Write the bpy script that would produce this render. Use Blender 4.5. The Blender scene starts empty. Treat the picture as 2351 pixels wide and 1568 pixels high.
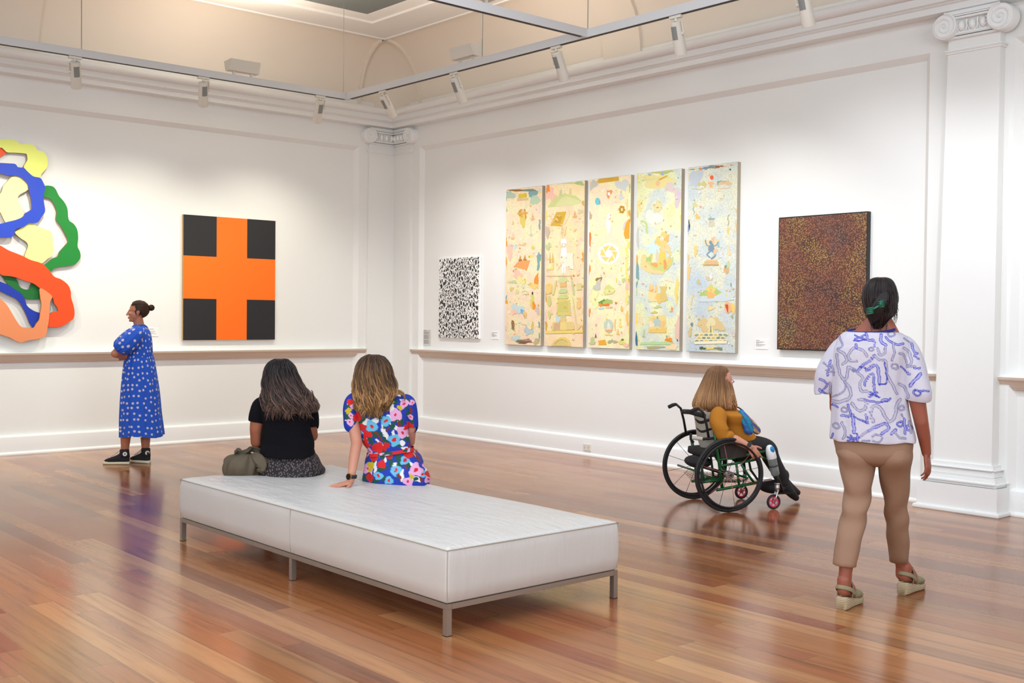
import bpy, bmesh, math, random
import numpy as np
from mathutils import Vector, Matrix
from mathutils.geometry import tessellate_polygon

random.seed(7); RNG = np.random.default_rng(7)
SC = bpy.context.scene
COL = SC.collection
PI = math.pi

# ------------------------------------------------------------------ camera
CAM_F, CAM_YAW, CAM_PITCH, CAM_ROLL = 2555.43, 0.85215, -0.0214, 0.00999
CAM = np.array([-8.66209, -12.30903, 1.5])
_fw = np.array([math.cos(CAM_YAW) * math.cos(CAM_PITCH), math.sin(CAM_YAW) * math.cos(CAM_PITCH), math.sin(CAM_PITCH)])
_r = np.array([math.sin(CAM_YAW), -math.cos(CAM_YAW), 0.0])
_u = np.cross(_r, _fw)
CR = _r * math.cos(CAM_ROLL) + _u * math.sin(CAM_ROLL)
CU = -_r * math.sin(CAM_ROLL) + _u * math.cos(CAM_ROLL)
cam_data = bpy.data.cameras.new('camera')
cam_data.sensor_width = 36.0
cam_data.lens = CAM_F * 36.0 / 2351.0
cam_data.clip_start = 0.05
cam_data.clip_end = 200
cam = bpy.data.objects.new('camera', cam_data)
COL.objects.link(cam)
m = Matrix.Identity(4)
for i in range(3):
    m[i][0] = CR[i]; m[i][1] = CU[i]; m[i][2] = -_fw[i]; m[i][3] = CAM[i]
cam.matrix_world = m
SC.camera = cam

# ------------------------------------------------------------------ colour management, world, large lights
SC.view_settings.view_transform = 'Standard'
SC.view_settings.look = 'None'
SC.view_settings.gamma = 1.0
SC.view_settings.exposure = 0.16
SC.view_settings.use_curve_mapping = False
world = bpy.data.worlds.new('world')
SC.world = world
world.use_nodes = True
world.node_tree.nodes['Background'].inputs[0].default_value = (0.75, 0.85, 1.0, 1)
world.node_tree.nodes['Background'].inputs[1].default_value = 0.3


def area_light(name, loc, direction, sx, sy, power, color):
    l = bpy.data.lights.new(name, 'AREA')
    l.shape = 'RECTANGLE'; l.size = sx; l.size_y = sy; l.energy = power; l.color = color
    o = bpy.data.objects.new(name, l); COL.objects.link(o)
    o.location = loc
    o.rotation_euler = Vector(direction).to_track_quat('-Z', 'Y').to_euler()
    return o


SKY_POWER = 400
area_light('skylight_daylight', (-6.6, -9.6, 4.985), (0, 0, -1), 7.0, 9.0, SKY_POWER, (0.78, 0.87, 1.0))
# added fill lights behind the camera; the two walls there have no openings
area_light('back_wall_fill', (-12.9, -9.0, 2.9), (1, 0.1, 0.0), 7.0, 2.2, 270, (0.93, 0.97, 1.0))
area_light('front_wall_fill', (-7.0, -16.9, 2.9), (0.1, 1, 0.0), 8.0, 2.2, 300, (0.90, 0.96, 1.0))
# ------------------------------------------------------------------ pixel -> place helpers (image taken as 2351 x 1568)
def ray(px, py):
    return _fw * CAM_F + CR * (px - 1175.5) - CU * (py - 784.0)


def on_floor(px, py, z=0.0):
    d = ray(px, py); t = (z - CAM[2]) / d[2]
    return Vector(CAM + t * d)


def on_left(px, py, off=0.0):      # plane y = -off
    d = ray(px, py); t = (-off - CAM[1]) / d[1]
    return Vector(CAM + t * d)


def on_right(px, py, off=0.0):     # plane x = -off
    d = ray(px, py); t = (-off - CAM[0]) / d[0]
    return Vector(CAM + t * d)


# ------------------------------------------------------------------ scene-graph helpers
def tag(o, label=None, cat=None, group=None, kind=None):
    if label: o['label'] = label
    if cat: o['category'] = cat
    if group: o['group'] = group
    if kind: o['kind'] = kind
    return o


def thing(name, label, cat, loc, group=None):
    o = bpy.data.objects.new(name, None); COL.objects.link(o)
    o.empty_display_size = 0.1
    o.location = Vector(loc)
    return tag(o, label, cat, group)


def worldloc(o):
    v = Vector((0, 0, 0))
    while o is not None:
        v = v + o.location; o = o.parent
    return v


def mk(name, verts, faces, mats, parent=None, midx=None, cols=None, uvs=None, smooth=True, origin=None, label=None):
    """verts in world coordinates; the object's origin sits at its parent's (or at `origin`)."""
    if not isinstance(mats, (list, tuple)): mats = [mats]
    base = worldloc(parent) if parent is not None else Vector(origin if origin is not None else (0, 0, 0))
    V = np.array([tuple(v) for v in verts], dtype=float) - np.array(base)
    me = bpy.data.meshes.new(name)
    me.from_pydata([tuple(v) for v in V], [], [tuple(int(i) for i in f) for f in faces])
    for mt in mats: me.materials.append(mt)
    if midx is not None: me.polygons.foreach_set('material_index', np.array(midx, dtype=np.int32))
    me.polygons.foreach_set('use_smooth', np.full(len(me.polygons), bool(smooth)))
    if uvs is not None:
        li = np.zeros(len(me.loops), dtype=np.int32); me.loops.foreach_get('vertex_index', li)
        uvl = me.uv_layers.new(name='UVMap')
        uvl.data.foreach_set('uv', np.asarray(uvs, dtype=np.float32)[li].ravel())
    if cols is not None:
        c = np.ones((len(V), 4), dtype=np.float32); c[:, :3] = np.asarray(cols)[:, :3]
        at = me.color_attributes.new('Col', 'FLOAT_COLOR', 'POINT')
        at.data.foreach_set('color', c.ravel())
    me.update()
    bm = bmesh.new(); bm.from_mesh(me); bmesh.ops.recalc_face_normals(bm, faces=bm.faces); bm.to_mesh(me); bm.free()
    o = bpy.data.objects.new(name, me); COL.objects.link(o)
    if parent is not None: o.parent = parent
    else: o.location = base
    if label: o['label'] = label
    return o


def bake(o):
    dg = bpy.context.evaluated_depsgraph_get(); dg.update()
    me = bpy.data.meshes.new_from_object(o.evaluated_get(dg))
    o.modifiers.clear(); o.data = me
    return o


def copy_tree(o, parent=None):
    c = o.copy(); COL.objects.link(c)
    if parent is not None: c.parent = parent
    for ch in list(o.children): copy_tree(ch, c)
    return c


class MB:
    """collects simple solids, then links them as ONE mesh object"""
    def __init__(s): s.v = []; s.f = []; s.m = []; s.c = []

    def add(s, vs, fs, mi=0, col=None):
        n = len(s.v); s.v += [tuple(v) for v in vs]; s.f += [tuple(i + n for i in f) for f in fs]
        s.m += [mi] * len(fs); s.c += [col if col is not None else (1, 1, 1)] * len(vs)
        return s

    def box(s, lo, hi, mi=0, bev=0.0):
        x0, y0, z0 = [min(a, b) for a, b in zip(lo, hi)]; x1, y1, z1 = [max(a, b) for a, b in zip(lo, hi)]
        if bev <= 0:
            vs = [(x, y, z) for x in (x0, x1) for y in (y0, y1) for z in (z0, z1)]
            return s.add(vs, [(0, 1, 3, 2), (4, 6, 7, 5), (0, 4, 5, 1), (2, 3, 7, 6), (0, 2, 6, 4), (1, 5, 7, 3)], mi)
        b = bmesh.new(); bmesh.ops.create_cube(b, size=1)
        for v in b.verts: v.co = Vector(((x0 + x1) / 2 + v.co.x * (x1 - x0), (y0 + y1) / 2 + v.co.y * (y1 - y0), (z0 + z1) / 2 + v.co.z * (z1 - z0)))
        bmesh.ops.bevel(b, geom=b.edges[:], offset=bev, segments=2, affect='EDGES')
        b.verts.index_update()
        s.add([v.co[:] for v in b.verts], [[v.index for v in f.verts] for f in b.faces], mi); b.free()
        return s

    def obox(s, c, ax, ay, az, hx, hy, hz, mi=0):
        c = Vector(c); ax = Vector(ax).normalized() * hx; ay = Vector(ay).normalized() * hy; az = Vector(az).normalized() * hz
        vs = [c + i * ax + j * ay + k * az for i in (-1, 1) for j in (-1, 1) for k in (-1, 1)]
        return s.add(vs, [(0, 1, 3, 2), (4, 6, 7, 5), (0, 4, 5, 1), (2, 3, 7, 6), (0, 2, 6, 4), (1, 5, 7, 3)], mi)

    def sweep(s, C, U, V, a, b, n=16, mi=0, caps=True, p=2.0, closed=False):
        R = len(C); vs = []
        for k in range(R):
            for i in range(n):
                t = 2 * PI * i / n; ct, st = math.cos(t), math.sin(t)
                cx = math.copysign(abs(ct) ** (2 / p), ct); sx = math.copysign(abs(st) ** (2 / p), st)
                vs.append(Vector(C[k]) + Vector(U[k]) * (a[k] * cx) + Vector(V[k]) * (b[k] * sx))
        fs = []
        K = R if closed else R - 1
        for k in range(K):
            for i in range(n):
                j = (i + 1) % n; k2 = (k + 1) % R
                fs.append((k * n + i, k * n + j, k2 * n + j, k2 * n + i))
        if caps and not closed:
            fs.append(tuple(range(n - 1, -1, -1))); fs.append(tuple((R - 1) * n + i for i in range(n)))
        return s.add(vs, fs, mi)

    def tube(s, pts, r, n=10, mi=0, closed=False, caps=True, flat=1.0, up=None):
        pts = [Vector(p) for p in pts]; N = len(pts)
        r = [r] * N if not isinstance(r, (list, tuple)) else list(r)
        U = []; V = []
        ref = Vector(up) if up is not None else None
        for k in range(N):
            if closed: d = pts[(k + 1) % N] - pts[k - 1]
            else: d = pts[min(k + 1, N - 1)] - pts[max(k - 1, 0)]
            if d.length < 1e-9: d = Vector((0, 0, 1))
            d.normalize()
            if ref is None: ref = Vector((0, 0, 1)) if abs(d.z) < 0.9 else Vector((1, 0, 0))
            u = ref - d * ref.dot(d)
            if u.length < 1e-6: u = Vector((1, 0.3, 0.2)) - d * d.dot(Vector((1, 0.3, 0.2)))
            u.normalize()
            if up is None: ref = u
            U.append(u); V.append(d.cross(u))
        return s.sweep(pts, U, V, r, [x * flat for x in r], n, mi, caps, closed=closed)

    def cyl(s, p0, p1, r0, r1=None, n=20, mi=0):
        return s.tube([p0, p1], [r0, r0 if r1 is None else r1], n, mi)

    def ellipsoid(s, c, ax, ay, az, a, b, cc, nu=24, nv=16, mi=0):
        c = Vector(c); ax, ay, az = Vector(ax), Vector(ay), Vector(az)
        vs = [c + az * cc]; fs = []
        for j in range(1, nv):
            th = PI * j / nv
            for i in range(nu):
                ph = 2 * PI * i / nu
                vs.append(c + ax * (a * math.sin(th) * math.cos(ph)) + ay * (b * math.sin(th) * math.sin(ph)) + az * (cc * math.cos(th)))
        vs.append(c - az * cc); L = len(vs) - 1
        for i in range(nu): fs.append((0, 1 + i, 1 + (i + 1) % nu))
        for j in range(nv - 2):
            for i in range(nu):
                o = 1 + j * nu; fs.append((o + i, o + nu + i, o + nu + (i + 1) % nu, o + (i + 1) % nu))
        o = 1 + (nv - 2) * nu
        for i in range(nu): fs.append((o + i, L, o + (i + 1) % nu))
        return s.add(vs, fs, mi)

    def capsule(s, p0, r0, p1, r1, n=16, mi=0):
        p0, p1 = Vector(p0), Vector(p1); d = (p1 - p0)
        if d.length < 1e-6: d = Vector((0, 0, 1))
        d.normalize()
        pts = []; rr = []
        for k in range(6):
            t = PI / 2 * (1 - k / 6); pts.append(p0 - d * r0 * math.sin(t)); rr.append(max(r0 * math.cos(t), 1e-4))
        pts.append(p0); rr.append(r0); pts.append(p1); rr.append(r1)
        for k in range(1, 7):
            t = PI / 2 * k / 6; pts.append(p1 + d * r1 * math.sin(t)); rr.append(max(r1 * math.cos(t), 1e-4))
        up = Vector((0, 0, 1)) if abs(d.z) < 0.9 else Vector((1, 0, 0))
        return s.tube(pts, rr, n, mi, up=up)

    def poly(s, pts, normal_off=None, mi=0, col=None, thick=None):
        """flat polygon, optionally extruded by the vector `thick`"""
        pts = [Vector(p) for p in pts]; n = len(pts)
        tris = tessellate_polygon([pts])
        if thick is None: return s.add(pts, tris, mi, col)
        t = Vector(thick); vs = pts + [p + t for p in pts]
        s.add(vs, tris + [tuple(i + n for i in f) for f in tris], mi, col)
        return s.add(vs, [(i, (i + 1) % n, (i + 1) % n + n, i + n) for i in range(n)], mi + 1 if thick is not None and getattr(s, 'side', False) else mi, col)

    def build(s, name, mats, parent=None, smooth=False, cols=False, origin=None, label=None):
        return mk(name, s.v, s.f, mats, parent, s.m, s.c if cols else None, None, smooth, origin, label)


def smooth_angle(o, ang=35):
    me = o.data
    me.polygons.foreach_set('use_smooth', np.full(len(me.polygons), True))
    bm = bmesh.new(); bm.from_mesh(me)
    bmesh.ops.remove_doubles(bm, verts=bm.verts, dist=1e-6)
    for e in bm.edges:
        if len(e.link_faces) == 2: e.smooth = e.calc_face_angle(0) < math.radians(ang)
    bm.to_mesh(me); bm.free()
    return o


def crom(P, n, closed=False):
    """Catmull-Rom through rows of P, n samples in total"""
    P = np.asarray(P, dtype=float); N = len(P); out = []
    ts = np.linspace(0, N if closed else N - 1, n, endpoint=not closed)
    for t in ts:
        i = int(min(math.floor(t), (N - 1) if closed else (N - 2))); f = t - i
        g = (lambda k: P[k % N]) if closed else (lambda k: P[min(max(k, 0), N - 1)])
        p0, p1, p2, p3 = g(i - 1), g(i), g(i + 1), g(i + 2)
        out.append(0.5 * (2 * p1 + (p2 - p0) * f + (2 * p0 - 5 * p1 + 4 * p2 - p3) * f * f + (3 * p1 - p0 - 3 * p2 + p3) * f ** 3))
    return np.array(out)


# ------------------------------------------------------------------ materials
def srgb(r, g, b):
    f = lambda c: (c / 255) / 12.92 if c / 255 <= 0.04045 else ((c / 255 + 0.055) / 1.055) ** 2.4
    return (f(r), f(g), f(b))


def newmat(name, color=(0.8, 0.8, 0.8), rough=0.5, metal=0.0, **kw):
    mt = bpy.data.materials.new(name); mt.use_nodes = True
    b = mt.node_tree.nodes['Principled BSDF']
    b.inputs['Base Color'].default_value = (*color, 1)
    b.inputs['Roughness'].default_value = rough
    b.inputs['Metallic'].default_value = metal
    for k, v in kw.items():
        b.inputs[k.replace('_', ' ')].default_value = v
    return mt


class NT:
    def __init__(s, mt): s.t = mt.node_tree; s.n = s.t.nodes; s.b = s.n['Principled BSDF']
    def new(s, typ, **kw):
        nd = s.n.new(typ)
        for k, v in kw.items():
            if k.startswith('i_'): nd.inputs[int(k[2:])].default_value = v
            else: setattr(nd, k, v)
        return nd
    def link(s, a, b): s.t.links.new(a, b); return s
    def math(s, op, a, b=None, c=None):
        nd = s.n.new('ShaderNodeMath'); nd.operation = op
        for i, x in enumerate((a, b, c)):
            if x is None: continue
            if isinstance(x, (int, float)): nd.inputs[i].default_value = x
            else: s.t.links.new(x, nd.inputs[i])
        return nd.outputs[0]
    def ramp(s, fac, stops, interp='LINEAR'):
        nd = s.n.new('ShaderNodeValToRGB'); cr = nd.color_ramp; cr.interpolation = interp
        while len(cr.elements) > 1: cr.elements.remove(cr.elements[-1])
        cr.elements[0].position = stops[0][0]; cr.elements[0].color = (*stops[0][1], 1)
        for p, c in stops[1:]:
            e = cr.elements.new(p); e.color = (*c, 1)
        s.t.links.new(fac, nd.inputs[0]); return nd.outputs[0]
    def mix(s, fac, a, b, mode='MIX'):
        nd = s.n.new('ShaderNodeMix'); nd.data_type = 'RGBA'; nd.blend_type = mode
        for i, x in ((0, fac), (6, a), (7, b)):
            if isinstance(x, (int, float)): nd.inputs[i].default_value = x
            elif isinstance(x, tuple): nd.inputs[i].default_value = (*x, 1)
            else: s.t.links.new(x, nd.inputs[i])
        return nd.outputs[2]
    def bump(s, h, strength=0.2, dist=0.01):
        nd = s.n.new('ShaderNodeBump'); nd.inputs['Strength'].default_value = strength; nd.inputs['Distance'].default_value = dist
        s.t.links.new(h, nd.inputs['Height']); s.t.links.new(nd.outputs[0], s.b.inputs['Normal'])
    def noise(s, vec, scale, detail=4, rough=0.5):
        nd = s.n.new('ShaderNodeTexNoise'); nd.inputs['Scale'].default_value = scale
        nd.inputs['Detail'].default_value = detail; nd.inputs['Roughness'].default_value = rough
        if vec is not None: s.t.links.new(vec, nd.inputs['Vector'])
        return nd.outputs[0]
    def obj(s): return s.n.new('ShaderNodeTexCoord').outputs['Object']
    def uv(s): return s.n.new('ShaderNodeTexCoord').outputs['UV']
    def mapping(s, vec, scale=(1, 1, 1), loc=(0, 0, 0), rot=(0, 0, 0)):
        nd = s.n.new('ShaderNodeMapping'); nd.inputs['Scale'].default_value = scale
        nd.inputs['Location'].default_value = loc; nd.inputs['Rotation'].default_value = rot
        s.t.links.new(vec, nd.inputs[0]); return nd.outputs[0]


def attr_mat(name, rough=0.6, **kw):
    mt = newmat(name, rough=rough, **kw); t = NT(mt)
    a = t.new('ShaderNodeAttribute', attribute_name='Col')
    t.link(a.outputs['Color'], t.b.inputs['Base Color'])
    return mt, t


def plaster(name, col, rough=0.75):
    mt = newmat(name, col, rough); t = NT(mt); o = t.obj()
    t.bump(t.noise(o, 60, 5), 0.06, 0.002)
    t.link(t.mix(t.noise(o, 0.8, 2), tuple(c * 0.975 for c in col), tuple(min(1, c * 1.01) for c in col)), t.b.inputs['Base Color'])
    return mt


M_wall = plaster('painted_plaster', (0.81, 0.815, 0.795), 0.6)
M_trim = plaster('gloss_trim_paint', (0.83, 0.84, 0.83), 0.35)
M_ceil = plaster('ceiling_plaster', (0.80, 0.785, 0.755), 0.8)
M_cove = plaster('warm_lit_cove_plaster', (0.76, 0.69, 0.60), 0.8)  # warm light on the cove is put into this cream base colour
M_blind = newmat('grey_blind', srgb(118, 124, 122), 0.9)


def floor_material():
    mt = newmat('polished_hardwood', rough=0.2); t = NT(mt); o = t.obj()
    sep = t.new('ShaderNodeSeparateXYZ'); t.link(o, sep.inputs[0])
    W, Lp = 0.128, 1.9
    xr = t.math('DIVIDE', sep.outputs[0], W); row = t.math('FLOOR', xr); fx = t.math('FRACT', xr)
    wn = t.new('ShaderNodeTexWhiteNoise', noise_dimensions='1D'); t.link(row, wn.inputs['W'])
    yy = t.math('ADD', t.math('DIVIDE', sep.outputs[1], Lp), t.math('MULTIPLY', wn.outputs[0], 7.3))
    cl = t.math('FLOOR', yy); fy = t.math('FRACT', yy)
    cb = t.new('ShaderNodeCombineXYZ'); t.link(row, cb.inputs[0]); t.link(cl, cb.inputs[1])
    w2 = t.new('ShaderNodeTexWhiteNoise', noise_dimensions='2D'); t.link(cb.outputs[0], w2.inputs['Vector'])
    base = t.ramp(w2.outputs[0], [(0.0, srgb(122, 68, 40)), (0.2, srgb(152, 94, 57)), (0.45, srgb(164, 108, 67)),
                                  (0.65, srgb(142, 77, 48)), (0.85, srgb(182, 128, 82)), (1.0, srgb(138, 92, 60))])
    # long grain, shifted per plank
    off = t.new('ShaderNodeVectorMath', operation='ADD')
    mp = t.mapping(o, (26, 1.1, 1)); t.link(mp, off.inputs[0])
    sc = t.new('ShaderNodeVectorMath', operation='SCALE'); t.link(w2.outputs[1], sc.inputs[0]); sc.inputs['Scale'].default_value = 40
    t.link(sc.outputs[0], off.inputs[1])
    g = t.noise(off.outputs[0], 1.0, 6, 0.6)
    grain = t.ramp(g, [(0.3, (0.62, 0.58, 0.55)), (0.5, (1.0, 1.0, 1.0)), (0.75, (1.12, 1.1, 1.06))])
    col = t.mix(1.0, base, grain, 'MULTIPLY')
    fine = t.noise(t.mapping(o, (160, 6, 1)), 1.0, 3)
    col = t.mix(0.35, col, t.ramp(fine, [(0.3, (0.75, 0.72, 0.7)), (0.6, (1.05, 1.05, 1.05))]), 'MULTIPLY')
    sx = t.math('MINIMUM', fx, t.math('SUBTRACT', 1.0, fx)); sx = t.math('LESS_THAN', sx, 0.009)
    sy = t.math('LESS_THAN', fy, 0.0016); seam = t.math('MAXIMUM', sx, sy)
    col = t.mix(t.math('MULTIPLY', seam, 0.55), col, (0.08, 0.045, 0.03))
    # small knots
    vo = t.new('ShaderNodeTexVoronoi'); vo.inputs['Scale'].default_value = 0.9; t.link(o, vo.inputs['Vector'])
    kn = t.math('LESS_THAN', vo.outputs['Distance'], 0.012)
    col = t.mix(t.math('MULTIPLY', kn, 0.8), col, (0.04, 0.02, 0.015))
    t.link(col, t.b.inputs['Base Color'])
    rr = t.noise(o, 1.6, 3)
    r2 = t.math('ADD', t.math('MULTIPLY', rr, 0.12), 0.12)
    t.link(t.math('ADD', r2, t.math('MULTIPLY', w2.outputs[0], 0.05)), t.b.inputs['Roughness'])
    t.b.inputs['Specular IOR Level'].default_value = 0.5
    t.b.inputs['Coat Weight'].default_value = 0.15
    t.b.inputs['Specular Tint'].default_value = (1.0, 0.86, 0.68, 1)
    t.b.inputs['Coat Tint'].default_value = (1.0, 0.93, 0.8, 1)
    t.b.inputs['Coat Roughness'].default_value = 0.13
    h = t.math('ADD', t.math('MULTIPLY', t.noise(t.mapping(o, (1.5, 0.6, 1)), 2.0, 2), 1.0), t.math('MULTIPLY', seam, -0.15))
    t.bump(h, 0.10, 0.004)
    return mt


M_floor = floor_material()
M_white_plastic = newmat('white_plastic', srgb(225, 222, 214), 0.45)
M_lamp = newmat('lamp_body_paint', srgb(214, 208, 196), 0.4)
M_track = newmat('track_aluminium_paint', srgb(205, 204, 204), 0.45)
M_dark_slot = newmat('dark_slot', (0.02, 0.02, 0.02), 0.6)
M_wire = newmat('steel_wire', srgb(165, 162, 155), 0.4, 0.6)
M_vent = newmat('grey_vent', srgb(130, 132, 128), 0.6)
# ================================================================== ROOM SHELL
XB, YB = -13.2, -17.2           # far sides of the room, behind the camera
mb = MB(); mb.box((XB, YB, -0.12), (0, 0, 0)); tag(mb.build('floor', M_floor), kind='structure')

FR = 0.05                       # how far the frame around the recessed wall panels stands out
ZP, ZR0, ZR1 = 3.706, 0.975, 1.073


def wall_with_panels(name, side, panels, end):
    """side 'L' runs along x at y=0, side 'R' along y at x=0; panels = recessed spans (a, b), a nearer the corner"""
    def P(a, off, z): return (-a, -off, z) if side == 'L' else (-off, -a, z)
    mb = MB()
    def quad(p, q, r, s): mb.add([p, q, r, s], [(0, 1, 2, 3)])
    mb.box(P(-0.2, -0.2, -0.1), P(end, -0.002, 5.6))          # the masonry behind
    c = FR
    prev = 0.0
    for (a, b) in panels:
        quad(P(prev, FR, 0), P(a, FR, 0), P(a, FR, 4.3), P(prev, FR, 4.3))
        quad(P(a, FR, ZP), P(b, FR, ZP), P(b, FR, 4.3), P(a, FR, 4.3))
        for z0, z1 in ((0.0, ZR0), (ZR0, ZP)):
            quad(P(a, FR, z0), P(a + c, 0, z0), P(a + c, 0, z1 - (c if z1 == ZP else 0)), P(a, FR, z1))
            quad(P(b, FR, z0), P(b - c, 0, z0), P(b - c, 0, z1 - (c if z1 == ZP else 0)), P(b, FR, z1))
        quad(P(a, FR, ZP), P(b, FR, ZP), P(b - c, 0, ZP - c), P(a + c, 0, ZP - c))
        quad(P(a + c, 0, 0), P(b - c, 0, 0), P(b - c, 0, ZP - c), P(a + c, 0, ZP - c))
        prev = b
    quad(P(prev, FR, 0), P(end, FR, 0), P(end, FR, 4.3), P(prev, FR, 4.3))
    return tag(mb.build(name, M_wall), kind='structure')


wall_with_panels('wall_left', 'L', [(0.613, 7.6), (8.4, 12.6)], 13.2)
wall_with_panels('wall_right', 'R', [(0.608, 7.64), (8.34, 15.3)], 17.2)
mb = MB(); mb.box((XB - 0.2, YB, 0), (XB, 0, 5.6)); tag(mb.build('wall_back', M_wall), kind='structure')
mb = MB(); mb.box((XB, YB - 0.2, 0), (0, YB, 5.6)); tag(mb.build('wall_front', M_wall), kind='structure')


def run(profile, side, a0, a1, mb, mi=0, m0=False, m1=False):
    """extrude a profile of (offset, z) along a wall; mitre towards the corner when m0/m1"""
    P = (lambda a, off, z: (-a, -off, z)) if side == 'L' else (lambda a, off, z: (-off, -a, z))
    n = len(profile); vs = []
    for (o, z) in profile: vs.append(P(a0 + (o if m0 == 'in' else -o if m0 == 'out' else 0), o, z))
    for (o, z) in profile: vs.append(P(a1 + (-o if m1 == 'in' else o if m1 == 'out' else 0), o, z))
    fs = [(i, (i + 1) % n, n + (i + 1) % n, n + i) for i in range(n)]
    mb.add(vs, fs + [tuple(range(n - 1, -1, -1)), tuple(range(n, 2 * n))], mi)


# cornice
ro = [(0.235 + 0.045 * math.cos(t) * (1 if math.cos(t) > 0 else .3), 4.165 + 0.045 * math.sin(t)) for t in np.linspace(-PI / 2, PI / 2, 9)]
corn = [(0.0, 3.975), (0.165, 3.975), (0.18, 3.980), (0.18, 4.030), (0.192, 4.036), (0.196, 4.041), (0.192, 4.046), (0.20, 4.05), (0.215, 4.058), (0.215, 4.118)] + ro + [(0.20, 4.213), (0.20, 4.222), (0.05, 4.24), (0.0, 4.24)]
for nm, side, end in (('trim_1', 'L', 13.2), ('trim_2', 'R', 17.2)):
    mb = MB(); run(corn, side, 0.0, end, mb, m0='in'); o = smooth_angle(mb.build(nm, M_trim)); tag(o, 'moulded white plaster cornice running round the top of the wall', kind='structure')

# dado rail
rail = [(0.0, 0.977), (0.03, 0.977), (0.034, 0.99), (0.042, 0.996), (0.045, 1.008), (0.060, 1.030), (0.066, 1.044), (0.078, 1.050), (0.082, 1.056), (0.084, 1.066), (0.083, 1.073), (0.0, 1.075)]
M_rail = newmat('cream_dado_paint', srgb(206, 186, 168), 0.4)
n = 3
for side, spans in (('L', [(0.50, 13.2)]), ('R', [(0.49, 7.745), (8.25, 17.2)])):
    for a0, a1 in spans:
        mb = MB(); run([(o + FR - 0.05 if o == 0 else o, z) for o, z in rail], side, a0 + 0.03, a1 - 0.03, mb, m0='out', m1='out')
        # white top ledge
        P = (lambda a, off, z: (-a, -off, z)) if side == 'L' else (lambda a, off, z: (-off, -a, z))
        mb.box(P(a0 - 0.055, 0.0, 1.073), P(a1 + 0.055, 0.086, 1.079), 1)
        o = smooth_angle(mb.build('trim_%d' % n, [M_rail, M_trim])); tag(o, kind='structure'); n += 1

# skirting boards
base_p = [(0.0, 0.0), (0.062, 0.0), (0.064, 0.012), (0.058, 0.024), (0.045, 0.032), (0.04, 0.034), (0.038, 0.185), (0.034, 0.196), (0.022, 0.205), (0.0, 0.207)]
for nm, side, spans in (('baseboard_left', 'L', [(0.55, 13.2)]), ('baseboard_right', 'R', [(0.55, 7.66), (8.35, 17.2)])):
    mb = MB()
    for a0, a1 in spans: run([(o + 0.012 if o else 0, z) for o, z in base_p], side, a0, a1, mb)
    tag(smooth_angle(mb.build(nm, M_trim), 50), kind='structure')

# ------------------------------------------------------------------ ceiling: cove, ribs, flat border, skylight
OC, Z0, ZT = 0.60, 4.22, 5.0
def cove_pt(al, ph, o_add=0.0):   # al along the wall profile angle
    pass

mb = MB()
NP = 16
def prof(k, inset=0.0):
    t = PI / 2 * k / NP
    return (0.04 + inset + (OC - 0.04) * (1 - math.cos(t)) * 1.0, Z0 + (ZT - Z0 - inset * 0) * math.sin(t) - inset * math.sin(t))
def strip(P, a0, a1, mb, inset=0.0, seg=1):
    for s_ in range(seg):
        b0 = a0 + (a1 - a0) * s_ / seg; b1 = a0 + (a1 - a0) * (s_ + 1) / seg
        vs = []
        for k in range(NP + 1):
            o, z = prof(k, inset); vs += [P(b0, o, z), P(b1, o, z)]
        mb.add(vs, [(2 * k, 2 * k + 1, 2 * k + 3, 2 * k + 2) for k in range(NP)])
PL = lambda a, off, z: (-a, -off, z)
PR = lambda a, off, z: (-off, -a, z)
strip(PL, OC, 13.2, mb); strip(PR, OC, 17.2, mb)
# rounded corner of the cove
G = 16; vs = []; fs = []
for j in range(NP + 1):
    t = PI / 2 * j / NP; rad = math.cos(t); z = Z0 + (ZT - Z0) * math.sin(t)
    for i in range(G + 1):
        th = PI / 2 * i / G; p = 3.2
        u = rad * math.cos(th) ** (2 / p); v = rad * math.sin(th) ** (2 / p) if i < G else rad
        if i == G: u = 0.0
        vs.append((-(0.04 + (OC - 0.04) * (1 - u)), -(0.04 + (OC - 0.04) * (1 - v)), z))
for j in range(NP):
    for i in range(G):
        a = j * (G + 1) + i; fs.append((a, a + 1, a + G + 2, a + G + 1))
mb.add(vs, fs)
tag(mb.build('ceiling_cove', M_cove, smooth=True), kind='structure').name = 'trim_6'

# raised transverse ribs on the cove
def rib(P, a0, a1, name):
    mb = MB(); th = 0.035
    vs = []
    for k in range(NP + 1):
        o, z = prof(k); o2, z2 = o + th * math.cos(PI / 2 * k / NP), z - th * math.sin(PI / 2 * k / NP)
        vs += [P(a0, o - .01, z + .01), P(a0, o2, z2), P(a1, o2, z2), P(a1, o - .01, z + .01)]
    fs = []
    for k in range(NP):
        for i in range(4): fs.append((4 * k + i, 4 * k + (i + 1) % 4, 4 * k + 4 + (i + 1) % 4, 4 * k + 4 + i))
    mb.add(vs, fs)
    tag(smooth_angle(mb.build(name, M_cove)), kind='structure')
rib(PL, 4.66, 5.21, 'trim_7'); rib(PR, 3.93, 4.46, 'trim_8')
rib(PL, 0.61, 0.645, 'trim_9'); rib(PR, 0.61, 0.645, 'trim_10')

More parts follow.
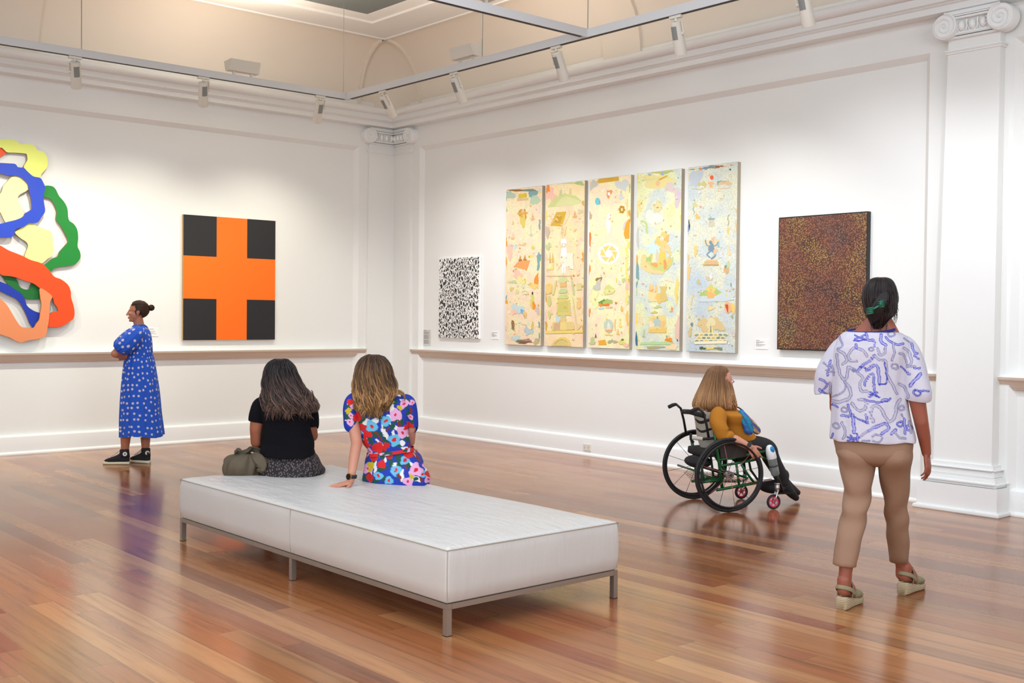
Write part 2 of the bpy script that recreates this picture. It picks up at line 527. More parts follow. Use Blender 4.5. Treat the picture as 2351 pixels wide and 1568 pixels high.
# flat border, stepped mouldings, skylight well
SK = 1.40
mb = MB()
def ringbox(mb, o0, o1, z0, z1):
    mb.box((XB + o0, -o1, z0), (-o0, -o0, z1)); mb.box((XB + o0, YB + o0, z0), (-o0, YB + o1, z1))
    mb.box((-o1, YB + o1, z0), (-o0, -o1, z1)); mb.box((XB + o0, YB + o1, z0), (XB + o1, -o1, z1))
ringbox(mb, 0.0, SK, 5.0, 5.06)
ringbox(mb, 1.10, 1.135, 4.985, 5.0); ringbox(mb, 1.16, 1.185, 4.975, 5.0)
ringbox(mb, SK - 0.05, SK - 0.001, 5.06, 5.10)
ringbox(mb, 0.585, 0.615, 4.985, 5.0)
tag(mb.build('ceiling', M_ceil), kind='structure')
mb = MB(); mb.box((XB + SK, YB + SK, 5.004), (-SK, -SK, 5.02)); tag(mb.build('window_1', M_blind, label='grey roller blind drawn under the roof light'), kind='structure')


# ------------------------------------------------------------------ pilasters
def spiral_disc(mb, c, ax, az, out, R, turns=2.6, hand=1):
    """ionic volute: rounded disc with a raised spiral"""
    c, ax, az, out = Vector(c), Vector(ax), Vector(az), Vector(out)
    mb.sweep([c - out * 0.10, c, c + out * 0.012], [ax] * 3, [az] * 3, [R, R, R * 0.93], [R, R, R * 0.93], 40)
    pts = []; rr = []
    N = 90
    for k in range(N):
        t = k / (N - 1); a = hand * (PI / 2 - 2 * PI * turns * t)
        r = R * (0.93 * (1 - t) ** 1.05 + 0.05)
        pts.append(c + ax * (r * math.cos(a)) + az * (r * math.sin(a)) + out * 0.014); rr.append(0.011 * (1 - 0.55 * t))
    mb.tube(pts, rr, 6, up=out)
    mb.ellipsoid(c + out * 0.012, ax, az, out, R * 0.11, R * 0.11, 0.014, 12, 8)


def pilaster(name, P, T, outv, a0, a1, a0t, a1t, off, offt, sc_r, label, corner=False, plinth=(0.0, 0.0)):
    """P(a, off, z); T = unit vector towards growing a; outv = unit vector into the room"""
    root = tag(thing(name, label, None, P((a0 + a1) / 2, 0, 0)), kind='structure')
    zt = 3.64
    mb = MB()
    vs = [P(a0, 0, 0.30), P(a0, off, 0.30), P(a1, off, 0.30), P(a1, 0, 0.30), P(a0t, 0, 3.96), P(a0t, offt, 3.96), P(a1t, offt, 3.96), P(a1t, 0, 3.96)]
    mb.add(vs, [(0, 1, 5, 4), (1, 2, 6, 5), (2, 3, 7, 6)])
    mb.build('shaft', M_wall, root)
    # base mouldings
    mb = MB()
    def lay(z0, z1, ex, rnd=0.0):
        lo, hi = P(a0 - ex, 0, z0), P(a1 + ex, off + ex, z1); mb.box(lo, hi, bev=rnd)
    lay(0.0, 0.03, 0.115, 0.006); lay(0.0, 0.215, 0.09)
    lay(0.218, 0.275, 0.085, 0.024); lay(0.275, 0.29, 0.055); lay(0.29, 0.335, 0.035, 0.006); lay(0.325, 0.372, 0.045, 0.02); lay(0.372, 0.385, 0.022)
    smooth_angle(mb.build('base', M_trim, root), 45)
    # necking astragal
    mb = MB()
    e = 0.014
    mb.box(P(a0t - e, 0, zt), P(a1t + e, offt + e, zt + 0.014)); mb.box(P(a0t - 2 * e, 0, zt + 0.014), P(a1t + 2 * e, offt + 2 * e, zt + 0.032), bev=0.006)
    smooth_angle(mb.build('necking', M_trim, root), 45)
    # capital
    mb = MB()
    T_, O_ = Vector(T), Vector(outv); Zv = Vector((0, 0, 1))
    zc = 3.852
    am = (a0t + a1t) / 2
    cs = [am - 0.0, ]
    left, right = a0t - 0.0, a1t + 0.0
    cl, cr_ = (a0t + 0.035, a1t - 0.035 + 0.02)
    if not corner:
        spiral_disc(mb, P(a0t - 0.035 + 0.03, offt + 0.06, zc), T_, Zv, O_, sc_r, hand=1)
        spiral_disc(mb, P(a1t + 0.035 - 0.01, offt + 0.06, zc), -T_, Zv, O_, sc_r, hand=1)
        x0, x1 = a0t, a1t
    else:
        spiral_disc(mb, P(a1t + 0.02, offt + 0.05, zc), -T_, Zv, O_, sc_r, hand=1)
        x0, x1 = offt, a1t
    mb.box(P(x0, 0, zc - 0.055), P(x1, offt + 0.03, 3.975))
    mb.box(P(x0, 0, zc + 0.045), P(x1 + (0.01 if not corner else 0), offt + 0.075, zc + 0.062), bev=0.004)
    mb.box(P(x0, 0, zc + 0.07), P(x1, offt + 0.075, zc + 0.104), bev=0.012)
    mb.box(P(x0, 0, zc - 0.075), P(x1, offt + 0.05, zc - 0.055), bev=0.008)
    mb.box(P(x0, 0, zc - 0.10), P(x1, offt + 0.035, zc - 0.083), bev=0.006)
    w = (x1 - x0) - (2 if not corner else 1) * sc_r * 0.75
    ne = 3 if not corner else 4
    st = x0 + (sc_r * 0.75 if not corner else 0.03)
    for k in range(ne):
        a = st + w * (k + 0.5) / ne
        r = w / ne * 0.33
        mb.ellipsoid(P(a, offt + 0.03, zc - 0.005), T_, O_, Zv, r, 0.035, 0.045, 16, 12)
        ringp = [Vector(P(a, offt + 0.034, zc - 0.002)) + T_ * (r * 1.35 * math.cos(t)) + Zv * (0.055 * math.sin(t)) for t in np.linspace(-PI, 0, 14)]
        mb.tube(ringp, 0.007, 6)
        b = st + w * (k + 1) / ne
        if k < ne - 1: mb.tube([P(b, offt + 0.04, zc + 0.04), P(b, offt + 0.045, zc - 0.05)], [0.009, 0.004], 6)
    if not corner:
        for sg, aa in ((1, st), (-1, st + w)):
            for k in range(3):
                p0 = Vector(P(aa - sg * 0.02, offt + 0.045, zc + 0.04 - 0.01 * k)); 
                mb.tube([p0, p0 + T_ * sg * 0.025 + Zv * (-0.012 - 0.012 * k), p0 + T_ * sg * 0.045 + Zv * (-0.012 - 0.022 * k)], [0.009, 0.008, 0.003], 6)
    smooth_angle(mb.build('capital', M_trim, root), 40)
    return root


pilaster('trim_11', PR, (0, -1, 0), (-1, 0, 0), 7.790, 8.272, 7.842, 8.262, 0.165, 0.13, 0.105, 'tall white pilaster with scroll capital on the right wall')
pilaster('trim_12', PL, (-1, 0, 0), (0, -1, 0), 0.0, 0.505, 0.0, 0.475, 0.10, 0.08, 0.10, 'white corner pilaster, face on the left wall', corner=True)
pilaster('trim_13', PR, (0, -1, 0), (-1, 0, 0), 0.0, 0.475, 0.0, 0.455, 0.10, 0.08, 0.10, 'white corner pilaster, face on the right wall', corner=True)

# ================================================================== LIGHTING TRACK
TX, TY, TZ = -1.8, -1.606, 3.966
YC = on_right(1349, 88, 1.8).y        # where the cross beam joins
root = thing('lighting_track', 'white suspended lighting track frame with cross beam hanging below the ceiling', 'lighting track', (TX, TY, TZ))
def beam(p, q, name='beam'):
    mb = MB(); p, q = Vector(p), Vector(q); d = (q - p).normalized(); s_ = d.cross(Vector((0, 0, 1)))
    c = (p + q) / 2; L = (q - p).length / 2
    mb.obox(c, d, s_, (0, 0, 1), L, 0.024, 0.036); b = mb.build(name, M_track, root)
    mb = MB(); mb.obox(c - Vector((0, 0, 0.0375)), d, s_, (0, 0, 1), L - 0.06, 0.014, 0.0025); mb.build('slot', M_dark_slot, b)
beam((-11.5, TY, TZ), (TX + 0.024, TY, TZ)); beam((TX, TY - 0.024, TZ), (TX, -15.5, TZ)); beam((-11.5, YC, TZ), (TX - 0.024, YC, TZ)); beam((-11.5, TY - .024, TZ), (-11.5, -15.5, TZ))
for p in ((TX, TY), (TX, YC)):
    mb = MB(); mb.box((p[0] - 0.03, p[1] - 0.03, TZ - 0.037), (p[0] + 0.03, p[1] + 0.03, TZ + 0.037), bev=0.003); mb.build('corner_joint', M_track, root)
xw = on_left(187, 120, 1.606).x; yw = on_right(1107, 150, 1.8).y
for p in ((xw, TY), (TX - 0.05, TY), (TX, yw), (TX, YC), (-6.5, YC), (-8.5, TY), (TX, -10)):
    mb = MB(); mb.cyl((p[0], p[1], TZ + 0.03), (p[0], p[1], 5.004), 0.005 if p[0] != TX - 0.05 else 0.003, n=8); mb.build('suspension_wire', M_wire, root)

LAMPS = []
def spotlight(at, bend, target, label, col, power, size=70, idx=0):
    """at = point on the track axis; bend = horizontal lean of the body as (dx, dy, dz)"""
    at = Vector(at); root = thing('track_spotlight', label, 'spotlight', at - Vector((0, 0, 0.037)), 'track spotlights')
    d = Vector(bend).normalized()
    along = Vector((1, 0, 0)) if abs(at.y - TY) < 0.01 else Vector((0, 1, 0))
    mb = MB(); mb.obox(at - Vector((0, 0, 0.05)), along, along.cross(Vector((0, 0, 1))), (0, 0, 1), 0.06, 0.016, 0.011); mb.build('track_adapter', M_lamp, root)
    top = at + Vector((0, 0, -0.085)) + along * 0.0
    side = along.cross(d).normalized() if False else (along - d * along.dot(d)).normalized()
    if idx % 2: side = -side
    mb = MB(); mb.cyl(at - Vector((0, 0, 0.055)), at - Vector((0, 0, 0.088)), 0.012)
    piv = top + d * 0.10
    mb.tube([at - Vector((0, 0, 0.088)), at - Vector((0, 0, 0.088)) + side * 0.058, piv + side * 0.060], [0.009, 0.009, 0.009], 8)
    mb.cyl(piv + side * 0.045, piv + side * 0.066, 0.016, n=16)
    smooth_angle(mb.build('bracket', M_lamp, root))
    L = 0.265; R_ = 0.048
    b = MB()
    C = [top + d * t for t in (0, 0.004, 0.012, 0.012, L * 0.62, L * 0.62, L - 0.01, L, L, L - 0.03)]
    a = [0.030, 0.042, R_, R_, R_, R_ * 1.03, R_ * 1.03, R_, R_ * 0.88, R_ * 0.86]
    v_ = d.cross(side).normalized()
    b.sweep(C, [side] * 10, [v_] * 10, a, a, 28)
    body = smooth_angle(b.build('lamp_body', M_lamp, root))
    b = MB(); b.sweep([top - d * 0.004, top + d * 0.002], [side] * 2, [v_] * 2, [0.014, 0.014], [0.014, 0.014], 16); b.build('cap', M_vent, root)
    b = MB()   # ventilated side panel, curved with the body
    nn = 7; vs = []; fs = []
    cv = (v_ if (ray(1175, 784)[0] * v_.x + ray(1175, 784)[1] * v_.y) < 0 else -v_)
    for k in range(nn):
        t = math.radians(-33 + 66 * k / (nn - 1)); rdir = cv * math.cos(t) + side * math.sin(t)
        ang = rdir
        vs += [top + d * 0.035 + ang * (R_ + 0.001), top + d * 0.14 + ang * (R_ + 0.001)]
    for k in range(nn - 1): fs.append((2 * k, 2 * k + 1, 2 * k + 3, 2 * k + 2))
    ext = 0.6
    b.add([Vector(v) for v in vs], fs); b.build('vent', M_vent, root)
    b = MB(); b.sweep([top + d * (L - 0.029), top + d * (L - 0.028)], [side] * 2, [v_] * 2, [R_ * 0.86] * 2, [R_ * 0.86] * 2, 24); b.build('lens', M_lens, root)
    l = bpy.data.lights.new('spot_beam', 'SPOT'); l.energy = power * 0.95; l.color = col; l.spot_size = math.radians(size); l.spot_blend = 1.0; l.shadow_soft_size = 0.035
    lo = bpy.data.objects.new('spot_beam', l); COL.objects.link(lo); lo.parent = root
    pos = top + d * (L + 0.012)
    lo.location = pos - root.location
    lo.rotation_euler = (Vector(target) - pos).to_track_quat('-Z', 'Y').to_euler()
    return root


M_lens = newmat('lit_lens', (1, 1, 1), 0.3, Emission_Color=(1, 0.95, 0.85, 1), Emission_Strength=3.0)
WARM = (1.0, 0.96, 0.80); COOL = (0.93, 0.965, 1.0); NEU = (0.98, 0.98, 0.94)
lx = [on_left(p, q, 1.606).x for p, q in ((172, 128), (467, 172), (735, 217))]
ry = [on_right(p, q, 1.8).y for p, q in ((879, 208), (1043, 168), (1277, 112), (1552, 44))]
spotlight((lx[0], TY, TZ), (0.07, 0.15, -0.24), (-4.7, 0, 1.0), 'white spotlight on the left track above the looped sculpture, with suspension wire beside it', WARM, 125, 105, 1)
spotlight((lx[1], TY, TZ), (0.07, 0.15, -0.24), (-3.7, 0, 0.8), 'white spotlight at the middle of the left track, below the wedge lamp', WARM, 120, 105, 0)
spotlight((lx[2], TY, TZ), (0.05, 0.15, -0.24), (-2.1, 0, 0.8), 'white spotlight on the left track next to the corner joint', WARM, 110, 105, 0)
spotlight((TX, ry[0], TZ), (0.16, 0.03, -0.20), (0, -1.6, 0.7), 'white spotlight on the right track closest to the corner joint', NEU, 105, 105, 1)
spotlight((TX, ry[1], TZ), (0.13, 0.02, -0.22), (0, -2.9, 0.7), 'white spotlight on the right track under its wedge lamp', COOL, 120, 105, 1)
spotlight((TX, ry[2], TZ), (0.13, 0.02, -0.24), (0, -4.3, 0.7), 'white spotlight on the right track left of the cross beam junction', COOL, 130, 105, 0)
spotlight((TX, ry[3], TZ), (0.09, 0.02, -0.25), (0, -5.6, 0.6), 'large white spotlight on the right track, right of the cross beam junction', NEU, 120, 105, 1)
# further lamps of the same track, outside the frame, that light the visible walls
for xx, w in ((-6.3, 130),):
    spotlight((xx, TY, TZ), (0.0, 0.15, -0.24), (-5.9, 0, 1.7), 'white spotlight on the left track beyond the left edge of the photo', WARM, w, 105)
for yy, w in ((-7.6, 70), (-9.2, 90)):
    spotlight((TX, yy, TZ), (0.09, 0, -0.25), (0, yy + 0.4, 1.4), 'white spotlight on the right track beyond the right edge of the photo', COOL, w, 105)


def uplight(c, along, label):
    c = Vector(c); along = Vector(along); across = along.cross(Vector((0, 0, 1)))
    root = thing('wedge_uplight', label, 'lamp', c, 'wedge lamps on the track')
    mb = MB()
    vs = []
    for sg in (-1, 1):
        e = c + along * (sg * 0.17)
        vs += [e + Vector((0, 0, 0.035)) - across * 0.05, e + Vector((0, 0, 0.035)) + across * 0.04, e + Vector((0, 0, 0.14)) - across * 0.085, e + Vector((0, 0, 0.15)) + across * 0.075]
    mb.add(vs, [(0, 1, 3, 2), (4, 6, 7, 5), (0, 4, 5, 1), (1, 5, 7, 3), (3, 7, 6, 2), (2, 6, 4, 0)])
    mb.build('housing', M_lamp, root)
    for sg in (-1, 1):
        mb = MB(); mb.box(tuple(c + along * (sg * 0.10) + Vector((-0.012, -0.012, -0.0))), tuple(c + along * (sg * 0.10) + Vector((0.012, 0.012, 0.04)))); mb.build('foot', M_lamp, root)
    mb = MB()
    mb.box(tuple(c + Vector((-0.02, -0.02, 0.146))), tuple(c + Vector((0.02, 0.02, 0.152)))); mb.build('lens', M_lens, root)
    l = bpy.data.lights.new('up_beam', 'AREA'); l.shape = 'RECTANGLE'; l.size = 0.3; l.size_y = 0.1; l.energy = 26; l.color = (1.0, 0.86, 0.70)
    lo = bpy.data.objects.new('up_beam', l); COL.objects.link(lo); lo.parent = root; lo.location = (0, 0, 0.17); lo.rotation_euler = (PI, 0, 0)


uplight((on_left(557, 178, 1.606).x, TY, TZ + 0.037), (1, 0, 0), 'white wedge lamp standing on the left track')
uplight((TX, on_right(1070, 150, 1.8).y, TZ + 0.037), (0, 1, 0), 'white wedge lamp standing on the right track')
uplight((on_floor(1075, 20, TZ).x, YC, TZ + 0.037), (1, 0, 0), 'white wedge lamp on the cross beam, cut by the top edge')
# ================================================================== ARTWORKS ON THE WALLS
def canvas_mat(name, col, rough=0.7):
    mt = newmat(name, col, rough); t = NT(mt); t.bump(t.noise(t.obj(), 400, 2), 0.15, 0.001); return mt


# ---- orange cross painting
M_orange = canvas_mat('orange_canvas', srgb(252, 112, 8)); M_black = canvas_mat('black_canvas', srgb(28, 28, 32)); M_raw = newmat('pale_wood_edge', srgb(196, 160, 112), 0.7)
X0, X1, Z0_, Z1_ = -3.017, -1.820, 1.200, 2.662
root = thing('cross_painting', 'square-edged painting of an orange cross on black, hanging alone on the left wall', 'painting', ((X0 + X1) / 2, 0, Z0_))
mb = MB(); mb.box((X0, -0.038, Z0_), (X1, -0.002, Z1_)); mb.build('stretcher', M_raw, root)
xs = [X0, -2.600, -2.203, X1]; zs = [Z0_, 1.686, 2.186, Z1_]
mb = MB()
for i in range(3):
    for j in range(3):
        o = (i == 1 or j == 1)
        mb.add([(xs[i], -0.0395, zs[j]), (xs[i + 1], -0.0395, zs[j]), (xs[i + 1], -0.0395, zs[j + 1]), (xs[i], -0.0395, zs[j + 1])], [(0, 1, 2, 3)], 0 if o else 1)
mb.build('canvas_face', [M_orange, M_black], root)

# ---- looped relief at the far left: crop coordinates (scale 3.1356, offset 0,300)
def LC(x, y, off): return on_left(x / 3.1356, 300 + y / 3.1356, off)
root = thing('looped_wall_sculpture', 'large relief of looping wavy bands in yellow, blue, green and orange on left wall', 'sculpture', LC(150, 1500, 0.0))
M_edge = newmat('plywood_edge', srgb(150, 105, 60), 0.7)
def band(name, pts, col, off, th=0.022):
    P = crom(pts, len(pts) * 4, closed=True)
    mt = canvas_mat(name + '_paint', srgb(*col), 0.55)
    mb = MB(); a = [LC(x, y, off) for x, y in P]; n = len(a)
    bk = [v + Vector((0, th, 0)) for v in a]
    tr = tessellate_polygon([a])
    mb.add(a, tr, 0); mb.add(bk, tr, 1); mb.add(a + bk, [(i, (i + 1) % n, (i + 1) % n + n, i + n) for i in range(n)], 1)
    mb.build(name, [mt, M_edge], root)
band('orange_band', [(-90, 110), (-30, 120), (0, 122), (20, 125), (48, 155), (20, 180), (0, 190), (-60, 215), (-110, 190)], (236, 82, 30), 0.045)
band('pale_yellow_band', [(-200, 220), (-160, 130), (-80, 75), (0, 64), (60, 62), (120, 75), (150, 95), (200, 95), (250, 108), (270, 140), (310, 150), (335, 180), (345, 230), (335, 270), (300, 310), (285, 338), (235, 330), (200, 300), (172, 265), (180, 240), (197, 210), (193, 175), (180, 165), (100, 158), (50, 155), (22, 130), (0, 123), (-80, 150), (-120, 240)], (226, 234, 122), 0.065)
band('blue_band', [(-150, 250), (-60, 236), (0, 232), (60, 235), (110, 240), (130, 262), (172, 268), (200, 295), (240, 328), (290, 340), (310, 370), (325, 410), (314, 470), (318, 520), (325, 580), (300, 620), (275, 658), (240, 665), (210, 665), (165, 695), (110, 710), (105, 740), (85, 765), (20, 768), (-60, 760), (-150, 740), (-150, 650), (-60, 668), (0, 670), (60, 655), (120, 640), (165, 620), (180, 596), (215, 575), (230, 555), (222, 480), (206, 420), (200, 385), (165, 348), (130, 328), (60, 322), (0, 308), (-60, 300), (-150, 320)], (30, 66, 190), 0.075)
band('pale_yellow_band', [(75, 340), (110, 325), (140, 330), (170, 355), (198, 378), (208, 402), (195, 430), (140, 462), (128, 490), (140, 530), (165, 585), (170, 610), (120, 645), (60, 660), (38, 658), (18, 620), (0, 585), (-40, 540), (-45, 470), (0, 455), (15, 428), (22, 400), (48, 370)], (230, 238, 168), 0.055)
band('pale_yellow_band', [(108, 735), (130, 715), (165, 690), (200, 662), (235, 650), (250, 680), (330, 710), (370, 730), (378, 780), (380, 890), (345, 920), (300, 955), (250, 940), (180, 915), (188, 870), (202, 830), (188, 800), (150, 775)], (230, 236, 150), 0.050)
band('green_band', [(318, 402), (370, 398), (400, 420), (425, 470), (460, 510), (485, 560), (495, 640), (530, 670), (555, 710), (563, 770), (558, 830), (575, 870), (580, 910), (560, 945), (530, 965), (480, 975), (400, 985), (365, 1015), (335, 1000), (308, 970), (330, 960), (380, 920), (415, 905), (430, 870), (470, 825), (490, 797), (478, 760), (440, 690), (405, 640), (408, 580), (390, 530), (360, 490), (312, 470)], (8, 128, 44), 0.040)
band('green_band', [(0, 1020), (60, 1030), (100, 1045), (130, 1090), (140, 1120), (170, 1140), (205, 1142), (218, 1115), (240, 1085), (295, 1110), (300, 1150), (290, 1205), (250, 1215), (190, 1210), (150, 1180), (100, 1150), (60, 1110), (30, 1070)], (8, 104, 40), 0.035)
band('blue_band', [(-120, 1010), (-40, 1058), (0, 1085), (60, 1110), (100, 1138), (150, 1170), (180, 1215), (195, 1260), (240, 1295), (295, 1318), (285, 1352), (258, 1382), (243, 1420), (215, 1390), (190, 1330), (155, 1260), (120, 1215), (60, 1185), (0, 1155), (-40, 1132), (-120, 1090)], (14, 50, 165), 0.050)
band('orange_band', [(-130, 770), (-60, 800), (0, 825), (60, 860), (110, 880), (170, 905), (220, 930), (300, 955), (350, 1000), (390, 1050), (440, 1070), (490, 1110), (510, 1160), (512, 1200), (530, 1260), (537, 1310), (530, 1350), (500, 1375), (440, 1410), (380, 1412), (345, 1408), (345, 1350), (358, 1322), (380, 1305), (418, 1300), (410, 1270), (390, 1240), (378, 1200), (340, 1165), (290, 1135), (240, 1100), (180, 1080), (110, 1055), (60, 1046), (20, 1043), (0, 1030), (-60, 1000), (-130, 960)], (238, 74, 12), 0.068)
band('peach_band', [(-120, 1090), (-40, 1170), (0, 1205), (50, 1255), (90, 1320), (120, 1370), (155, 1412), (200, 1418), (240, 1420), (260, 1390), (282, 1360), (290, 1310), (298, 1250), (290, 1200), (288, 1135), (340, 1160), (376, 1195), (362, 1230), (358, 1280), (354, 1340), (346, 1400), (335, 1460), (320, 1485), (270, 1500), (200, 1510), (150, 1525), (110, 1510), (60, 1485), (0, 1465), (-60, 1430), (-140, 1370)], (228, 140, 92), 0.086)

# ---- black and white dots
M_white_canvas = canvas_mat('white_canvas', srgb(244, 243, 240)); M_ink = newmat('black_ink', srgb(14, 14, 18), 0.5)
Y0, Y1, ZA, ZB = -1.024, -1.828, 1.238, 2.241
root = thing('dotted_painting', 'small white canvas crowded with black dots and blots, leftmost on the right wall', 'painting', (0, (Y0 + Y1) / 2, ZA))
mb = MB(); mb.box((-0.034, Y1, ZA), (-0.002, Y0, ZB), bev=0.002); mb.build('canvas', M_white_canvas, root)
mb = MB(); rng = np.random.default_rng(3)
W_, H_ = Y0 - Y1, ZB - ZA; placed = []
cell = {}
def try_dot(u, v, ru, rv, pad):
    k = (int(u / 0.05), int(v / 0.05))
    for i in (-1, 0, 1):
        for j in (-1, 0, 1):
            for (a, b, c, d) in cell.get((k[0] + i, k[1] + j), ()):
                if ((u - a) / (ru + c + pad)) ** 2 + ((v - b) / (rv + d + pad)) ** 2 < 0.85: return False
    cell.setdefault(k, []).append((u, v, ru, rv)); return True
for r_, cnt, pad in ((0.026, 150, 0.005), (0.018, 600, 0.002), (0.0115, 2600, 0.0012), (0.0075, 6000, 0.0008)):
    for _ in range(cnt):
        u, v = rng.uniform(0.005, W_ - 0.005), rng.uniform(0.005, H_ - 0.005)
        dens = 1 - min(1, abs((u - W_ * (0.55 + 0.1 * math.sin(v * 5))) / (W_ * 0.55))) * 0.8
        if r_ < 0.012 and rng.random() > dens * 1.15: continue
        s_ = r_ * rng.uniform(0.65, 1.15); ru, rv = s_ * rng.uniform(0.6, 0.85), s_ * rng.uniform(0.9, 1.35)
        ru = min(ru, u, W_ - u); rv = min(rv, v, H_ - v)
        if ru < 0.002 or rv < 0.002: continue
        if not try_dot(u, v, ru, rv, pad): continue
        n = 10 if r_ > 0.009 else 7; ph = rng.uniform(0, 6.28); tl = rng.uniform(-0.5, 0.5)
        P = []
        for k in range(n):
            t = 2 * PI * k / n; q = 1 + 0.13 * math.sin(2 * t + ph) + 0.08 * math.sin(3 * t + ph * 2)
            a, b = ru * q * math.cos(t), rv * q * math.sin(t)
            P.append((-0.0345, Y1 + min(max(u + a * math.cos(tl) - b * math.sin(tl) * 0.6, 0.001), W_ - 0.001), ZA + min(max(v + b * math.cos(tl) + a * math.sin(tl), 0.001), H_ - 0.001)))
        mb.add(P, [tuple(range(n))])
mb.build('dots', M_ink, root)

# ---- five tall panels
def pastel(name, stops, seed, grey=0.35):
    mt = newmat(name, rough=0.65); t = NT(mt); o = t.mapping(t.obj(), (1, 1, 1), (seed * 3.1, seed * 1.7, seed * 2.3))
    n1 = t.noise(o, 2.6, 3, 0.5)
    c = t.ramp(n1, stops)
    n2 = t.noise(o, 9, 4, 0.7)
    c = t.mix(t.math('MULTIPLY', t.math('GREATER_THAN', n2, 0.66), 0.22), c, srgb(214, 176, 92))
    n3 = t.noise(t.mapping(o, (1, 1, 1), (5, 2, 1)), 14, 4, 0.7)
    c = t.mix(t.math('MULTIPLY', t.math('GREATER_THAN', n3, 0.68), 0.25), c, srgb(150, 185, 175))
    h = t.new('ShaderNodeTexVoronoi'); h.inputs['Scale'].default_value = 85; t.link(o, h.inputs['Vector'])
    c = t.mix(t.math('MULTIPLY', t.math('GREATER_THAN', h.outputs['Distance'], 0.52), grey), c, srgb(176, 172, 150))
    t.link(c, t.b.inputs['Base Color']); return mt


pal_pink = [(0.30, srgb(226, 226, 196)), (0.42, srgb(240, 224, 178)), (0.52, srgb(244, 212, 184)), (0.62, srgb(238, 226, 180)), (0.72, srgb(206, 218, 200))]
pal_gold = [(0.30, srgb(242, 216, 160)), (0.45, srgb(244, 222, 176)), (0.55, srgb(240, 206, 170)), (0.66, srgb(236, 220, 158)), (0.75, srgb(216, 220, 196))]
pal_lemon = [(0.30, srgb(244, 226, 170)), (0.42, srgb(244, 238, 186)), (0.52, srgb(245, 220, 188)), (0.62, srgb(234, 238, 170)), (0.74, srgb(214, 218, 208))]
pal_lime = [(0.30, srgb(226, 226, 160)), (0.42, srgb(232, 234, 190)), (0.52, srgb(202, 214, 214)), (0.62, srgb(222, 230, 180)), (0.74, srgb(236, 216, 176))]
pal_blue = [(0.30, srgb(186, 204, 218)), (0.42, srgb(206, 214, 206)), (0.52, srgb(222, 222, 196)), (0.62, srgb(196, 210, 216)), (0.74, srgb(224, 226, 206))]
M_paint, _t = attr_mat('motif_paint', 0.6)
M_pedge = newmat('linen_edge', srgb(168, 156, 138), 0.8)

GOLD = (214, 158, 58); OCH = (196, 140, 60); TAN = (206, 170, 120); ORG = (232, 140, 48); GRN = (150, 176, 104); SAGE = (172, 190, 130); TEAL = (84, 138, 150); BLU = (110, 160, 206); PINK = (236, 176, 160); RED = (216, 96, 56); DRK = (90, 84, 62); WHT = (250, 248, 244); YEL = (228, 204, 70); LBL = (170, 205, 215); BRN = (140, 102, 56); GRY = (178, 180, 172)


class Art:
    def __init__(s, crop, seed):
        s.ox, s.oy, s.k = crop; s.mb = MB(); s.lv = 0; s.rng = np.random.default_rng(seed)
    def place(s, pts, col):
        s.lv += 1; off = 0.0502 + 0.00004 * s.lv
        P = [on_right(s.ox + x / s.k, s.oy + y / s.k, off) for x, y in pts]
        P = [Vector((p.x, min(max(p.y, s.ylo), s.yhi), min(max(p.z, 1.186), 3.004))) for p in P]
        f = 0.24 if 90 < min(col) + 30 < 240 else 0.0
        s.mb.add(P, tessellate_polygon([P]), 0, srgb(*[c * (1 - f) + g * f for c, g in zip(col, (232, 222, 186))]))
    def poly(s, pts, col): s.place(pts, col)
    def finish(s, r):
        root, mat, ya, yb = r
        s.mb.add([(-0.0502, ya, 1.184), (-0.0502, yb, 1.184), (-0.0502, yb, 3.006), (-0.0502, ya, 3.006)], [(0, 1, 2, 3)], 1)
        s.mb.build('painted_face', [M_paint, mat], root, cols=True)
    def blob(s, cx, cy, rx, ry, col, irr=0.25, n=12, rot=0.0):
        ph = s.rng.uniform(0, 6.28, 3); P = []
        for k in range(n):
            t = 2 * PI * k / n; q = 1 + irr * (0.5 * math.sin(2 * t + ph[0]) + 0.5 * math.sin(3 * t + ph[1]) + 0.35 * math.sin(5 * t + ph[2]))
            a, b = rx * q * math.cos(t), ry * q * math.sin(t)
            P.append((cx + a * math.cos(rot) - b * math.sin(rot), cy + a * math.sin(rot) + b * math.cos(rot)))
        s.place(P, col)
    def line(s, pts, w, col):
        P = np.array(pts, float); 
        if len(P) > 2: P = crom(P, len(P) * 4)
        d = np.gradient(P, axis=0); nrm = np.stack([-d[:, 1], d[:, 0]], 1); nrm /= (np.linalg.norm(nrm, axis=1, keepdims=True) + 1e-9)
        s.place([tuple(p) for p in P + nrm * w / 2] + [tuple(p) for p in (P - nrm * w / 2)[::-1]], col)
    def scatter(s, x0, x1, y0, y1, n, cols, r=(2, 6)):
        for _ in range(n):
            c = cols[s.rng.integers(len(cols))]; rr = s.rng.uniform(*r)
            s.blob(s.rng.uniform(x0, x1), s.rng.uniform(y0, y1), rr * s.rng.uniform(0.6, 1.4), rr * s.rng.uniform(0.6, 1.6), c, 0.5, 8)
    def figure(s, cx, cy, h, col, col2=None):      # small seated or standing robed figure
        s.blob(cx, cy + h * 0.32, h * 0.30, h * 0.22, col, 0.25, 10); s.blob(cx, cy, h * 0.17, h * 0.30, col2 or col, 0.2, 10); s.blob(cx, cy - h * 0.38, h * 0.09, h * 0.11, TAN if col2 is None else col2, 0.1, 8)
    def edges(s, tl, tr, bl, br, cols):            # ragged border patches
        for _ in range(16):
            t = s.rng.random(); l = s.rng.random() < 0.5
            a, b = (tl, bl) if l else (tr, br)
            x = a[0] + (b[0] - a[0]) * t + (6 if l else -6); y = a[1] + (b[1] - a[1]) * t
            s.blob(x, y, s.rng.uniform(5, 11), s.rng.uniform(15, 50), cols[s.rng.integers(len(cols))], 0.5, 10)


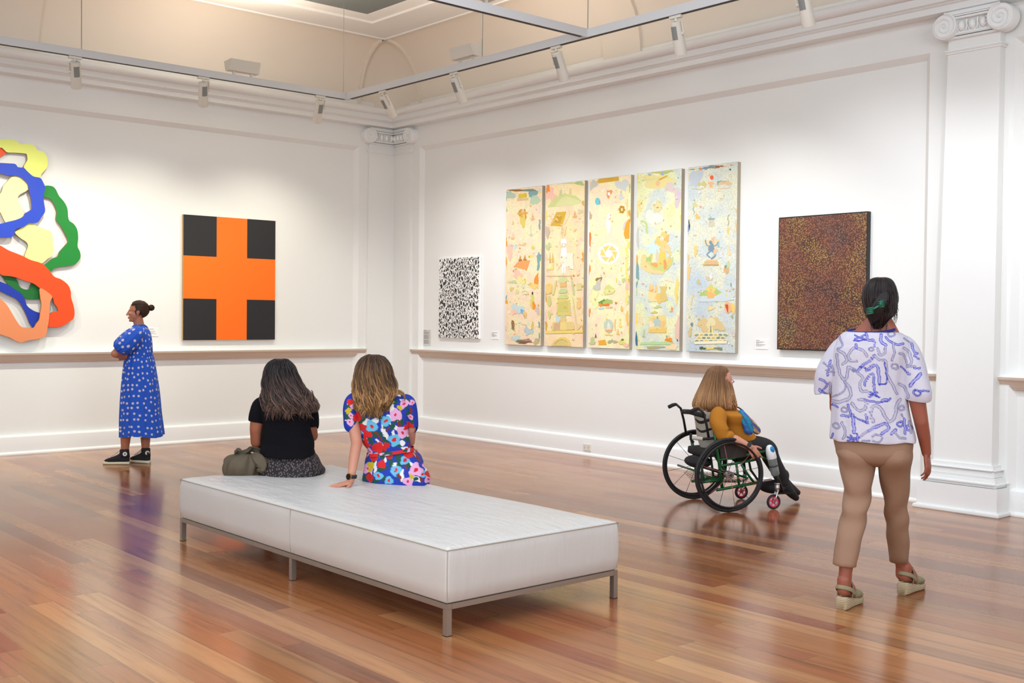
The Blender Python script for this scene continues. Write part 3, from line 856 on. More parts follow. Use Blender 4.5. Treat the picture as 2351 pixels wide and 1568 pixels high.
def panel(ya, yb, mat, label):
    root = thing('tall_panel_painting', label, 'painting', (0, (ya + yb) / 2, 1.184), 'five tall panels in a row')
    mb = MB(); mb.box((-0.0495, yb, 1.182), (-0.002, ya, 3.008)); mb.build('stretcher', M_pedge, root)
    return root, mat, ya, yb


C1 = (1140, 360, 3.4094); C2 = (1440, 360, 3.4094)
# panel 1 (crop corners 72,260 / 350,228 / 345,1478 / 68,1470)
r1 = panel(-2.335, -2.960, pastel('panel_ground_a', pal_pink, 1), 'first tall pastel panel from the corner, with an orange carpet shape and teal edges')
A = Art(C1, 11); A.ylo, A.yhi = -2.958, -2.337
A.edges((72, 260), (345, 230), (70, 1465), (340, 1475), [TEAL, GOLD, GRN, LBL, PINK, YEL])
A.blob(110, 300, 38, 30, (150, 180, 160)); A.blob(285, 285, 42, 28, (90, 140, 150)); A.blob(300, 340, 38, 40, (160, 190, 160)); A.poly([(170, 292), (235, 285), (238, 318), (172, 325)], (206, 186, 60)); A.poly([(160, 325), (250, 322), (248, 340), (162, 348)], TAN); A.blob(250, 262, 60, 10, (80, 110, 100)); A.blob(150, 262, 60, 9, BRN)
A.blob(205, 450, 34, 42, OCH, 0.35); A.blob(205, 500, 26, 48, (206, 180, 70), 0.3); A.blob(205, 440, 40, 12, GOLD, 0.4); A.blob(207, 425, 14, 14, TAN)
A.figure(283, 470, 55, (210, 160, 100)); A.figure(130, 620, 55, TAN, PINK); A.figure(130, 515, 36, TAN)
A.line([(270, 535), (268, 570), (272, 610)], 5, GRY); A.blob(270, 612, 18, 9, GRY)
A.blob(140, 705, 22, 14, LBL, 0.5); A.blob(205, 688, 26, 12, TAN, 0.6); A.blob(285, 712, 13, 18, (196, 190, 80), 0.2); A.blob(105, 740, 26, 60, PINK, 0.4)
A.poly([(180, 808), (264, 810), (238, 886), (130, 862)], (226, 134, 62)); A.figure(185, 795, 44, BRN, OCH); A.figure(222, 790, 44, (160, 120, 60), OCH)
A.blob(330, 810, 18, 60, TEAL, 0.6); A.blob(268, 776, 22, 9, YEL)
A.blob(165, 920, 40, 30, PINK, 0.5); A.blob(200, 970, 30, 34, (232, 214, 120), 0.6); A.blob(312, 965, 17, 48, ORG, 0.4, rot=0.25); A.blob(290, 1010, 28, 26, (228, 190, 90), 0.5); A.blob(265, 998, 11, 15, (206, 180, 70)); A.blob(130, 980, 28, 16, SAGE, 0.6)
A.blob(118, 1035, 15, 16, (206, 180, 100), 0.5); A.blob(160, 1055, 13, 20, (196, 204, 110), 0.2); A.line([(198, 1058), (222, 1050), (245, 1060)], 5, SAGE); A.line([(205, 1082), (225, 1072), (243, 1084)], 4, SAGE)
A.blob(278, 1130, 13, 70, (200, 196, 70), 0.25); A.blob(292, 1165, 13, 34, ORG, 0.25); A.blob(281, 1068, 6, 12, (20, 20, 30), 0.1)
A.blob(170, 1190, 48, 34, LBL, 0.5); A.blob(202, 1210, 17, 17, (84, 144, 220), 0.3); A.blob(222, 1235, 17, 26, (216, 176, 104), 0.4); A.blob(138, 1215, 16, 26, PINK, 0.5); A.blob(320, 1205, 14, 34, (190, 170, 180), 0.4)
A.blob(128, 1315, 13, 38, (150, 110, 60), 0.2); A.blob(128, 1338, 12, 10, DRK, 0.5); A.line([(200, 1310), (235, 1318), (225, 1345), (260, 1350)], 6, PINK); A.blob(280, 1330, 10, 40, (206, 176, 80), 0.3); A.blob(250, 1365, 30, 36, (160, 186, 196), 0.6)
A.blob(150, 1420, 30, 25, LBL, 0.5); A.blob(230, 1435, 40, 10, (150, 90, 90), 0.6); A.blob(312, 1445, 20, 26, (168, 156, 104), 0.3); A.blob(180, 1440, 30, 10, DRK, 0.6); A.blob(220, 1452, 60, 8, (120, 84, 60), 0.6)
A.scatter(85, 335, 280, 1450, 110, [TAN, GOLD, PINK, SAGE, LBL, WHT, OCH, YEL], (1.5, 6))
A.finish(r1)
# panel 2
r2 = panel(-3.025, -3.645, pastel('panel_ground_b', pal_gold, 2, 0.25), 'second tall pastel panel from the corner, showing green hill, white figure and temple plan')
A = Art(C1, 12); A.ylo, A.yhi = -3.643, -3.027
A.edges((386, 222), (684, 188), (382, 1475), (682, 1480), [GOLD, YEL, PINK, TAN])
A.blob(430, 300, 40, 60, PINK, 0.5); A.blob(560, 205, 60, 10, SAGE, 0.6); A.blob(650, 205, 30, 22, GRN, 0.5); A.blob(400, 250, 16, 40, ORG, 0.5)
A.poly([(398, 395), (430, 350), (455, 318), (485, 308), (530, 286), (580, 300), (620, 305), (650, 330), (672, 360), (600, 378), (520, 384), (450, 392)], (190, 196, 118)); A.poly([(455, 388), (500, 330), (545, 305), (590, 320), (640, 340), (670, 362), (600, 376)], (204, 208, 140)); A.poly([(490, 310), (494, 262), (510, 256), (514, 305)], SAGE); A.poly([(566, 295), (572, 248), (586, 246), (588, 298)], (200, 196, 110))
A.poly([(468, 434), (546, 428), (512, 546), (420, 540)], (206, 166, 50)); A.line([(485, 450), (460, 500), (440, 530)], 5, (180, 140, 40)); A.poly([(478, 470), (516, 465), (500, 520), (455, 518)], (190, 148, 44)); A.figure(614, 450, 60, (206, 150, 80)); A.line([(560, 410), (570, 450), (556, 490), (530, 530)], 3, TAN); A.blob(655, 430, 20, 22, (190, 176, 150), 0.5)
for k in range(60): A.blob(A.rng.uniform(400, 670), A.rng.uniform(400, 720), A.rng.uniform(3, 13), A.rng.uniform(2, 8), [TAN, (230, 196, 140), PINK, (214, 180, 110)][k % 4], 0.6, 8)
A.blob(398, 590, 14, 55, (186, 160, 140), 0.4)
A.line([(520, 640), (508, 600), (512, 545), (522, 590), (530, 620), (538, 580), (546, 545)], 6, (222, 190, 110))
A.blob(527, 668, 23, 28, WHT, 0.05); A.poly([(508, 660), (546, 660), (527, 706)], WHT); A.blob(519, 682, 4.5, 3, (70, 50, 60), 0.1); A.blob(535, 682, 4.5, 3, (70, 50, 60), 0.1)
A.poly([(508, 712), (546, 712), (542, 770), (545, 830), (540, 912), (531, 912), (529, 840), (522, 912), (513, 912), (512, 830), (513, 770)], (250, 242, 236)); A.poly([(508, 714), (503, 760), (501, 826), (507, 826), (511, 770)], WHT); A.poly([(546, 714), (551, 760), (553, 826), (547, 826), (543, 770)], WHT)
A.line([(478, 888), (500, 850), (540, 826)], 6, (236, 200, 180))
A.poly([(395, 790), (450, 790), (446, 884), (386, 888), (386, 872), (430, 868), (434, 806), (396, 806)], (222, 198, 110)); A.blob(404, 700, 16, 30, SAGE, 0.5); A.poly([(412, 830), (418, 740), (426, 830)], (196, 150, 80)); A.poly([(434, 830), (440, 744), (447, 830)], (196, 150, 80))
A.blob(560, 815, 60, 50, (220, 222, 200), 0.5)
A.poly([(390, 930), (610, 928), (610, 934), (390, 936)], TAN)
A.poly([(496, 952), (515, 938), (545, 938), (556, 965), (540, 985), (490, 985), (480, 970)], (184, 196, 130)); A.poly([(496, 985), (548, 985), (548, 1018), (496, 1020)], (214, 160, 90))
A.poly([(484, 1060), (500, 1030), (545, 1030), (556, 1052), (546, 1066), (490, 1068)], SAGE); A.poly([(476, 1105), (500, 1075), (548, 1075), (566, 1098), (552, 1110), (480, 1112)], (190, 196, 110)); A.poly([(468, 1225), (478, 1120), (572, 1118), (580, 1240), (468, 1245)], (206, 186, 90)); A.poly([(480, 1215), (490, 1135), (562, 1133), (566, 1218)], (188, 180, 80))
A.poly([(500, 1250), (540, 1250), (545, 1295), (498, 1295)], (226, 180, 100)); A.poly([(505, 1235), (535, 1235), (540, 1262), (500, 1262)], SAGE)
A.poly([(440, 1294), (600, 1290), (612, 1352), (430, 1358)], (216, 190, 110)); A.poly([(452, 1300), (500, 1299), (495, 1352), (444, 1354)], (196, 150, 110)); A.poly([(500, 1296), (542, 1296), (548, 1356), (496, 1358)], (226, 200, 110))
A.poly([(432, 1080), (460, 965), (474, 965), (448, 1085)], (200, 196, 110)); A.poly([(580, 965), (596, 965), (612, 1080), (598, 1080)], SAGE); A.line([(596, 1100), (612, 1220), (628, 1350)], 7, (206, 200, 120)); A.poly([(384, 1000), (420, 985), (436, 1000), (430, 1070), (386, 1075)], (222, 184, 100)); A.poly([(625, 990), (665, 988), (668, 1040), (628, 1045)], (200, 190, 120))
A.blob(412, 1130, 16, 42, (184, 190, 104), 0.2); A.blob(645, 1150, 17, 46, (220, 176, 100), 0.3); A.blob(480, 1270, 18, 30, LBL, 0.4); A.blob(412, 1235, 13, 30, (190, 196, 110), 0.3); A.blob(640, 1330, 18, 24, (220, 190, 130), 0.4)
A.poly([(384, 1362), (680, 1356), (680, 1378), (384, 1384)], (232, 200, 90)); A.poly([(428, 1478), (450, 1440), (500, 1412), (540, 1412), (570, 1436), (584, 1480), (566, 1480), (550, 1446), (520, 1430), (490, 1434), (460, 1456), (448, 1479)], (226, 190, 84)); A.poly([(448, 1479), (470, 1450), (510, 1436), (545, 1448), (562, 1480)], (206, 184, 96))
A.scatter(395, 675, 720, 1460, 90, [TAN, GOLD, PINK, SAGE, OCH, YEL], (1.5, 6))
A.finish(r2)
# panel 3
r3 = panel(-3.722, -4.330, pastel('panel_ground_c', pal_lemon, 3, 0.2), 'middle tall pastel panel, with a round white disc holding a gold interlaced ring')
A = Art(C1, 13); A.ylo, A.yhi = -4.328, -3.724
A.edges((724, 182), (1048, 142), (722, 1490), (1046, 1500), [YEL, GOLD, SAGE, PINK, ORG])
A.blob(760, 215, 30, 40, GRY, 0.5); A.blob(985, 220, 45, 50, (196, 204, 210), 0.5); A.poly([(790, 190), (800, 172), (955, 155), (958, 186), (800, 208)], (214, 166, 52)); A.blob(870, 170, 60, 9, (206, 160, 60), 0.5)
A.blob(880, 287, 22, 28, (228, 132, 70), 0.45, 20); A.blob(880, 290, 10, 13, WHT, 0.1)
A.blob(792, 350, 21, 29, (64, 186, 206), 0.05, 18); A.blob(808, 357, 6, 14, (196, 96, 160), 0.3)
for k in range(6):
    t = k * PI / 3; A.blob(981 + 16 * math.cos(t), 413 + 22 * math.sin(t), 13, 9, (184, 140, 36), 0.1, 12, rot=t + 0.9)
A.blob(981, 413, 6, 8, (240, 224, 180), 0.1)
A.figure(880, 465, 60, (228, 180, 160), WHT); A.figure(975, 300, 70, (200, 204, 204)); A.blob(762, 552, 13, 17, (222, 224, 190), 0.2); A.blob(780, 612, 16, 5, YEL); A.blob(875, 540, 16, 70, (252, 244, 220), 0.3)
A.poly([(1002, 560), (1012, 520), (1030, 490), (1043, 486), (1040, 640), (1008, 645), (995, 605)], (232, 160, 48)); A.poly([(985, 560), (995, 520), (1020, 496), (1008, 540), (992, 585)], (208, 190, 206)); A.line([(1024, 330), (1022, 400), (1026, 470)], 8, (226, 190, 110))
A.blob(878, 758, 84, 84, WHT, 0.0, 36)
for k in range(6):                                           # six interlaced gold bands leave a hexagonal opening
    t = k * PI / 3 + 0.25; c_, s2 = math.cos(t), math.sin(t); c3, s3 = math.cos(t + PI / 3), math.sin(t + PI / 3)
    R0, R1 = 31, 69
    p = lambda r, a: (878 + r * math.cos(a), 758 + r * math.sin(a))
    A.poly([p(R0, t + 0.05), p(R0 + 2, t + PI / 3 - 0.06), p(R1, t + PI / 3 + 0.44), p(R1, t + 0.60)], (236, 196, 92))
for y in range(720, 1180, 46): A.blob(1022 + A.rng.uniform(-8, 8), y, 11, 22, (226, 214, 90), 0.6)
A.blob(730, 640, 9, 70, (222, 130, 60), 0.4); A.blob(733, 460, 9, 40, (180, 150, 120), 0.5); A.blob(770, 1100, 40, 70, (226, 232, 160), 0.5)
A.blob(800, 965, 20, 28, (150, 112, 56), 0.5); A.blob(790, 1010, 30, 40, GRY, 0.6); A.blob(880, 1045, 52, 34, (200, 206, 110), 0.35); A.blob(880, 1050, 34, 16, (216, 216, 140), 0.5); A.blob(960, 985, 14, 20, (206, 206, 196), 0.3); A.blob(995, 965, 16, 18, SAGE, 0.3)
A.blob(825, 1140, 24, 22, (106, 154, 60), 0.5); A.blob(870, 1135, 34, 24, (150, 176, 70), 0.5); A.blob(850, 1160, 34, 11, (230, 120, 40), 0.6); A.blob(815, 1160, 12, 14, ORG, 0.4); A.blob(822, 1185, 20, 12, LBL, 0.5); A.blob(885, 1180, 26, 7, TAN, 0.5)
A.blob(980, 1190, 9, 26, (226, 176, 70), 0.3); A.blob(934, 1145, 6, 11, RED, 0.3); A.blob(938, 965, 6, 18, YEL); A.blob(975, 880, 5, 18, YEL); A.blob(1023, 1010, 12, 42, PINK, 0.4)
A.blob(877, 1325, 37, 52, (186, 196, 170), 0.05, 20); A.blob(877, 1325, 30, 43, (170, 200, 190), 0.05, 20); A.figure(877, 1325, 72, (228, 204, 170), (214, 222, 206)); A.blob(877, 1362, 26, 9, (226, 140, 90), 0.3); A.blob(878, 1392, 30, 9, (226, 206, 120), 0.4)
A.figure(776, 1400, 30, DRK, BRN); A.line([(930, 1270), (925, 1320), (930, 1360)], 9, (232, 190, 110)); A.blob(968, 1315, 13, 22, (232, 214, 120), 0.4); A.figure(950, 1370, 44, (236, 180, 110)); A.blob(1022, 1260, 12, 50, (232, 184, 70), 0.4)
A.poly([(795, 1440), (850, 1430), (862, 1470), (800, 1472)], (232, 170, 50)); A.blob(750, 1445, 26, 24, SAGE, 0.6); A.blob(905, 1445, 30, 16, (150, 160, 110), 0.7); A.blob(985, 1455, 30, 20, (222, 206, 90), 0.5); A.blob(1015, 1475, 26, 12, PINK, 0.4); A.blob(985, 1432, 10, 8, (60, 110, 90), 0.5)
A.scatter(735, 1035, 230, 1480, 100, [TAN, GOLD, PINK, SAGE, WHT, YEL, (226, 214, 90)], (1.5, 6))
A.finish(r3)
# panel 4
r4 = panel(-4.415, -5.014, pastel('panel_ground_d', pal_lime, 4, 0.3), 'fourth tall panel from the corner, yellow green with a figure group on a boat-shaped crescent')
A = Art(C2, 14); A.ylo, A.yhi = -5.012, -4.417
A.edges((72, 130), (430, 92), (66, 1500), (420, 1515), [SAGE, YEL, GOLD, TEAL, (196, 196, 110)])
A.blob(250, 112, 130, 22, (170, 176, 84), 0.5); A.blob(240, 190, 140, 50, (222, 206, 130), 0.4); A.poly([(110, 178), (330, 150), (330, 164), (112, 196)], (204, 206, 130)); A.poly([(240, 178), (320, 140), (310, 156), (250, 188)], (206, 160, 50)); A.blob(275, 135, 12, 11, BLU, 0.4); A.blob(175, 140, 14, 8, (120, 160, 160), 0.5); A.blob(230, 138, 24, 10, (236, 226, 190), 0.5)
A.blob(240, 205, 18, 26, (222, 180, 120), 0.2); A.blob(240, 208, 11, 17, (226, 170, 130), 0.2)
A.blob(345, 245, 50, 40, (204, 186, 190), 0.5); A.blob(395, 330, 25, 70, (200, 180, 200), 0.4); A.blob(95, 380, 30, 40, (226, 204, 130), 0.5)
A.blob(240, 388, 34, 44, (222, 196, 126), 0.05, 20)
for k in range(10):
    t = 2 * PI * k / 10; A.line([(240 + 8 * math.cos(t), 388 + 10 * math.sin(t)), (240 + 30 * math.cos(t), 388 + 40 * math.sin(t))], 3.5, (236, 226, 190))
A.blob(238, 398, 10, 5, (120, 130, 70), 0.2)
A.line([(104, 505), (128, 505), (152, 530), (150, 570), (158, 600)], 15, (170, 196, 120)); A.line([(104, 515), (125, 540), (140, 545)], 8, (196, 206, 140)); A.blob(210, 480, 60, 60, (232, 238, 210), 0.4)
A.blob(215, 720, 60, 50, (184, 222, 226), 0.5); A.blob(80, 640, 15, 60, GRY, 0.6)
A.blob(275, 650, 54, 50, (222, 190, 100), 0.4); A.blob(270, 640, 17, 19, (238, 206, 170), 0.1); A.blob(310, 640, 22, 26, (226, 164, 80), 0.5); A.blob(235, 665, 18, 30, (226, 184, 90), 0.5)
A.poly([(106, 800), (120, 765), (145, 768), (160, 800), (200, 830), (330, 810), (360, 780), (352, 840), (320, 880), (270, 912), (200, 920), (150, 895), (115, 850)], (184, 196, 104)); A.poly([(104, 860), (108, 800), (122, 766), (142, 778), (160, 835), (200, 880), (290, 900), (280, 918), (190, 918), (140, 895)], (226, 196, 130))
A.poly([(262, 700), (290, 690), (305, 780), (318, 850), (240, 850), (248, 780)], (232, 190, 70)); A.blob(305, 720, 34, 40, (232, 190, 130), 0.5); A.blob(185, 785, 12, 26, (214, 176, 80), 0.3); A.blob(236, 780, 14, 50, (200, 190, 170), 0.3); A.blob(215, 845, 26, 20, (230, 140, 70), 0.4); A.blob(296, 845, 12, 46, (226, 130, 70), 0.3); A.blob(330, 815, 18, 30, (216, 180, 90), 0.4); A.blob(170, 800, 16, 24, (150, 180, 90), 0.5)
A.blob(330, 965, 34, 12, (238, 214, 180), 0.6); A.blob(388, 1050, 17, 90, (226, 200, 100), 0.4); A.blob(78, 900, 13, 80, TEAL, 0.4); A.blob(72, 1430, 8, 60, (50, 110, 130), 0.3)
for cx in (180, 200, 225): A.poly([(cx - 12, 1060), (cx - 6, 1010), (cx, 985), (cx + 6, 1010), (cx + 12, 1060)], (232, 186, 100))
A.poly([(165, 1055), (230, 1055), (236, 1130), (160, 1138)], (232, 206, 140)); A.blob(245, 1105, 26, 36, (226, 180, 80), 0.5); A.poly([(252, 1016), (312, 1012), (300, 1060), (320, 1120), (270, 1138), (250, 1090), (264, 1050)], (206, 176, 90)); A.blob(200, 1050, 26, 12, (226, 150, 90), 0.4); A.blob(170, 1125, 12, 10, LBL)
A.blob(240, 1175, 28, 13, SAGE, 0.5); A.blob(212, 1218, 28, 8, (196, 176, 80), 0.4); A.blob(350, 1195, 11, 16, (230, 130, 90), 0.5)
A.poly([(170, 1250), (300, 1236), (306, 1376), (168, 1372)], (226, 200, 116)); A.blob(236, 1300, 34, 40, (160, 184, 186), 0.4); A.blob(190, 1310, 20, 24, (236, 214, 170), 0.4); A.blob(280, 1315, 26, 30, (226, 180, 100), 0.5); A.poly([(168, 1350), (306, 1340), (306, 1378), (164, 1376)], (228, 184, 80)); A.blob(130, 1385, 10, 26, SAGE, 0.5)
A.blob(328, 1435, 26, 26, (232, 140, 44), 0.4); A.blob(325, 1410, 10, 14, (230, 180, 120), 0.2); A.poly([(98, 1462), (130, 1448), (160, 1452), (200, 1442), (250, 1450), (300, 1444), (340, 1452), (366, 1458), (366, 1470), (98, 1470)], (160, 208, 140)); A.blob(395, 1350, 20, 100, (222, 180, 170), 0.3); A.blob(215, 1492, 64, 13, (150, 150, 96), 0.4); A.blob(393, 1436, 5, 8, (20, 20, 30)); A.blob(350, 1490, 50, 20, (238, 206, 160), 0.3)
A.scatter(85, 410, 160, 1490, 120, [TAN, GOLD, PINK, SAGE, WHT, YEL, TEAL, GRN], (1.5, 6))
A.finish(r4)
# panel 5
r5 = panel(-5.101, -5.704, pastel('panel_ground_e', pal_blue, 5, 0.4), 'last of the five tall panels, blue grey with a blue dancing figure')
A = Art(C2, 15); A.ylo, A.yhi = -5.702, -5.103
A.edges((472, 82), (860, 42), (466, 1512), (856, 1525), [GRY, (206, 190, 130), LBL, TAN])
A.blob(540, 160, 60, 60, (168, 184, 206), 0.4); A.blob(655, 80, 60, 11, (84, 110, 120), 0.7); A.blob(720, 76, 36, 9, (150, 90, 60), 0.6); A.blob(600, 92, 30, 10, (90, 110, 150), 0.6); A.blob(575, 95, 10, 11, ORG, 0.3); A.blob(510, 98, 22, 4, DRK, 0.4); A.blob(806, 99, 9, 6, (60, 84, 50), 0.4); A.blob(815, 65, 12, 8, (206, 140, 70), 0.5); A.blob(765, 74, 14, 7, (220, 170, 120), 0.5)
A.blob(662, 162, 14, 19, (226, 96, 56), 0.1, 16); A.blob(590, 215, 30, 24, (186, 180, 110), 0.6); A.blob(655, 215, 24, 20, (226, 160, 110), 0.6); A.blob(730, 200, 30, 16, (90, 140, 120), 0.7); A.blob(770, 205, 40, 22, (206, 170, 130), 0.7); A.line([(510, 250), (560, 256), (600, 248)], 4, (180, 150, 100)); A.line([(710, 248), (760, 250), (808, 240)], 4, (200, 150, 90)); A.blob(550, 128, 7, 9, (226, 190, 70))
A.blob(530, 375, 18, 20, (190, 190, 120), 0.4); A.line([(520, 392), (515, 415), (526, 430), (520, 450)], 5, (120, 130, 90)); A.blob(550, 470, 20, 18, (216, 170, 70), 0.5); A.blob(575, 392, 9, 8, (226, 130, 110)); A.blob(735, 330, 14, 12, (222, 190, 150), 0.4); A.line([(800, 450), (786, 480), (795, 510), (788, 540)], 7, (150, 146, 100)); A.blob(790, 575, 11, 24, (220, 180, 100), 0.4)
A.poly([(632, 485), (685, 483), (680, 500), (690, 545), (634, 547), (642, 505)], (184, 180, 160)); A.poly([(632, 482), (686, 480), (680, 494), (640, 496)], (100, 136, 160)); A.blob(485, 535, 6, 40, (50, 60, 90), 0.4); A.blob(476, 565, 8, 28, (84, 120, 180), 0.4)
A.blob(660, 690, 50, 62, (206, 190, 150), 0.5); A.blob(655, 670, 14, 17, (74, 110, 146), 0.2); A.blob(660, 715, 30, 30, (78, 116, 150), 0.4); A.line([(648, 700), (622, 690), (612, 650)], 9, (84, 120, 150)); A.line([(676, 700), (700, 690), (712, 664)], 9, (84, 120, 150)); A.line([(665, 735), (690, 770), (655, 800)], 13, (80, 118, 152)); A.line([(650, 740), (625, 765), (650, 790)], 11, (84, 122, 156)); A.blob(672, 650, 16, 22, (222, 160, 130), 0.4); A.blob(690, 740, 18, 18, (222, 170, 120), 0.5); A.blob(600, 690, 9, 14, LBL, 0.5); A.blob(715, 690, 9, 20, (120, 160, 190), 0.5)
A.poly([(592, 850), (605, 820), (622, 808), (700, 808), (712, 825), (718, 850)], (210, 160, 100)); A.blob(655, 826, 46, 9, (232, 150, 110), 0.3); A.poly([(592, 842), (718, 842), (718, 852), (592, 852)], (150, 130, 80)); A.blob(625, 830, 9, 7, (150, 170, 140)); A.blob(690, 830, 9, 7, (150, 170, 140))
A.blob(535, 735, 13, 52, (216, 186, 110), 0.3); A.blob(795, 740, 15, 34, (216, 196, 160), 0.5); A.blob(790, 845, 14, 26, SAGE, 0.4); A.blob(776, 890, 19, 28, (196, 150, 90), 0.4); A.blob(770, 860, 9, 14, (84, 120, 130), 0.4); A.blob(482, 900, 12, 70, (222, 180, 110), 0.4)
A.figure(655, 940, 50, (224, 180, 140), WHT); A.blob(558, 980, 18, 16, (180, 176, 110), 0.6); A.blob(632, 955, 12, 12, TAN, 0.5); A.blob(700, 1090, 110, 60, (186, 204, 216), 0.4)
A.blob(655, 1060, 70, 34, (150, 180, 90), 0.5); A.blob(655, 1045, 40, 30, (222, 190, 90), 0.4); A.blob(655, 1082, 44, 22, (228, 160, 80), 0.5); A.blob(655, 1015, 17, 18, (190, 190, 90), 0.3)
A.line([(520, 1070), (505, 1110), (500, 1160)], 11, (222, 190, 140)); A.blob(812, 1000, 5, 16, TEAL); A.blob(775, 1085, 8, 8, YEL); A.blob(655, 1185, 30, 14, (226, 206, 120), 0.5); A.blob(790, 1180, 30, 48, (226, 160, 110), 0.15); A.blob(782, 1180, 11, 32, (190, 80, 50), 0.5); A.blob(830, 1185, 18, 40, (226, 190, 90), 0.4); A.blob(655, 1257, 9, 11, BRN, 0.0); A.blob(655, 1257, 6, 8, (222, 214, 180), 0.0)
A.blob(600, 1320, 46, 56, (206, 178, 120), 0.5); A.blob(705, 1315, 46, 56, (206, 178, 120), 0.5); A.blob(655, 1300, 34, 40, (220, 206, 160), 0.3); A.poly([(628, 1410), (640, 1330), (654, 1298), (668, 1330), (682, 1410)], (226, 210, 140)); A.poly([(646, 1380), (654, 1300), (662, 1380)], (120, 130, 70))
for k in range(7):
    for j in range(3):
        cx = 545 + k * 37 + (18 if j % 2 else 0); cy = 1390 + j * 24
        if cx < 778: A.blob(cx, cy, 24, 14, (232, 220, 170), 0.05, 12); A.blob(cx, cy + 4, 17, 9, [(110, 140, 130), (206, 170, 80), (90, 120, 120)][(k + j) % 3], 0.1, 12)
A.poly([(526, 1446), (780, 1438), (780, 1462), (526, 1466)], (236, 228, 196)); A.blob(590, 1498, 26, 11, (80, 96, 60), 0.5); A.blob(650, 1500, 34, 10, (222, 196, 100), 0.5); A.blob(715, 1500, 30, 12, (90, 110, 80), 0.5); A.blob(505, 1312, 11, 13, (84, 110, 100), 0.4); A.blob(820, 1250, 10, 12, (130, 160, 100), 0.4); A.blob(490, 1370, 14, 34, (200, 176, 120), 0.5); A.blob(835, 1390, 12, 30, (206, 190, 190), 0.5); A.blob(820, 1478, 4, 5, DRK)
A.scatter(485, 845, 110, 1500, 130, [TAN, GRY, PINK, SAGE, WHT, (206, 190, 110), LBL, (214, 170, 110)], (1.5, 6))
A.finish(r5)

# ---- brown field of tiny dots
def brown_mat():
    mt = newmat('brown_dot_field', rough=0.6); t = NT(mt); o = t.mapping(t.obj(), (1, 1.0, 0.9), rot=(0.5, 0, 0))
    vo = t.new('ShaderNodeTexVoronoi'); vo.inputs['Scale'].default_value = 88; vo.inputs['Randomness'].default_value = 0.75; t.link(o, vo.inputs['Vector'])
    v2 = t.new('ShaderNodeTexVoronoi'); v2.inputs['Scale'].default_value = 88; v2.inputs['Randomness'].default_value = 0.75; t.link(o, v2.inputs['Vector'])
    big = t.noise(t.obj(), 2.6, 4, 0.6)
    ground = t.ramp(big, [(0.35, srgb(66, 44, 38)), (0.5, srgb(92, 54, 42)), (0.65, srgb(74, 56, 52))])
    b2 = t.noise(t.mapping(t.obj(), loc=(3, 1, 5)), 2.2, 5, 0.65)
    dotc = t.ramp(b2, [(0.32, srgb(176, 130, 76)), (0.43, srgb(184, 152, 84)), (0.5, srgb(172, 118, 78)), (0.58, srgb(160, 104, 84)), (0.68, srgb(136, 108, 98))])
    cr = t.new('ShaderNodeSeparateColor'); t.link(v2.outputs['Color'], cr.inputs[0])
    rad = t.math('ADD', t.math('MULTIPLY', cr.outputs[0], 0.16), 0.29)
    isd = t.math('LESS_THAN', vo.outputs['Distance'], rad)
    dim = t.mix(t.math('MULTIPLY', cr.outputs[1], 0.45), dotc, ground)
    t.link(t.mix(isd, ground, dim), t.b.inputs['Base Color']); return mt
root = thing('dark_dot_painting', 'dark brown painting of countless tiny ochre dots in a thin black edge, rightmost painting', 'painting', (0, -6.64, 1.232))
mb = MB(); mb.box((-0.05, -7.095, 1.232), (-0.002, -6.183, 2.446)); mb.build('frame', newmat('black_edge', srgb(22, 20, 20), 0.5), root)
mb = MB(); mb.add([(-0.0505, -6.191, 1.242), (-0.0505, -7.087, 1.242), (-0.0505, -7.087, 2.436), (-0.0505, -6.191, 2.436)], [(0, 1, 2, 3)]); mb.build('canvas_face', brown_mat(), root)

# ---- wall labels and socket
M_card = newmat('label_card', srgb(238, 238, 236), 0.6); M_cardg = newmat('grey_label_card', srgb(206, 204, 200), 0.6); M_txt = newmat('label_print', srgb(110, 108, 106), 0.7)
def wall_label(side, a0, a1, z0, z1, label, lines, mat=M_card):
    P = (lambda a, o, z: (-a, -o, z)) if side == 'L' else (lambda a, o, z: (-o, -a, z))
    root = thing('wall_label', label, 'label', P((a0 + a1) / 2, 0, z0), 'wall labels')
    mb = MB(); mb.box(P(a0, 0.0, z0), P(a1, 0.006, z1)); mb.build('card', mat, root)
    mb = MB(); rg = np.random.default_rng(int(a0 * 100)); w = abs(a1 - a0); up = (a1 > a0)
    s0 = (a0 if side == 'R' else a1); sg = 1 if side == 'R' else -1
    for (zf, h, x0, x1) in lines:
        z = z0 + (z1 - z0) * zf; x = x0
        while x < x1 - 0.02:
            e = min(x + rg.uniform(0.05, 0.14), x1)
            mb.box(P(s0 + sg * w * x, 0.0062, z), P(s0 + sg * w * e, 0.0068, z + h)); x = e + 0.025
    mb.build('print', M_txt, root)
wall_label('R', 0.662, 0.817, 1.128, 1.333, 'tall grey text label on the right wall beside the corner pilaster', [(0.92, 0.006, 0.08, 0.45)] + [(0.84 - 0.038 * k, 0.0035, 0.08, 0.85 - 0.1 * (k % 3)) for k in range(20) if k not in (4, 12)], M_cardg)
wall_label('R', 2.030, 2.166, 1.239, 1.328, 'small white label between the dotted canvas and first tall panel', [(0.86, 0.005, 0.08, 0.85)] + [(0.70 - 0.09 * k, 0.0035, 0.08, [0.55, 0.4, 0.62, 0.8, 0.5][k]) for k in range(5)])
wall_label('R', 5.905, 6.047, 1.228, 1.320, 'small white label between the last tall panel and brown dot painting', [(0.86, 0.005, 0.08, 0.35)] + [(0.72 - 0.09 * k, 0.0035, 0.08, [0.75, 0.6, 0.3, 0.8, 0.7, 0.5][k]) for k in range(6)])
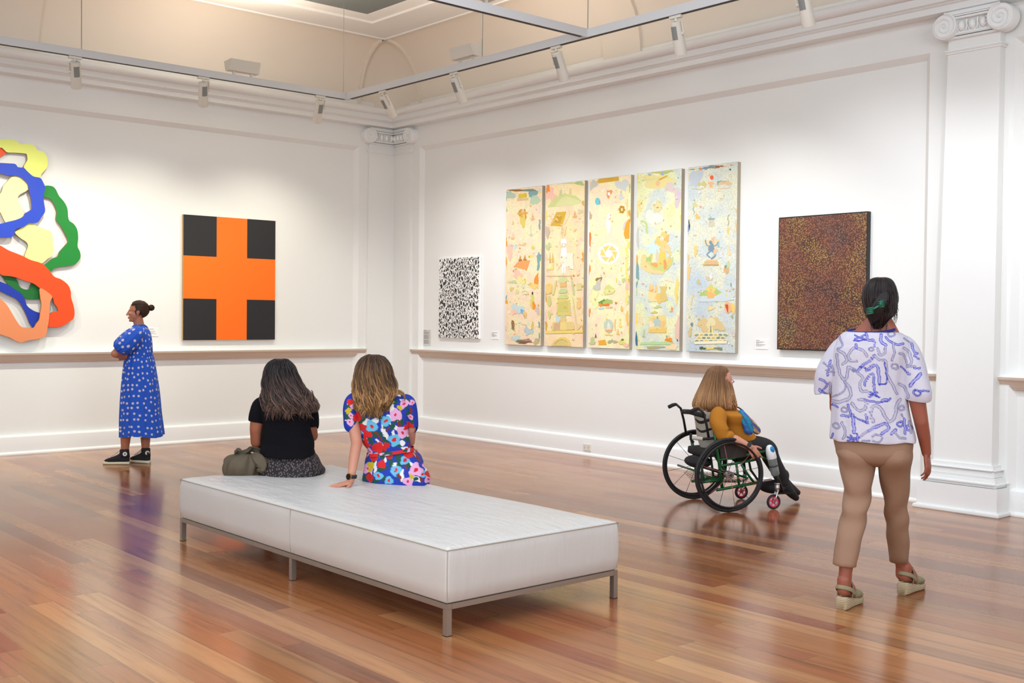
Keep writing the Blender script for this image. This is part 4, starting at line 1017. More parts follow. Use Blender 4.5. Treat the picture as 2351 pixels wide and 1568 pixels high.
wall_label('L', 3.300, 3.420, 1.246, 1.341, 'small white label on the left wall behind the woman in blue', [(0.84, 0.005, 0.1, 0.5), (0.6, 0.0035, 0.1, 0.7), (0.45, 0.0035, 0.1, 0.6), (0.3, 0.0035, 0.1, 0.8)])
root = thing('power_outlet', 'white double power point low on the right wall above the skirting', 'power outlet', (0, -3.73, 0.09))
mb = MB(); mb.box((-0.062, -3.788, 0.056), (-0.048, -3.673, 0.13), bev=0.003); smooth_angle(mb.build('face_plate', M_white_plastic, root))
for yy in (-3.703, -3.758):
    mb = MB()
    for dy, dz in ((-0.008, 0.006), (0.008, 0.006), (0, -0.010)): mb.box((-0.0628, yy + dy - 0.0015, 0.088 + dz - 0.005), (-0.0618, yy + dy + 0.0015, 0.088 + dz + 0.005))
    mb.build('socket', M_dark_slot, root)
    mb = MB(); mb.box((-0.066, yy - 0.006, 0.112), (-0.0618, yy + 0.006, 0.124), bev=0.001); mb.build('switch', M_white_plastic, root)
# ================================================================== BENCH
def leather():
    mt = newmat('white_leather', srgb(205, 201, 196), 0.36); t = NT(mt); o = t.obj()
    w = t.noise(t.mapping(o, (5.5, 1.6, 1), rot=(0, 0, 0.5)), 2.4, 5, 0.62)
    w2 = t.noise(t.mapping(o, (14, 3.2, 4), rot=(0, 0, -0.5)), 1.6, 4, 0.6)
    fine = t.noise(o, 160, 2)
    h = t.math('ADD', t.math('ADD', t.math('MULTIPLY', w, 1.0), t.math('MULTIPLY', w2, 0.5)), t.math('MULTIPLY', fine, 0.02))
    ge = t.new('ShaderNodeNewGeometry'); sn = t.new('ShaderNodeSeparateXYZ'); t.link(ge.outputs['Normal'], sn.inputs[0])
    h = t.math('MULTIPLY', h, t.math('ADD', t.math('MULTIPLY', t.math('MAXIMUM', sn.outputs[2], 0.0), 0.75), 0.25))
    t.bump(h, 0.85, 0.016)
    sep = t.new('ShaderNodeSeparateXYZ'); t.link(o, sep.inputs[0])
    dirt = t.math('MULTIPLY', t.noise(o, 5, 4), 0.25)
    t.link(t.mix(dirt, srgb(206, 202, 198), srgb(188, 180, 168)), t.b.inputs['Base Color']); return mt


M_leather = leather(); M_seam = newmat('leather_seam', srgb(172, 164, 150), 0.6)
M_steel = newmat('brushed_steel', srgb(178, 173, 166), 0.34, 0.85)
BX0, BX1, BY0, BY1, BZ0, BZ1 = -5.470, -4.310, -8.215, -5.335, 0.1565, 0.413
bench = thing('bench', 'long low white leather bench on a thin steel frame, in the middle of the floor', 'bench', ((BX0 + BX1) / 2, (BY0 + BY1) / 2, 0))
nx, ny, nz = 30, 72, 8
def bench_surface():
    b = MB(); cx, cy = (BX0 + BX1) / 2, (BY0 + BY1) / 2; hx, hy = (BX1 - BX0) / 2, (BY1 - BY0) / 2
    rim = []
    per = []
    R = 0.018
    def outline(ix):
        pts = []
        for (sx, sy, a0) in ((1, -1, -90), (1, 1, 0), (-1, 1, 90), (-1, -1, 180)):
            for k in range(5):
                a = math.radians(a0 + 90 * k / 4); pts.append((cx + sx * (hx - R) + R * math.cos(a) * ix, cy + sy * (hy - R) + R * math.sin(a) * ix))
        out = []
        for i in range(len(pts)):
            p, q = pts[i], pts[(i + 1) % len(pts)]; L = math.hypot(q[0] - p[0], q[1] - p[1]); n = max(1, int(L / 0.04))
            for k in range(n): out.append((p[0] + (q[0] - p[0]) * k / n, p[1] + (q[1] - p[1]) * k / n))
        return out
    ol = outline(1); N = len(ol); vs = []; fs = []
    rows = [(BZ0, -0.006), (BZ0 + 0.006, 0.0), (BZ0 + 0.07, 0.005), (BZ0 + 0.14, 0.006), (BZ0 + 0.20, 0.004), (BZ1 - 0.012, 0.0), (BZ1, -0.006)]
    for z, e in rows:
        for (x, y) in ol:
            dx, dy = x - cx, y - cy; 
            wob = 0.0018 * math.sin(y * 9 + x * 13) * (1 if 0.2 < z < 0.38 else 0.3)
            sgx = 1 + (e + wob) / hx; sgy = 1 + (e + wob) / hy
            vs.append((cx + dx * sgx, cy + dy * sgy, z + (0.002 * math.sin(y * 5 + x * 7) if z > 0.4 else 0)))
    for r in range(len(rows) - 1):
        for i in range(N): fs.append((r * N + i, r * N + (i + 1) % N, (r + 1) * N + (i + 1) % N, (r + 1) * N + i))
    # crowned top: rings shrinking towards the centre line
    M = 14; last = (len(rows) - 1) * N
    for k in range(1, M + 1):
        f = k / M
        for i, (x, y) in enumerate(ol):
            ex = hx * (1 - 0.985 * f); ey = hy - hx * 0.985 * f
            dx = (x - cx) / hx * ex; dy = (y - cy) / hy * ey
            z = BZ1 + 0.026 * math.sin(PI / 2 * min(1, f * 1.5)) ** 0.8
            for (sx_, sy_, r_, d_) in ((-4.80, -5.72, 0.30, 0.020), (-4.42, -6.40, 0.30, 0.018)):
                q = math.hypot(cx + dx - sx_, cy + dy - sy_) / r_; z -= d_ * math.exp(-q * q)
            z += 0.0035 * math.sin(dx * 11 + dy * 6 + 1) * math.sin(dy * 4.1) * f
            vs.append((cx + dx, cy + dy, z))
        for i in range(N): fs.append((last + (k - 1) * N + i, last + (k - 1) * N + (i + 1) % N, last + k * N + (i + 1) % N, last + k * N + i))
    fs.append(tuple(last + M * N + i for i in range(N))); fs.append(tuple(range(N - 1, -1, -1)))
    b.add(vs, fs); return b
cush = smooth_angle(bench_surface().build('cushion', M_leather, bench, smooth=True), 60)
mb = MB(); e = 0.0
loop = []
for a, b_ in (((BX0, BY0), (BX1, BY0)), ((BX1, BY0), (BX1, BY1)), ((BX1, BY1), (BX0, BY1)), ((BX0, BY1), (BX0, BY0))):
    for k in range(30): loop.append((a[0] + (b_[0] - a[0]) * k / 30, a[1] + (b_[1] - a[1]) * k / 30, BZ1 - 0.006))
mb.tube(loop, 0.0032, 6, closed=True, up=(0, 0, 1))
for p in ((BX0, BY0), (BX1, BY0), (BX0, BY1), (BX1, BY1)):
    sx = -1 if p[0] == BX0 else 1; sy = -1 if p[1] == BY0 else 1
    mb.tube([(p[0] - sx * 0.002, p[1] - sy * 0.002, BZ0 + 0.004), (p[0] - sx * 0.0, p[1] - sy * 0.0, 0.28), (p[0] - sx * 0.002, p[1] - sy * 0.002, BZ1 - 0.006)], 0.0025, 6)
ym = (BY0 + BY1) / 2
for x in (BX0 - 0.004, BX1 + 0.004): mb.tube([(x, ym, BZ0 + 0.004), (x - 0.002 * (1 if x < -5 else -1), ym, 0.28), (x, ym, BZ1 - 0.006)], 0.002, 6)
smooth_angle(mb.build('seam', M_seam, cush), 60)
t_ = 0.030
mb = MB(); z0, z1 = 0.127, 0.1535
mb.box((BX0, BY0, z0), (BX0 + t_, BY1, z1), bev=0.002); mb.box((BX1 - t_, BY0, z0), (BX1, BY1, z1), bev=0.002)
mb.box((BX0 + t_, BY0 + 0.0005, z0), (BX1 - t_, BY0 + t_, z1 - 0.0005)); mb.box((BX0 + t_, BY1 - t_, z0), (BX1 - t_, BY1 - 0.0005, z1 - 0.0005))
mb.box((BX0 + t_, ym - 0.015, z0 + 0.001), (BX1 - t_, ym + 0.015, z1 - 0.001))
mb.build('frame', M_steel, bench)
for x in (BX0, BX1 - t_):
    for y in (BY0, ym - t_ / 2, BY1 - t_):
        mb = MB(); mb.box((x, y, 0.003), (x + t_, y + t_, z0 - 0.0003)); mb.box((x - 0.001, y - 0.001, 0.0), (x + t_ + 0.001, y + t_ + 0.001, 0.004), 1)
        mb.build('leg', [M_steel, M_dark_slot], bench)

# ================================================================== FIGURE TOOLS
class Fig:
    """a standing place G on the floor and the vertical planes across the line of sight through it"""
    def __init__(s, px, py, z=0.0, G=None):
        s.G = Vector(G) if G is not None else on_floor(px, py, z)
        a = Vector((s.G.x - CAM[0], s.G.y - CAM[1], 0)); s.A = a.normalized(); s.R = Vector((s.A.y, -s.A.x, 0)); s.Z = Vector((0, 0, 1))
        s.d0 = a.length
    def P(s, px, py, w=0.0):
        d = Vector(ray(px, py)); t = (s.d0 + w) / (d.x * s.A.x + d.y * s.A.y)
        return Vector(CAM) + d * t
    def s(s, w=0.0): return CAM_F / (s.d0 + w) * 1.0
    def ring(s, py, pl, pr, w, b):
        l, r = s.P(pl, py, w), s.P(pr, py, w); return [(l.x + r.x) / 2, (l.y + r.y) / 2, (l.z + r.z) / 2, (r - l).length / 2, b]


def garment(name, F, rings, mat, parent, n=96, rows=80, p=2.3, fold=None, colf=None, cap0=True, cap1=True, disp=None):
    """rings: (py, px_left, px_right, w, half depth). Horizontal ellipse-like sections across the line of sight"""
    Q = crom([F.ring(*r) for r in rings], rows)
    vs = np.zeros((rows, n, 3)); uv = np.zeros((rows, n, 2)); ph = 2 * PI * np.arange(n) / n
    ct, st = np.cos(ph), np.sin(ph); cx = np.sign(ct) * np.abs(ct) ** (2 / p); sx = np.sign(st) * np.abs(st) ** (2 / p)
    h = 0.0; R = np.array(F.R); A = np.array(F.A)
    for k in range(rows):
        c = Q[k, :3]; a, b = max(Q[k, 3], 0.002), max(Q[k, 4], 0.002)
        if k: h += np.linalg.norm(Q[k, :3] - Q[k - 1, :3])
        f = fold(k / (rows - 1), ph) if fold is not None else 0.0
        vs[k] = c + np.outer((a + f) * cx, R) + np.outer((b + f) * sx, A)
        if disp is not None: vs[k, :, 2] += disp(k / (rows - 1), ph)
        per = PI * (a + b); uv[k, :, 0] = (ph / (2 * PI) - 0.5) * 1.3; uv[k, :, 1] = -h
    V = vs.reshape(-1, 3); idx = np.arange(rows * n).reshape(rows, n); j = np.roll(np.arange(n), -1)
    F_ = np.stack([idx[:-1], idx[:-1][:, j], idx[1:][:, j], idx[1:]], -1).reshape(-1, 4)
    faces = [tuple(f) for f in F_]
    if cap0: faces.append(tuple(idx[0]))
    if cap1: faces.append(tuple(idx[-1]))
    cols = None
    if colf is not None: cols = colf(V, np.repeat(np.linspace(0, 1, rows), n), np.tile(ph, rows))
    return mk(name, V, faces, mat, parent, cols=cols, uvs=uv.reshape(-1, 2), smooth=True)


def limb_garment(name, pts, radii, mat, parent, n=40, rows=40, fold=None, uvk=1.0, colf=None, up=None, flat=1.0):
    Q = crom([list(Vector(p)) + [r] for p, r in zip(pts, radii)], rows)
    V = []; uv = []; h = 0; ref = Vector(up) if up is not None else Vector((0.3, 0.2, 1)).normalized()
    for k in range(rows):
        c = Vector(Q[k, :3]); d = (Vector(Q[min(k + 1, rows - 1), :3]) - Vector(Q[max(k - 1, 0), :3])).normalized()
        if abs(d.dot(ref)) > 0.93: ref = Vector((1, 0.2, 0)).normalized()
        u = (ref - d * d.dot(ref)).normalized(); v = d.cross(u); ref = u if up is None else ref
        if k: h += (Vector(Q[k, :3]) - Vector(Q[k - 1, :3])).length
        for i in range(n):
            t = 2 * PI * i / n; r = Q[k, 3] + (fold(k / (rows - 1), t) if fold else 0)
            V.append(c + u * (r * math.cos(t)) + v * (r * flat * math.sin(t))); uv.append((i / n * 2 * PI * radii[0] * uvk, -h))
    fs = [(k * n + i, k * n + (i + 1) % n, (k + 1) * n + (i + 1) % n, (k + 1) * n + i) for k in range(rows - 1) for i in range(n)]
    fs += [tuple(range(n)), tuple((rows - 1) * n + i for i in range(n))]
    cols = colf(np.array([tuple(v) for v in V])) if colf else None
    return mk(name, V, fs, mat, parent, cols=cols, uvs=uv, smooth=True)


def hand(b, wrist, d, palm_n, size=1.0, curl=(0.25, 0.35, 0.4, 0.45), thumb_side=1, spread=0.10, thumb_curl=0.3):
    """palm and five separate fingers; d = direction of the hand, palm_n = normal of the palm side"""
    wrist = Vector(wrist); d = Vector(d).normalized(); pn = Vector(palm_n); pn = (pn - d * pn.dot(d)).normalized(); sd = d.cross(pn) * thumb_side
    k = size
    kn = []
    for i in range(4):
        off = (1.5 - i) * 0.020 * k
        base = wrist + d * (0.085 - 0.006 * abs(1 - i)) * k + sd * off
        b.capsule(wrist + sd * off * 0.6 + d * 0.012 * k, 0.0125 * k, base, 0.0105 * k, 10)
        kn.append(base)
    b.ellipsoid(wrist + d * 0.045 * k, d, sd, pn, 0.05 * k, 0.040 * k, 0.0135 * k, 16, 10)
    L = (0.072, 0.080, 0.074, 0.058)
    for i in range(4):
        dd = (d + sd * spread * (1.5 - i)).normalized(); p = kn[i]; r = 0.0088 * k
        for s_, fr in enumerate((0.44, 0.31, 0.25)):
            a = curl[i] * (0.6 + 0.7 * s_)
            dd2 = (dd * math.cos(a) + pn * math.sin(a)).normalized()
            q = p + dd2 * (L[i] * fr * k); b.capsule(p, r, q, r * 0.9, 10); p = q; r *= 0.9; pn2 = pn; dd = dd2
    p = wrist + d * 0.022 * k + sd * 0.026 * k; dd = (d * 0.62 + sd * 0.75 + pn * thumb_curl).normalized(); r = 0.0125 * k
    for fr in (0.040, 0.032, 0.026):
        q = p + dd * fr * k; b.capsule(p, r, q, r * 0.88, 10); p = q; r *= 0.88; dd = (dd + d * 0.35).normalized()


def head_mesh(b, c, fwd, up=(0, 0, 1), k=1.0):
    """c = centre of the skull; returns frame"""
    f = Vector(fwd).normalized(); u = Vector(up); u = (u - f * u.dot(f)).normalized(); s = u.cross(f); c = Vector(c)
    W = lambda x, y, z: c + s * (x * k) + f * (y * k) + u * (z * k)
    def el(x, y, z, a, b_, d_, nu=24, nv=16): b.ellipsoid(W(x, y, z), s, f, u, a * k, b_ * k, d_ * k, nu, nv)
    el(0, -0.012, 0.022, 0.074, 0.094, 0.086, 32, 24)          # cranium
    el(0, 0.030, -0.035, 0.062, 0.056, 0.068)                  # face
    el(0, 0.040, -0.085, 0.040, 0.042, 0.030)                  # jaw
    el(0, 0.073, -0.100, 0.017, 0.014, 0.014)                  # chin
    el(0, 0.080, 0.012, 0.045, 0.010, 0.012)                   # brow
    for sx in (-1, 1):
        el(sx * 0.036, 0.060, -0.028, 0.022, 0.022, 0.020)     # cheek
        el(sx * 0.074, -0.008, -0.012, 0.008, 0.018, 0.030)    # ear
        el(sx * 0.078, -0.016, -0.002, 0.006, 0.012, 0.018)
        el(sx * 0.030, 0.080, -0.006, 0.012, 0.006, 0.005)     # upper lid
        el(sx * 0.011, 0.098, -0.043, 0.008, 0.009, 0.007)     # nostril
    b.capsule(W(0, 0.086, 0.005), 0.008 * k, W(0, 0.108, -0.038), 0.0105 * k, 12)   # nose
    el(0, 0.106, -0.040, 0.009, 0.010, 0.008)
    el(0, 0.088, -0.066, 0.021, 0.012, 0.008); el(0, 0.086, -0.075, 0.018, 0.012, 0.008); el(0, 0.080, -0.070, 0.022, 0.014, 0.014)   # lips
    return W


def eyes(parent, W, k=1.0):
    M = newmat('eye_white', srgb(232, 228, 222), 0.2)
    for sx in (-1, 1):
        b = MB(); c = W(sx * 0.030, 0.076, -0.012); q = (W(0, 1, 0) - W(0, 0, 0)).normalized(); x = (W(1, 0, 0) - W(0, 0, 0)).normalized(); z = (W(0, 0, 1) - W(0, 0, 0)).normalized()
        b.ellipsoid(c, x, z, q, 0.0115 * k, 0.007 * k, 0.0105 * k, 14, 10); b.ellipsoid(c + q * 0.0065 * k, x, z, q, 0.0048 * k, 0.0048 * k, 0.0045 * k, 12, 8, 1)
        b.build('eye', [M, M_iris], parent, smooth=True)


M_iris = newmat('dark_iris', srgb(46, 34, 26), 0.15)


def body_from(b, name, mat, parent, voxel=0.0045, smooth=6):
    o = b.build(name, mat, parent, smooth=True)
    r = o.modifiers.new('r', 'REMESH'); r.mode = 'VOXEL'; r.voxel_size = voxel; r.use_smooth_shade = True
    s_ = o.modifiers.new('s', 'SMOOTH'); s_.factor = 0.6; s_.iterations = smooth
    return bake(o)


def skin(name, col, rough=0.5):
    mt = newmat(name, srgb(*col), rough); t = NT(mt); o = t.obj()
    c2 = tuple(min(1, x * y) for x, y in zip(srgb(*col), (1.04, 0.88, 0.84)))
    t.link(t.mix(t.noise(o, 9, 4), srgb(*col), c2), t.b.inputs['Base Color'])
    t.bump(t.noise(o, 220, 2), 0.08, 0.001)
    t.b.inputs['Subsurface Weight'].default_value = 0.12; t.b.inputs['Subsurface Radius'].default_value = (0.012, 0.004, 0.002)
    return mt


def cloth(name, col, rough=0.85, b=0.15, sc=30):
    mt = newmat(name, srgb(*col), rough); t = NT(mt); o = t.obj(); t.bump(t.noise(o, sc, 4, 0.6), b, 0.01); return mt


M_hair, _t = attr_mat('hair_strands', 0.42); _t.b.inputs['Specular IOR Level'].default_value = 0.28


def strands_on(F, rings, cols_fn, b, count, rng, p=2.2, start=(0.0, 0.12), end=(0.85, 1.05), wave=(0.006, 5.0), lift=0.003, w0=0.0022, amp_grow=1.0, arc=(0, 2 * PI), seg=18, tipdrop=0.0):
    """locks that follow a hair volume from the crown down; each lock is a slim tapered tube"""
    N = 120; Q = crom([F.ring(*r) for r in rings], N); R, A = np.array(F.R), np.array(F.A)
    def surf(t, ph, l):
        t = min(max(t, 0), 1.0); x = t * (N - 1); i = int(min(x, N - 2)); q = Q[i] * (1 - (x - i)) + Q[i + 1] * (x - i)
        c_, s_ = math.cos(ph), math.sin(ph); cx = math.copysign(abs(c_) ** (2 / p), c_); sx = math.copysign(abs(s_) ** (2 / p), s_)
        return Vector(q[:3] + R * ((q[3] + l) * cx) + A * ((q[4] + l) * sx))
    for _ in range(count):
        ph = rng.uniform(*arc); t0 = rng.uniform(*start); t1 = rng.uniform(*end); amp = rng.uniform(0.4, 1.3) * wave[0]; fr = rng.uniform(0.7, 1.3) * wave[1]; f0 = rng.uniform(0, 6.28); l = rng.uniform(0.2, 1.0) * lift; w = w0 * rng.uniform(0.6, 1.5)
        pts = []; rr = []; dph = rng.uniform(-0.10, 0.10); cc = []
        for k in range(seg):
            f = k / (seg - 1); t = t0 + (t1 - t0) * f
            g = min(1, 0.15 + amp_grow * f)
            pp = surf(t, ph + dph * f, l + amp * g * 0.5 * math.sin(fr * f * 6.28 + f0 + 1.3))
            pp = pp + F.R * (amp * g * math.sin(fr * f * 6.28 + f0))
            if t > 1: pp = pp + Vector((0, 0, -(t - 1) * tipdrop))
            pts.append(pp); rr.append(w * (1.0 if f < 0.6 else max(0.12, 1 - (f - 0.6) / 0.42)))
            cc.append(t)
        n0 = len(b.v); b.tube(pts, rr, 5, up=tuple(F.A + Vector((0, 0, 0.01))))
        tone = rng.uniform(0, 1)
        for k in range(seg):
            col = cols_fn(cc[k], ph, tone)
            for i in range(5): b.c[n0 + k * 5 + i] = col
    return b


def hair_volume(F, rings, cols_fn, b, n=56, rows=70, p=2.2, rng=None, groove=0.0025):
    Q = crom([F.ring(*r) for r in rings], rows); n0 = len(b.v); R, A = F.R, F.A
    for k in range(rows):
        f = k / (rows - 1)
        for i in range(n):
            t = 2 * PI * i / n; c_, s_ = math.cos(t), math.sin(t); cx = math.copysign(abs(c_) ** (2 / p), c_); sx = math.copysign(abs(s_) ** (2 / p), s_)
            g = groove * math.sin(i * 2.7 + 2.0 * math.sin(f * 9 + i * 0.9)) * min(1, f * 3)
            v = Vector(Q[k, :3]) + R * ((max(Q[k, 3], 0.001) + g) * cx) + A * ((max(Q[k, 4], 0.001) + g) * sx)
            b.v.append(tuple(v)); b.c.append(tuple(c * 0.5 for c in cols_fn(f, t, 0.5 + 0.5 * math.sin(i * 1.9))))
    for k in range(rows - 1):
        for i in range(n): b.f.append((n0 + k * n + i, n0 + k * n + (i + 1) % n, n0 + (k + 1) * n + (i + 1) % n, n0 + (k + 1) * n + i)); b.m.append(0)
    b.f.append(tuple(n0 + i for i in range(n))); b.m.append(0); b.f.append(tuple(n0 + (rows - 1) * n + i for i in range(n))); b.m.append(0)
    return b


def lerp3(a, b, t): t = min(max(t, 0), 1); return tuple(x + (y - x) * t for x, y in zip(a, b))
# ================================================================== WOMAN IN BLUE, standing in profile by the left wall
def dots_dress():
    mt = newmat('blue_dotted_cotton', rough=0.8); t = NT(mt); u = t.uv()
    vo = t.new('ShaderNodeTexVoronoi', voronoi_dimensions='2D'); vo.inputs['Scale'].default_value = 17; vo.inputs['Randomness'].default_value = 0.55; t.link(u, vo.inputs['Vector'])
    d = t.math('ADD', vo.outputs['Distance'], t.math('MULTIPLY', t.noise(u, 160, 1), 0.10))
    m_ = t.math('LESS_THAN', d, 0.25)
    t.link(t.mix(m_, srgb(24, 84, 196), srgb(206, 196, 214)), t.b.inputs['Base Color'])
    t.bump(t.noise(t.obj(), 26, 3), 0.2, 0.01); return mt


F1 = Fig(300, 1064)
W1 = thing('person', 'woman with a hair bun in blue spotted midi dress, standing with folded arms', 'person', F1.G)
P = F1.P
M_skin1 = skin('tanned_skin', (182, 122, 94))
b = MB()
hd = P(316, 715, 0)
Wf = head_mesh(b, hd, -F1.R + F1.A * 0.08 + F1.Z * 0.02, k=0.94)
b.capsule(P(320, 752, 0.02), 0.052, P(316, 728, 0.01), 0.048)
b.capsule(P(318, 765, -0.12), 0.05, P(320, 765, 0.14), 0.05)
b.ellipsoid(P(319, 785, 0), F1.R, F1.A, F1.Z, 0.09, 0.15, 0.15); b.ellipsoid(P(320, 815, 0), F1.R, F1.A, F1.Z, 0.09, 0.13, 0.16); b.ellipsoid(P(320, 860, 0), F1.R, F1.A, F1.Z, 0.12, 0.16, 0.16)
b.capsule(P(318, 768, -0.15), 0.048, P(266, 810, -0.19), 0.040); b.capsule(P(264, 812, -0.19), 0.040, P(286, 818, -0.08), 0.032); b.capsule(P(286, 818, -0.08), 0.032, P(300, 819, 0.03), 0.026)
hand(b, P(300, 819, 0.03), F1.R * 0.35 + F1.A, F1.R + F1.Z * 0.2, 0.92, curl=(0.4, 0.45, 0.5, 0.5))
b.capsule(P(322, 768, 0.15), 0.048, P(270, 812, 0.19), 0.040); b.capsule(P(270, 812, 0.19), 0.038, P(279, 821, 0.0), 0.029)
hand(b, P(279, 822, 0.0), -F1.A * 0.9 + F1.R * 0.15 - F1.Z * 0.12, -F1.R * 0.2 + F1.Z * 0.8, 0.95, curl=(0.5, 0.55, 0.6, 0.6), thumb_side=-1)
gl, gr = on_floor(283, 1066), on_floor(332, 1062)
def F1g(px, z, base): return base + F1.R * px + F1.Z * z
b.capsule(P(312, 870, -0.07), 0.085, P(292, 955, -0.05), 0.058); b.capsule(P(292, 955, -0.05), 0.055, P(289, 992, -0.03), 0.055); b.capsule(P(289, 992, -0.03), 0.055, P(286.5, 1036, -0.01), 0.037)
b.capsule(P(325, 870, 0.08), 0.085, P(334, 955, 0.08), 0.058); b.capsule(P(334, 955, 0.08), 0.055, P(334, 990, 0.06), 0.056); b.capsule(P(334, 990, 0.06), 0.055, P(334, 1034, 0.05), 0.037)
b.capsule(P(286.5, 1036, -0.01), 0.036, P(286, 1050, -0.01), 0.034); b.capsule(P(334, 1034, 0.05), 0.036, P(335, 1050, 0.05), 0.034)
body_from(b, 'body', M_skin1, W1, 0.0042, 5); eyes(W1, Wf, 0.94)

def gathers(n, amp, start=0.0):
    return lambda t, ph: amp * max(0, (t - start) / (1 - start)) ** 0.7 * (np.sin(n * ph + 2.2 * math.sin(t * 3)) * 0.6 + 0.4 * np.sin((n * 1.7) // 1 * ph + 1 + t * 2))
M_dots = dots_dress()
dress = garment('dress', F1, [(745, 309, 332, 0.0, 0.052), (749, 303, 337, 0.0, 0.085), (756, 299, 341, 0.0, 0.135), (766, 298, 346, 0.0, 0.165), (785, 292, 350, 0.0, 0.172), (805, 290, 352, 0.0, 0.165), (822, 287, 353, 0.0, 0.155)], M_dots, W1, n=80, rows=40, p=2.2, fold=lambda t, ph: 0.004 * np.sin(5 * ph + 6 * t))
garment('skirt', F1, [(818, 288, 352, 0.0, 0.15), (824, 285, 354, 0.0, 0.165), (850, 281, 358, 0.0, 0.185), (900, 276.5, 365.5, 0.0, 0.215), (950, 274, 370, 0.0, 0.235), (993, 274, 375.5, 0.0, 0.25), (999, 274.5, 375, 0.0, 0.248), (990, 280, 369, 0.0, 0.23)], M_dots, W1, n=140, rows=80, p=2.1, fold=gathers(13, 0.013), disp=lambda t, ph: 0.012 * np.sin(3 * ph + 1) * t)
limb_garment('sleeve', [P(323, 760, -0.10), P(312, 768, -0.165), P(292, 787, -0.20), P(276, 799, -0.205), P(270, 804, -0.20)], [0.035, 0.085, 0.098, 0.083, 0.048], M_dots, W1, n=48, rows=36, fold=lambda t, a: 0.006 * t * math.sin(11 * a), uvk=2.4)
limb_garment('sleeve', [P(324, 760, 0.10), P(316, 768, 0.165), P(296, 787, 0.20), P(281, 799, 0.205), P(276, 806, 0.20)], [0.035, 0.080, 0.092, 0.080, 0.048], M_dots, W1, n=48, rows=36, fold=lambda t, a: 0.006 * t * math.sin(11 * a), uvk=2.4)
# hair drawn back into a high bun
rng = np.random.default_rng(5)
DB = lambda t, ph, tone: lerp3(srgb(38, 24, 18), srgb(84, 54, 36), tone * 0.8)
b = MB(); b.c = []
cH = Wf(0, -0.018, 0.030); s1 = (Wf(1, 0, 0) - Wf(0, 0, 0)).normalized(); f1 = (Wf(0, 1, 0) - Wf(0, 0, 0)).normalized(); u1 = (Wf(0, 0, 1) - Wf(0, 0, 0)).normalized()
def cap_hair(b, W, k, rng, fn, count, bun, front=0.075, low=-0.075):
    """combed hair: strands from the hairline over the skull to the bun"""
    s_, f_, u_ = [(W(*a) - W(0, 0, 0)).normalized() for a in ((1, 0, 0), (0, 1, 0), (0, 0, 1))]; c0 = W(0, -0.018, 0.024)
    n0 = len(b.v); bb = MB(); bb.ellipsoid(c0, s_, f_, u_, 0.082 * k, 0.100 * k, 0.092 * k, 30, 22)
    keep = []
    for f in bb.f:
        m_ = sum((Vector(bb.v[i]) for i in f), Vector((0, 0, 0))) / len(f) - c0; y, z = m_.dot(f_), m_.dot(u_)
        if (not (y > 0.030 * k and z < 0.040 * k) and z > -0.055 * k) or (y < -0.035 * k): keep.append(f)
    b.add(bb.v, keep, 0, fn(0, 0, 0.3))
    for _ in range(count):
        th = rng.uniform(0, 2 * PI)
        if rng.random() < 0.6: th = rng.uniform(-0.2, PI + 0.2)
        start = Vector((0.080 * k * math.cos(th) * 1.0, 0, 0.088 * k * math.sin(th)))
        y0 = 0.072 if math.sin(th) > 0.5 else 0.03 if math.sin(th) > -0.1 else -0.03
        z0 = start.z if start.z > low * k else low * k
        p0 = c0 + s_ * (start.x * (0.75 if y0 > 0.05 else 0.97)) + f_ * (y0 * k) + u_ * z0 * (0.78 if y0 > 0.05 else 0.95)
        pts = []; cc = []
        for q in range(10):
            t = q / 9; v = p0.lerp(Vector(bun), t) - c0; 
            x, y, z = v.dot(s_), v.dot(f_), v.dot(u_); r = math.sqrt((x / (0.083 * k)) ** 2 + (y / (0.102 * k)) ** 2 + (z / (0.094 * k)) ** 2)
            g = 1.0 / max(r, 0.3) if t < 0.93 else 1.0; pts.append(c0 + v * g * (1 + rng.uniform(0, 0.02)))
        n1 = len(b.v); b.tube(pts, [0.0022] * 10, 4, up=tuple(u_)); tone = rng.random()
        for i in range(n1, len(b.v)): b.c[i] = fn(0, 0, tone)
bun = P(347.5, 706.5, 0.0)
cap_hair(b, Wf, 0.94, rng, DB, 520, P(341, 709, 0.0))
for _ in range(70):
    a = rng.uniform(0, 6.28); t2 = rng.uniform(-1, 1); pts = []; R_ = 0.029
    ax = Vector((rng.uniform(-1, 1), rng.uniform(-1, 1), rng.uniform(-1, 1))).normalized(); x_ = ax.orthogonal().normalized(); y_ = ax.cross(x_)
    for k in range(12):
        q = a + k * 0.35; pts.append(bun + (x_ * math.cos(q) + y_ * math.sin(q)) * R_ * rng.uniform(0.85, 1.06))
    n1 = len(b.v); b.tube(pts, [0.003] * 12, 4, up=tuple(ax)); tone = rng.random()
    for i in range(n1, len(b.v)): b.c[i] = DB(0, 0, tone)
b.ellipsoid(bun, F1.R, F1.A, F1.Z, 0.026, 0.026, 0.026); 
for i in range(len(b.c)): b.c[i] = b.c[i] if b.c[i] != (1, 1, 1) else DB(0, 0, 0.2)
b.build('hair', M_hair, W1, smooth=True, cols=True)

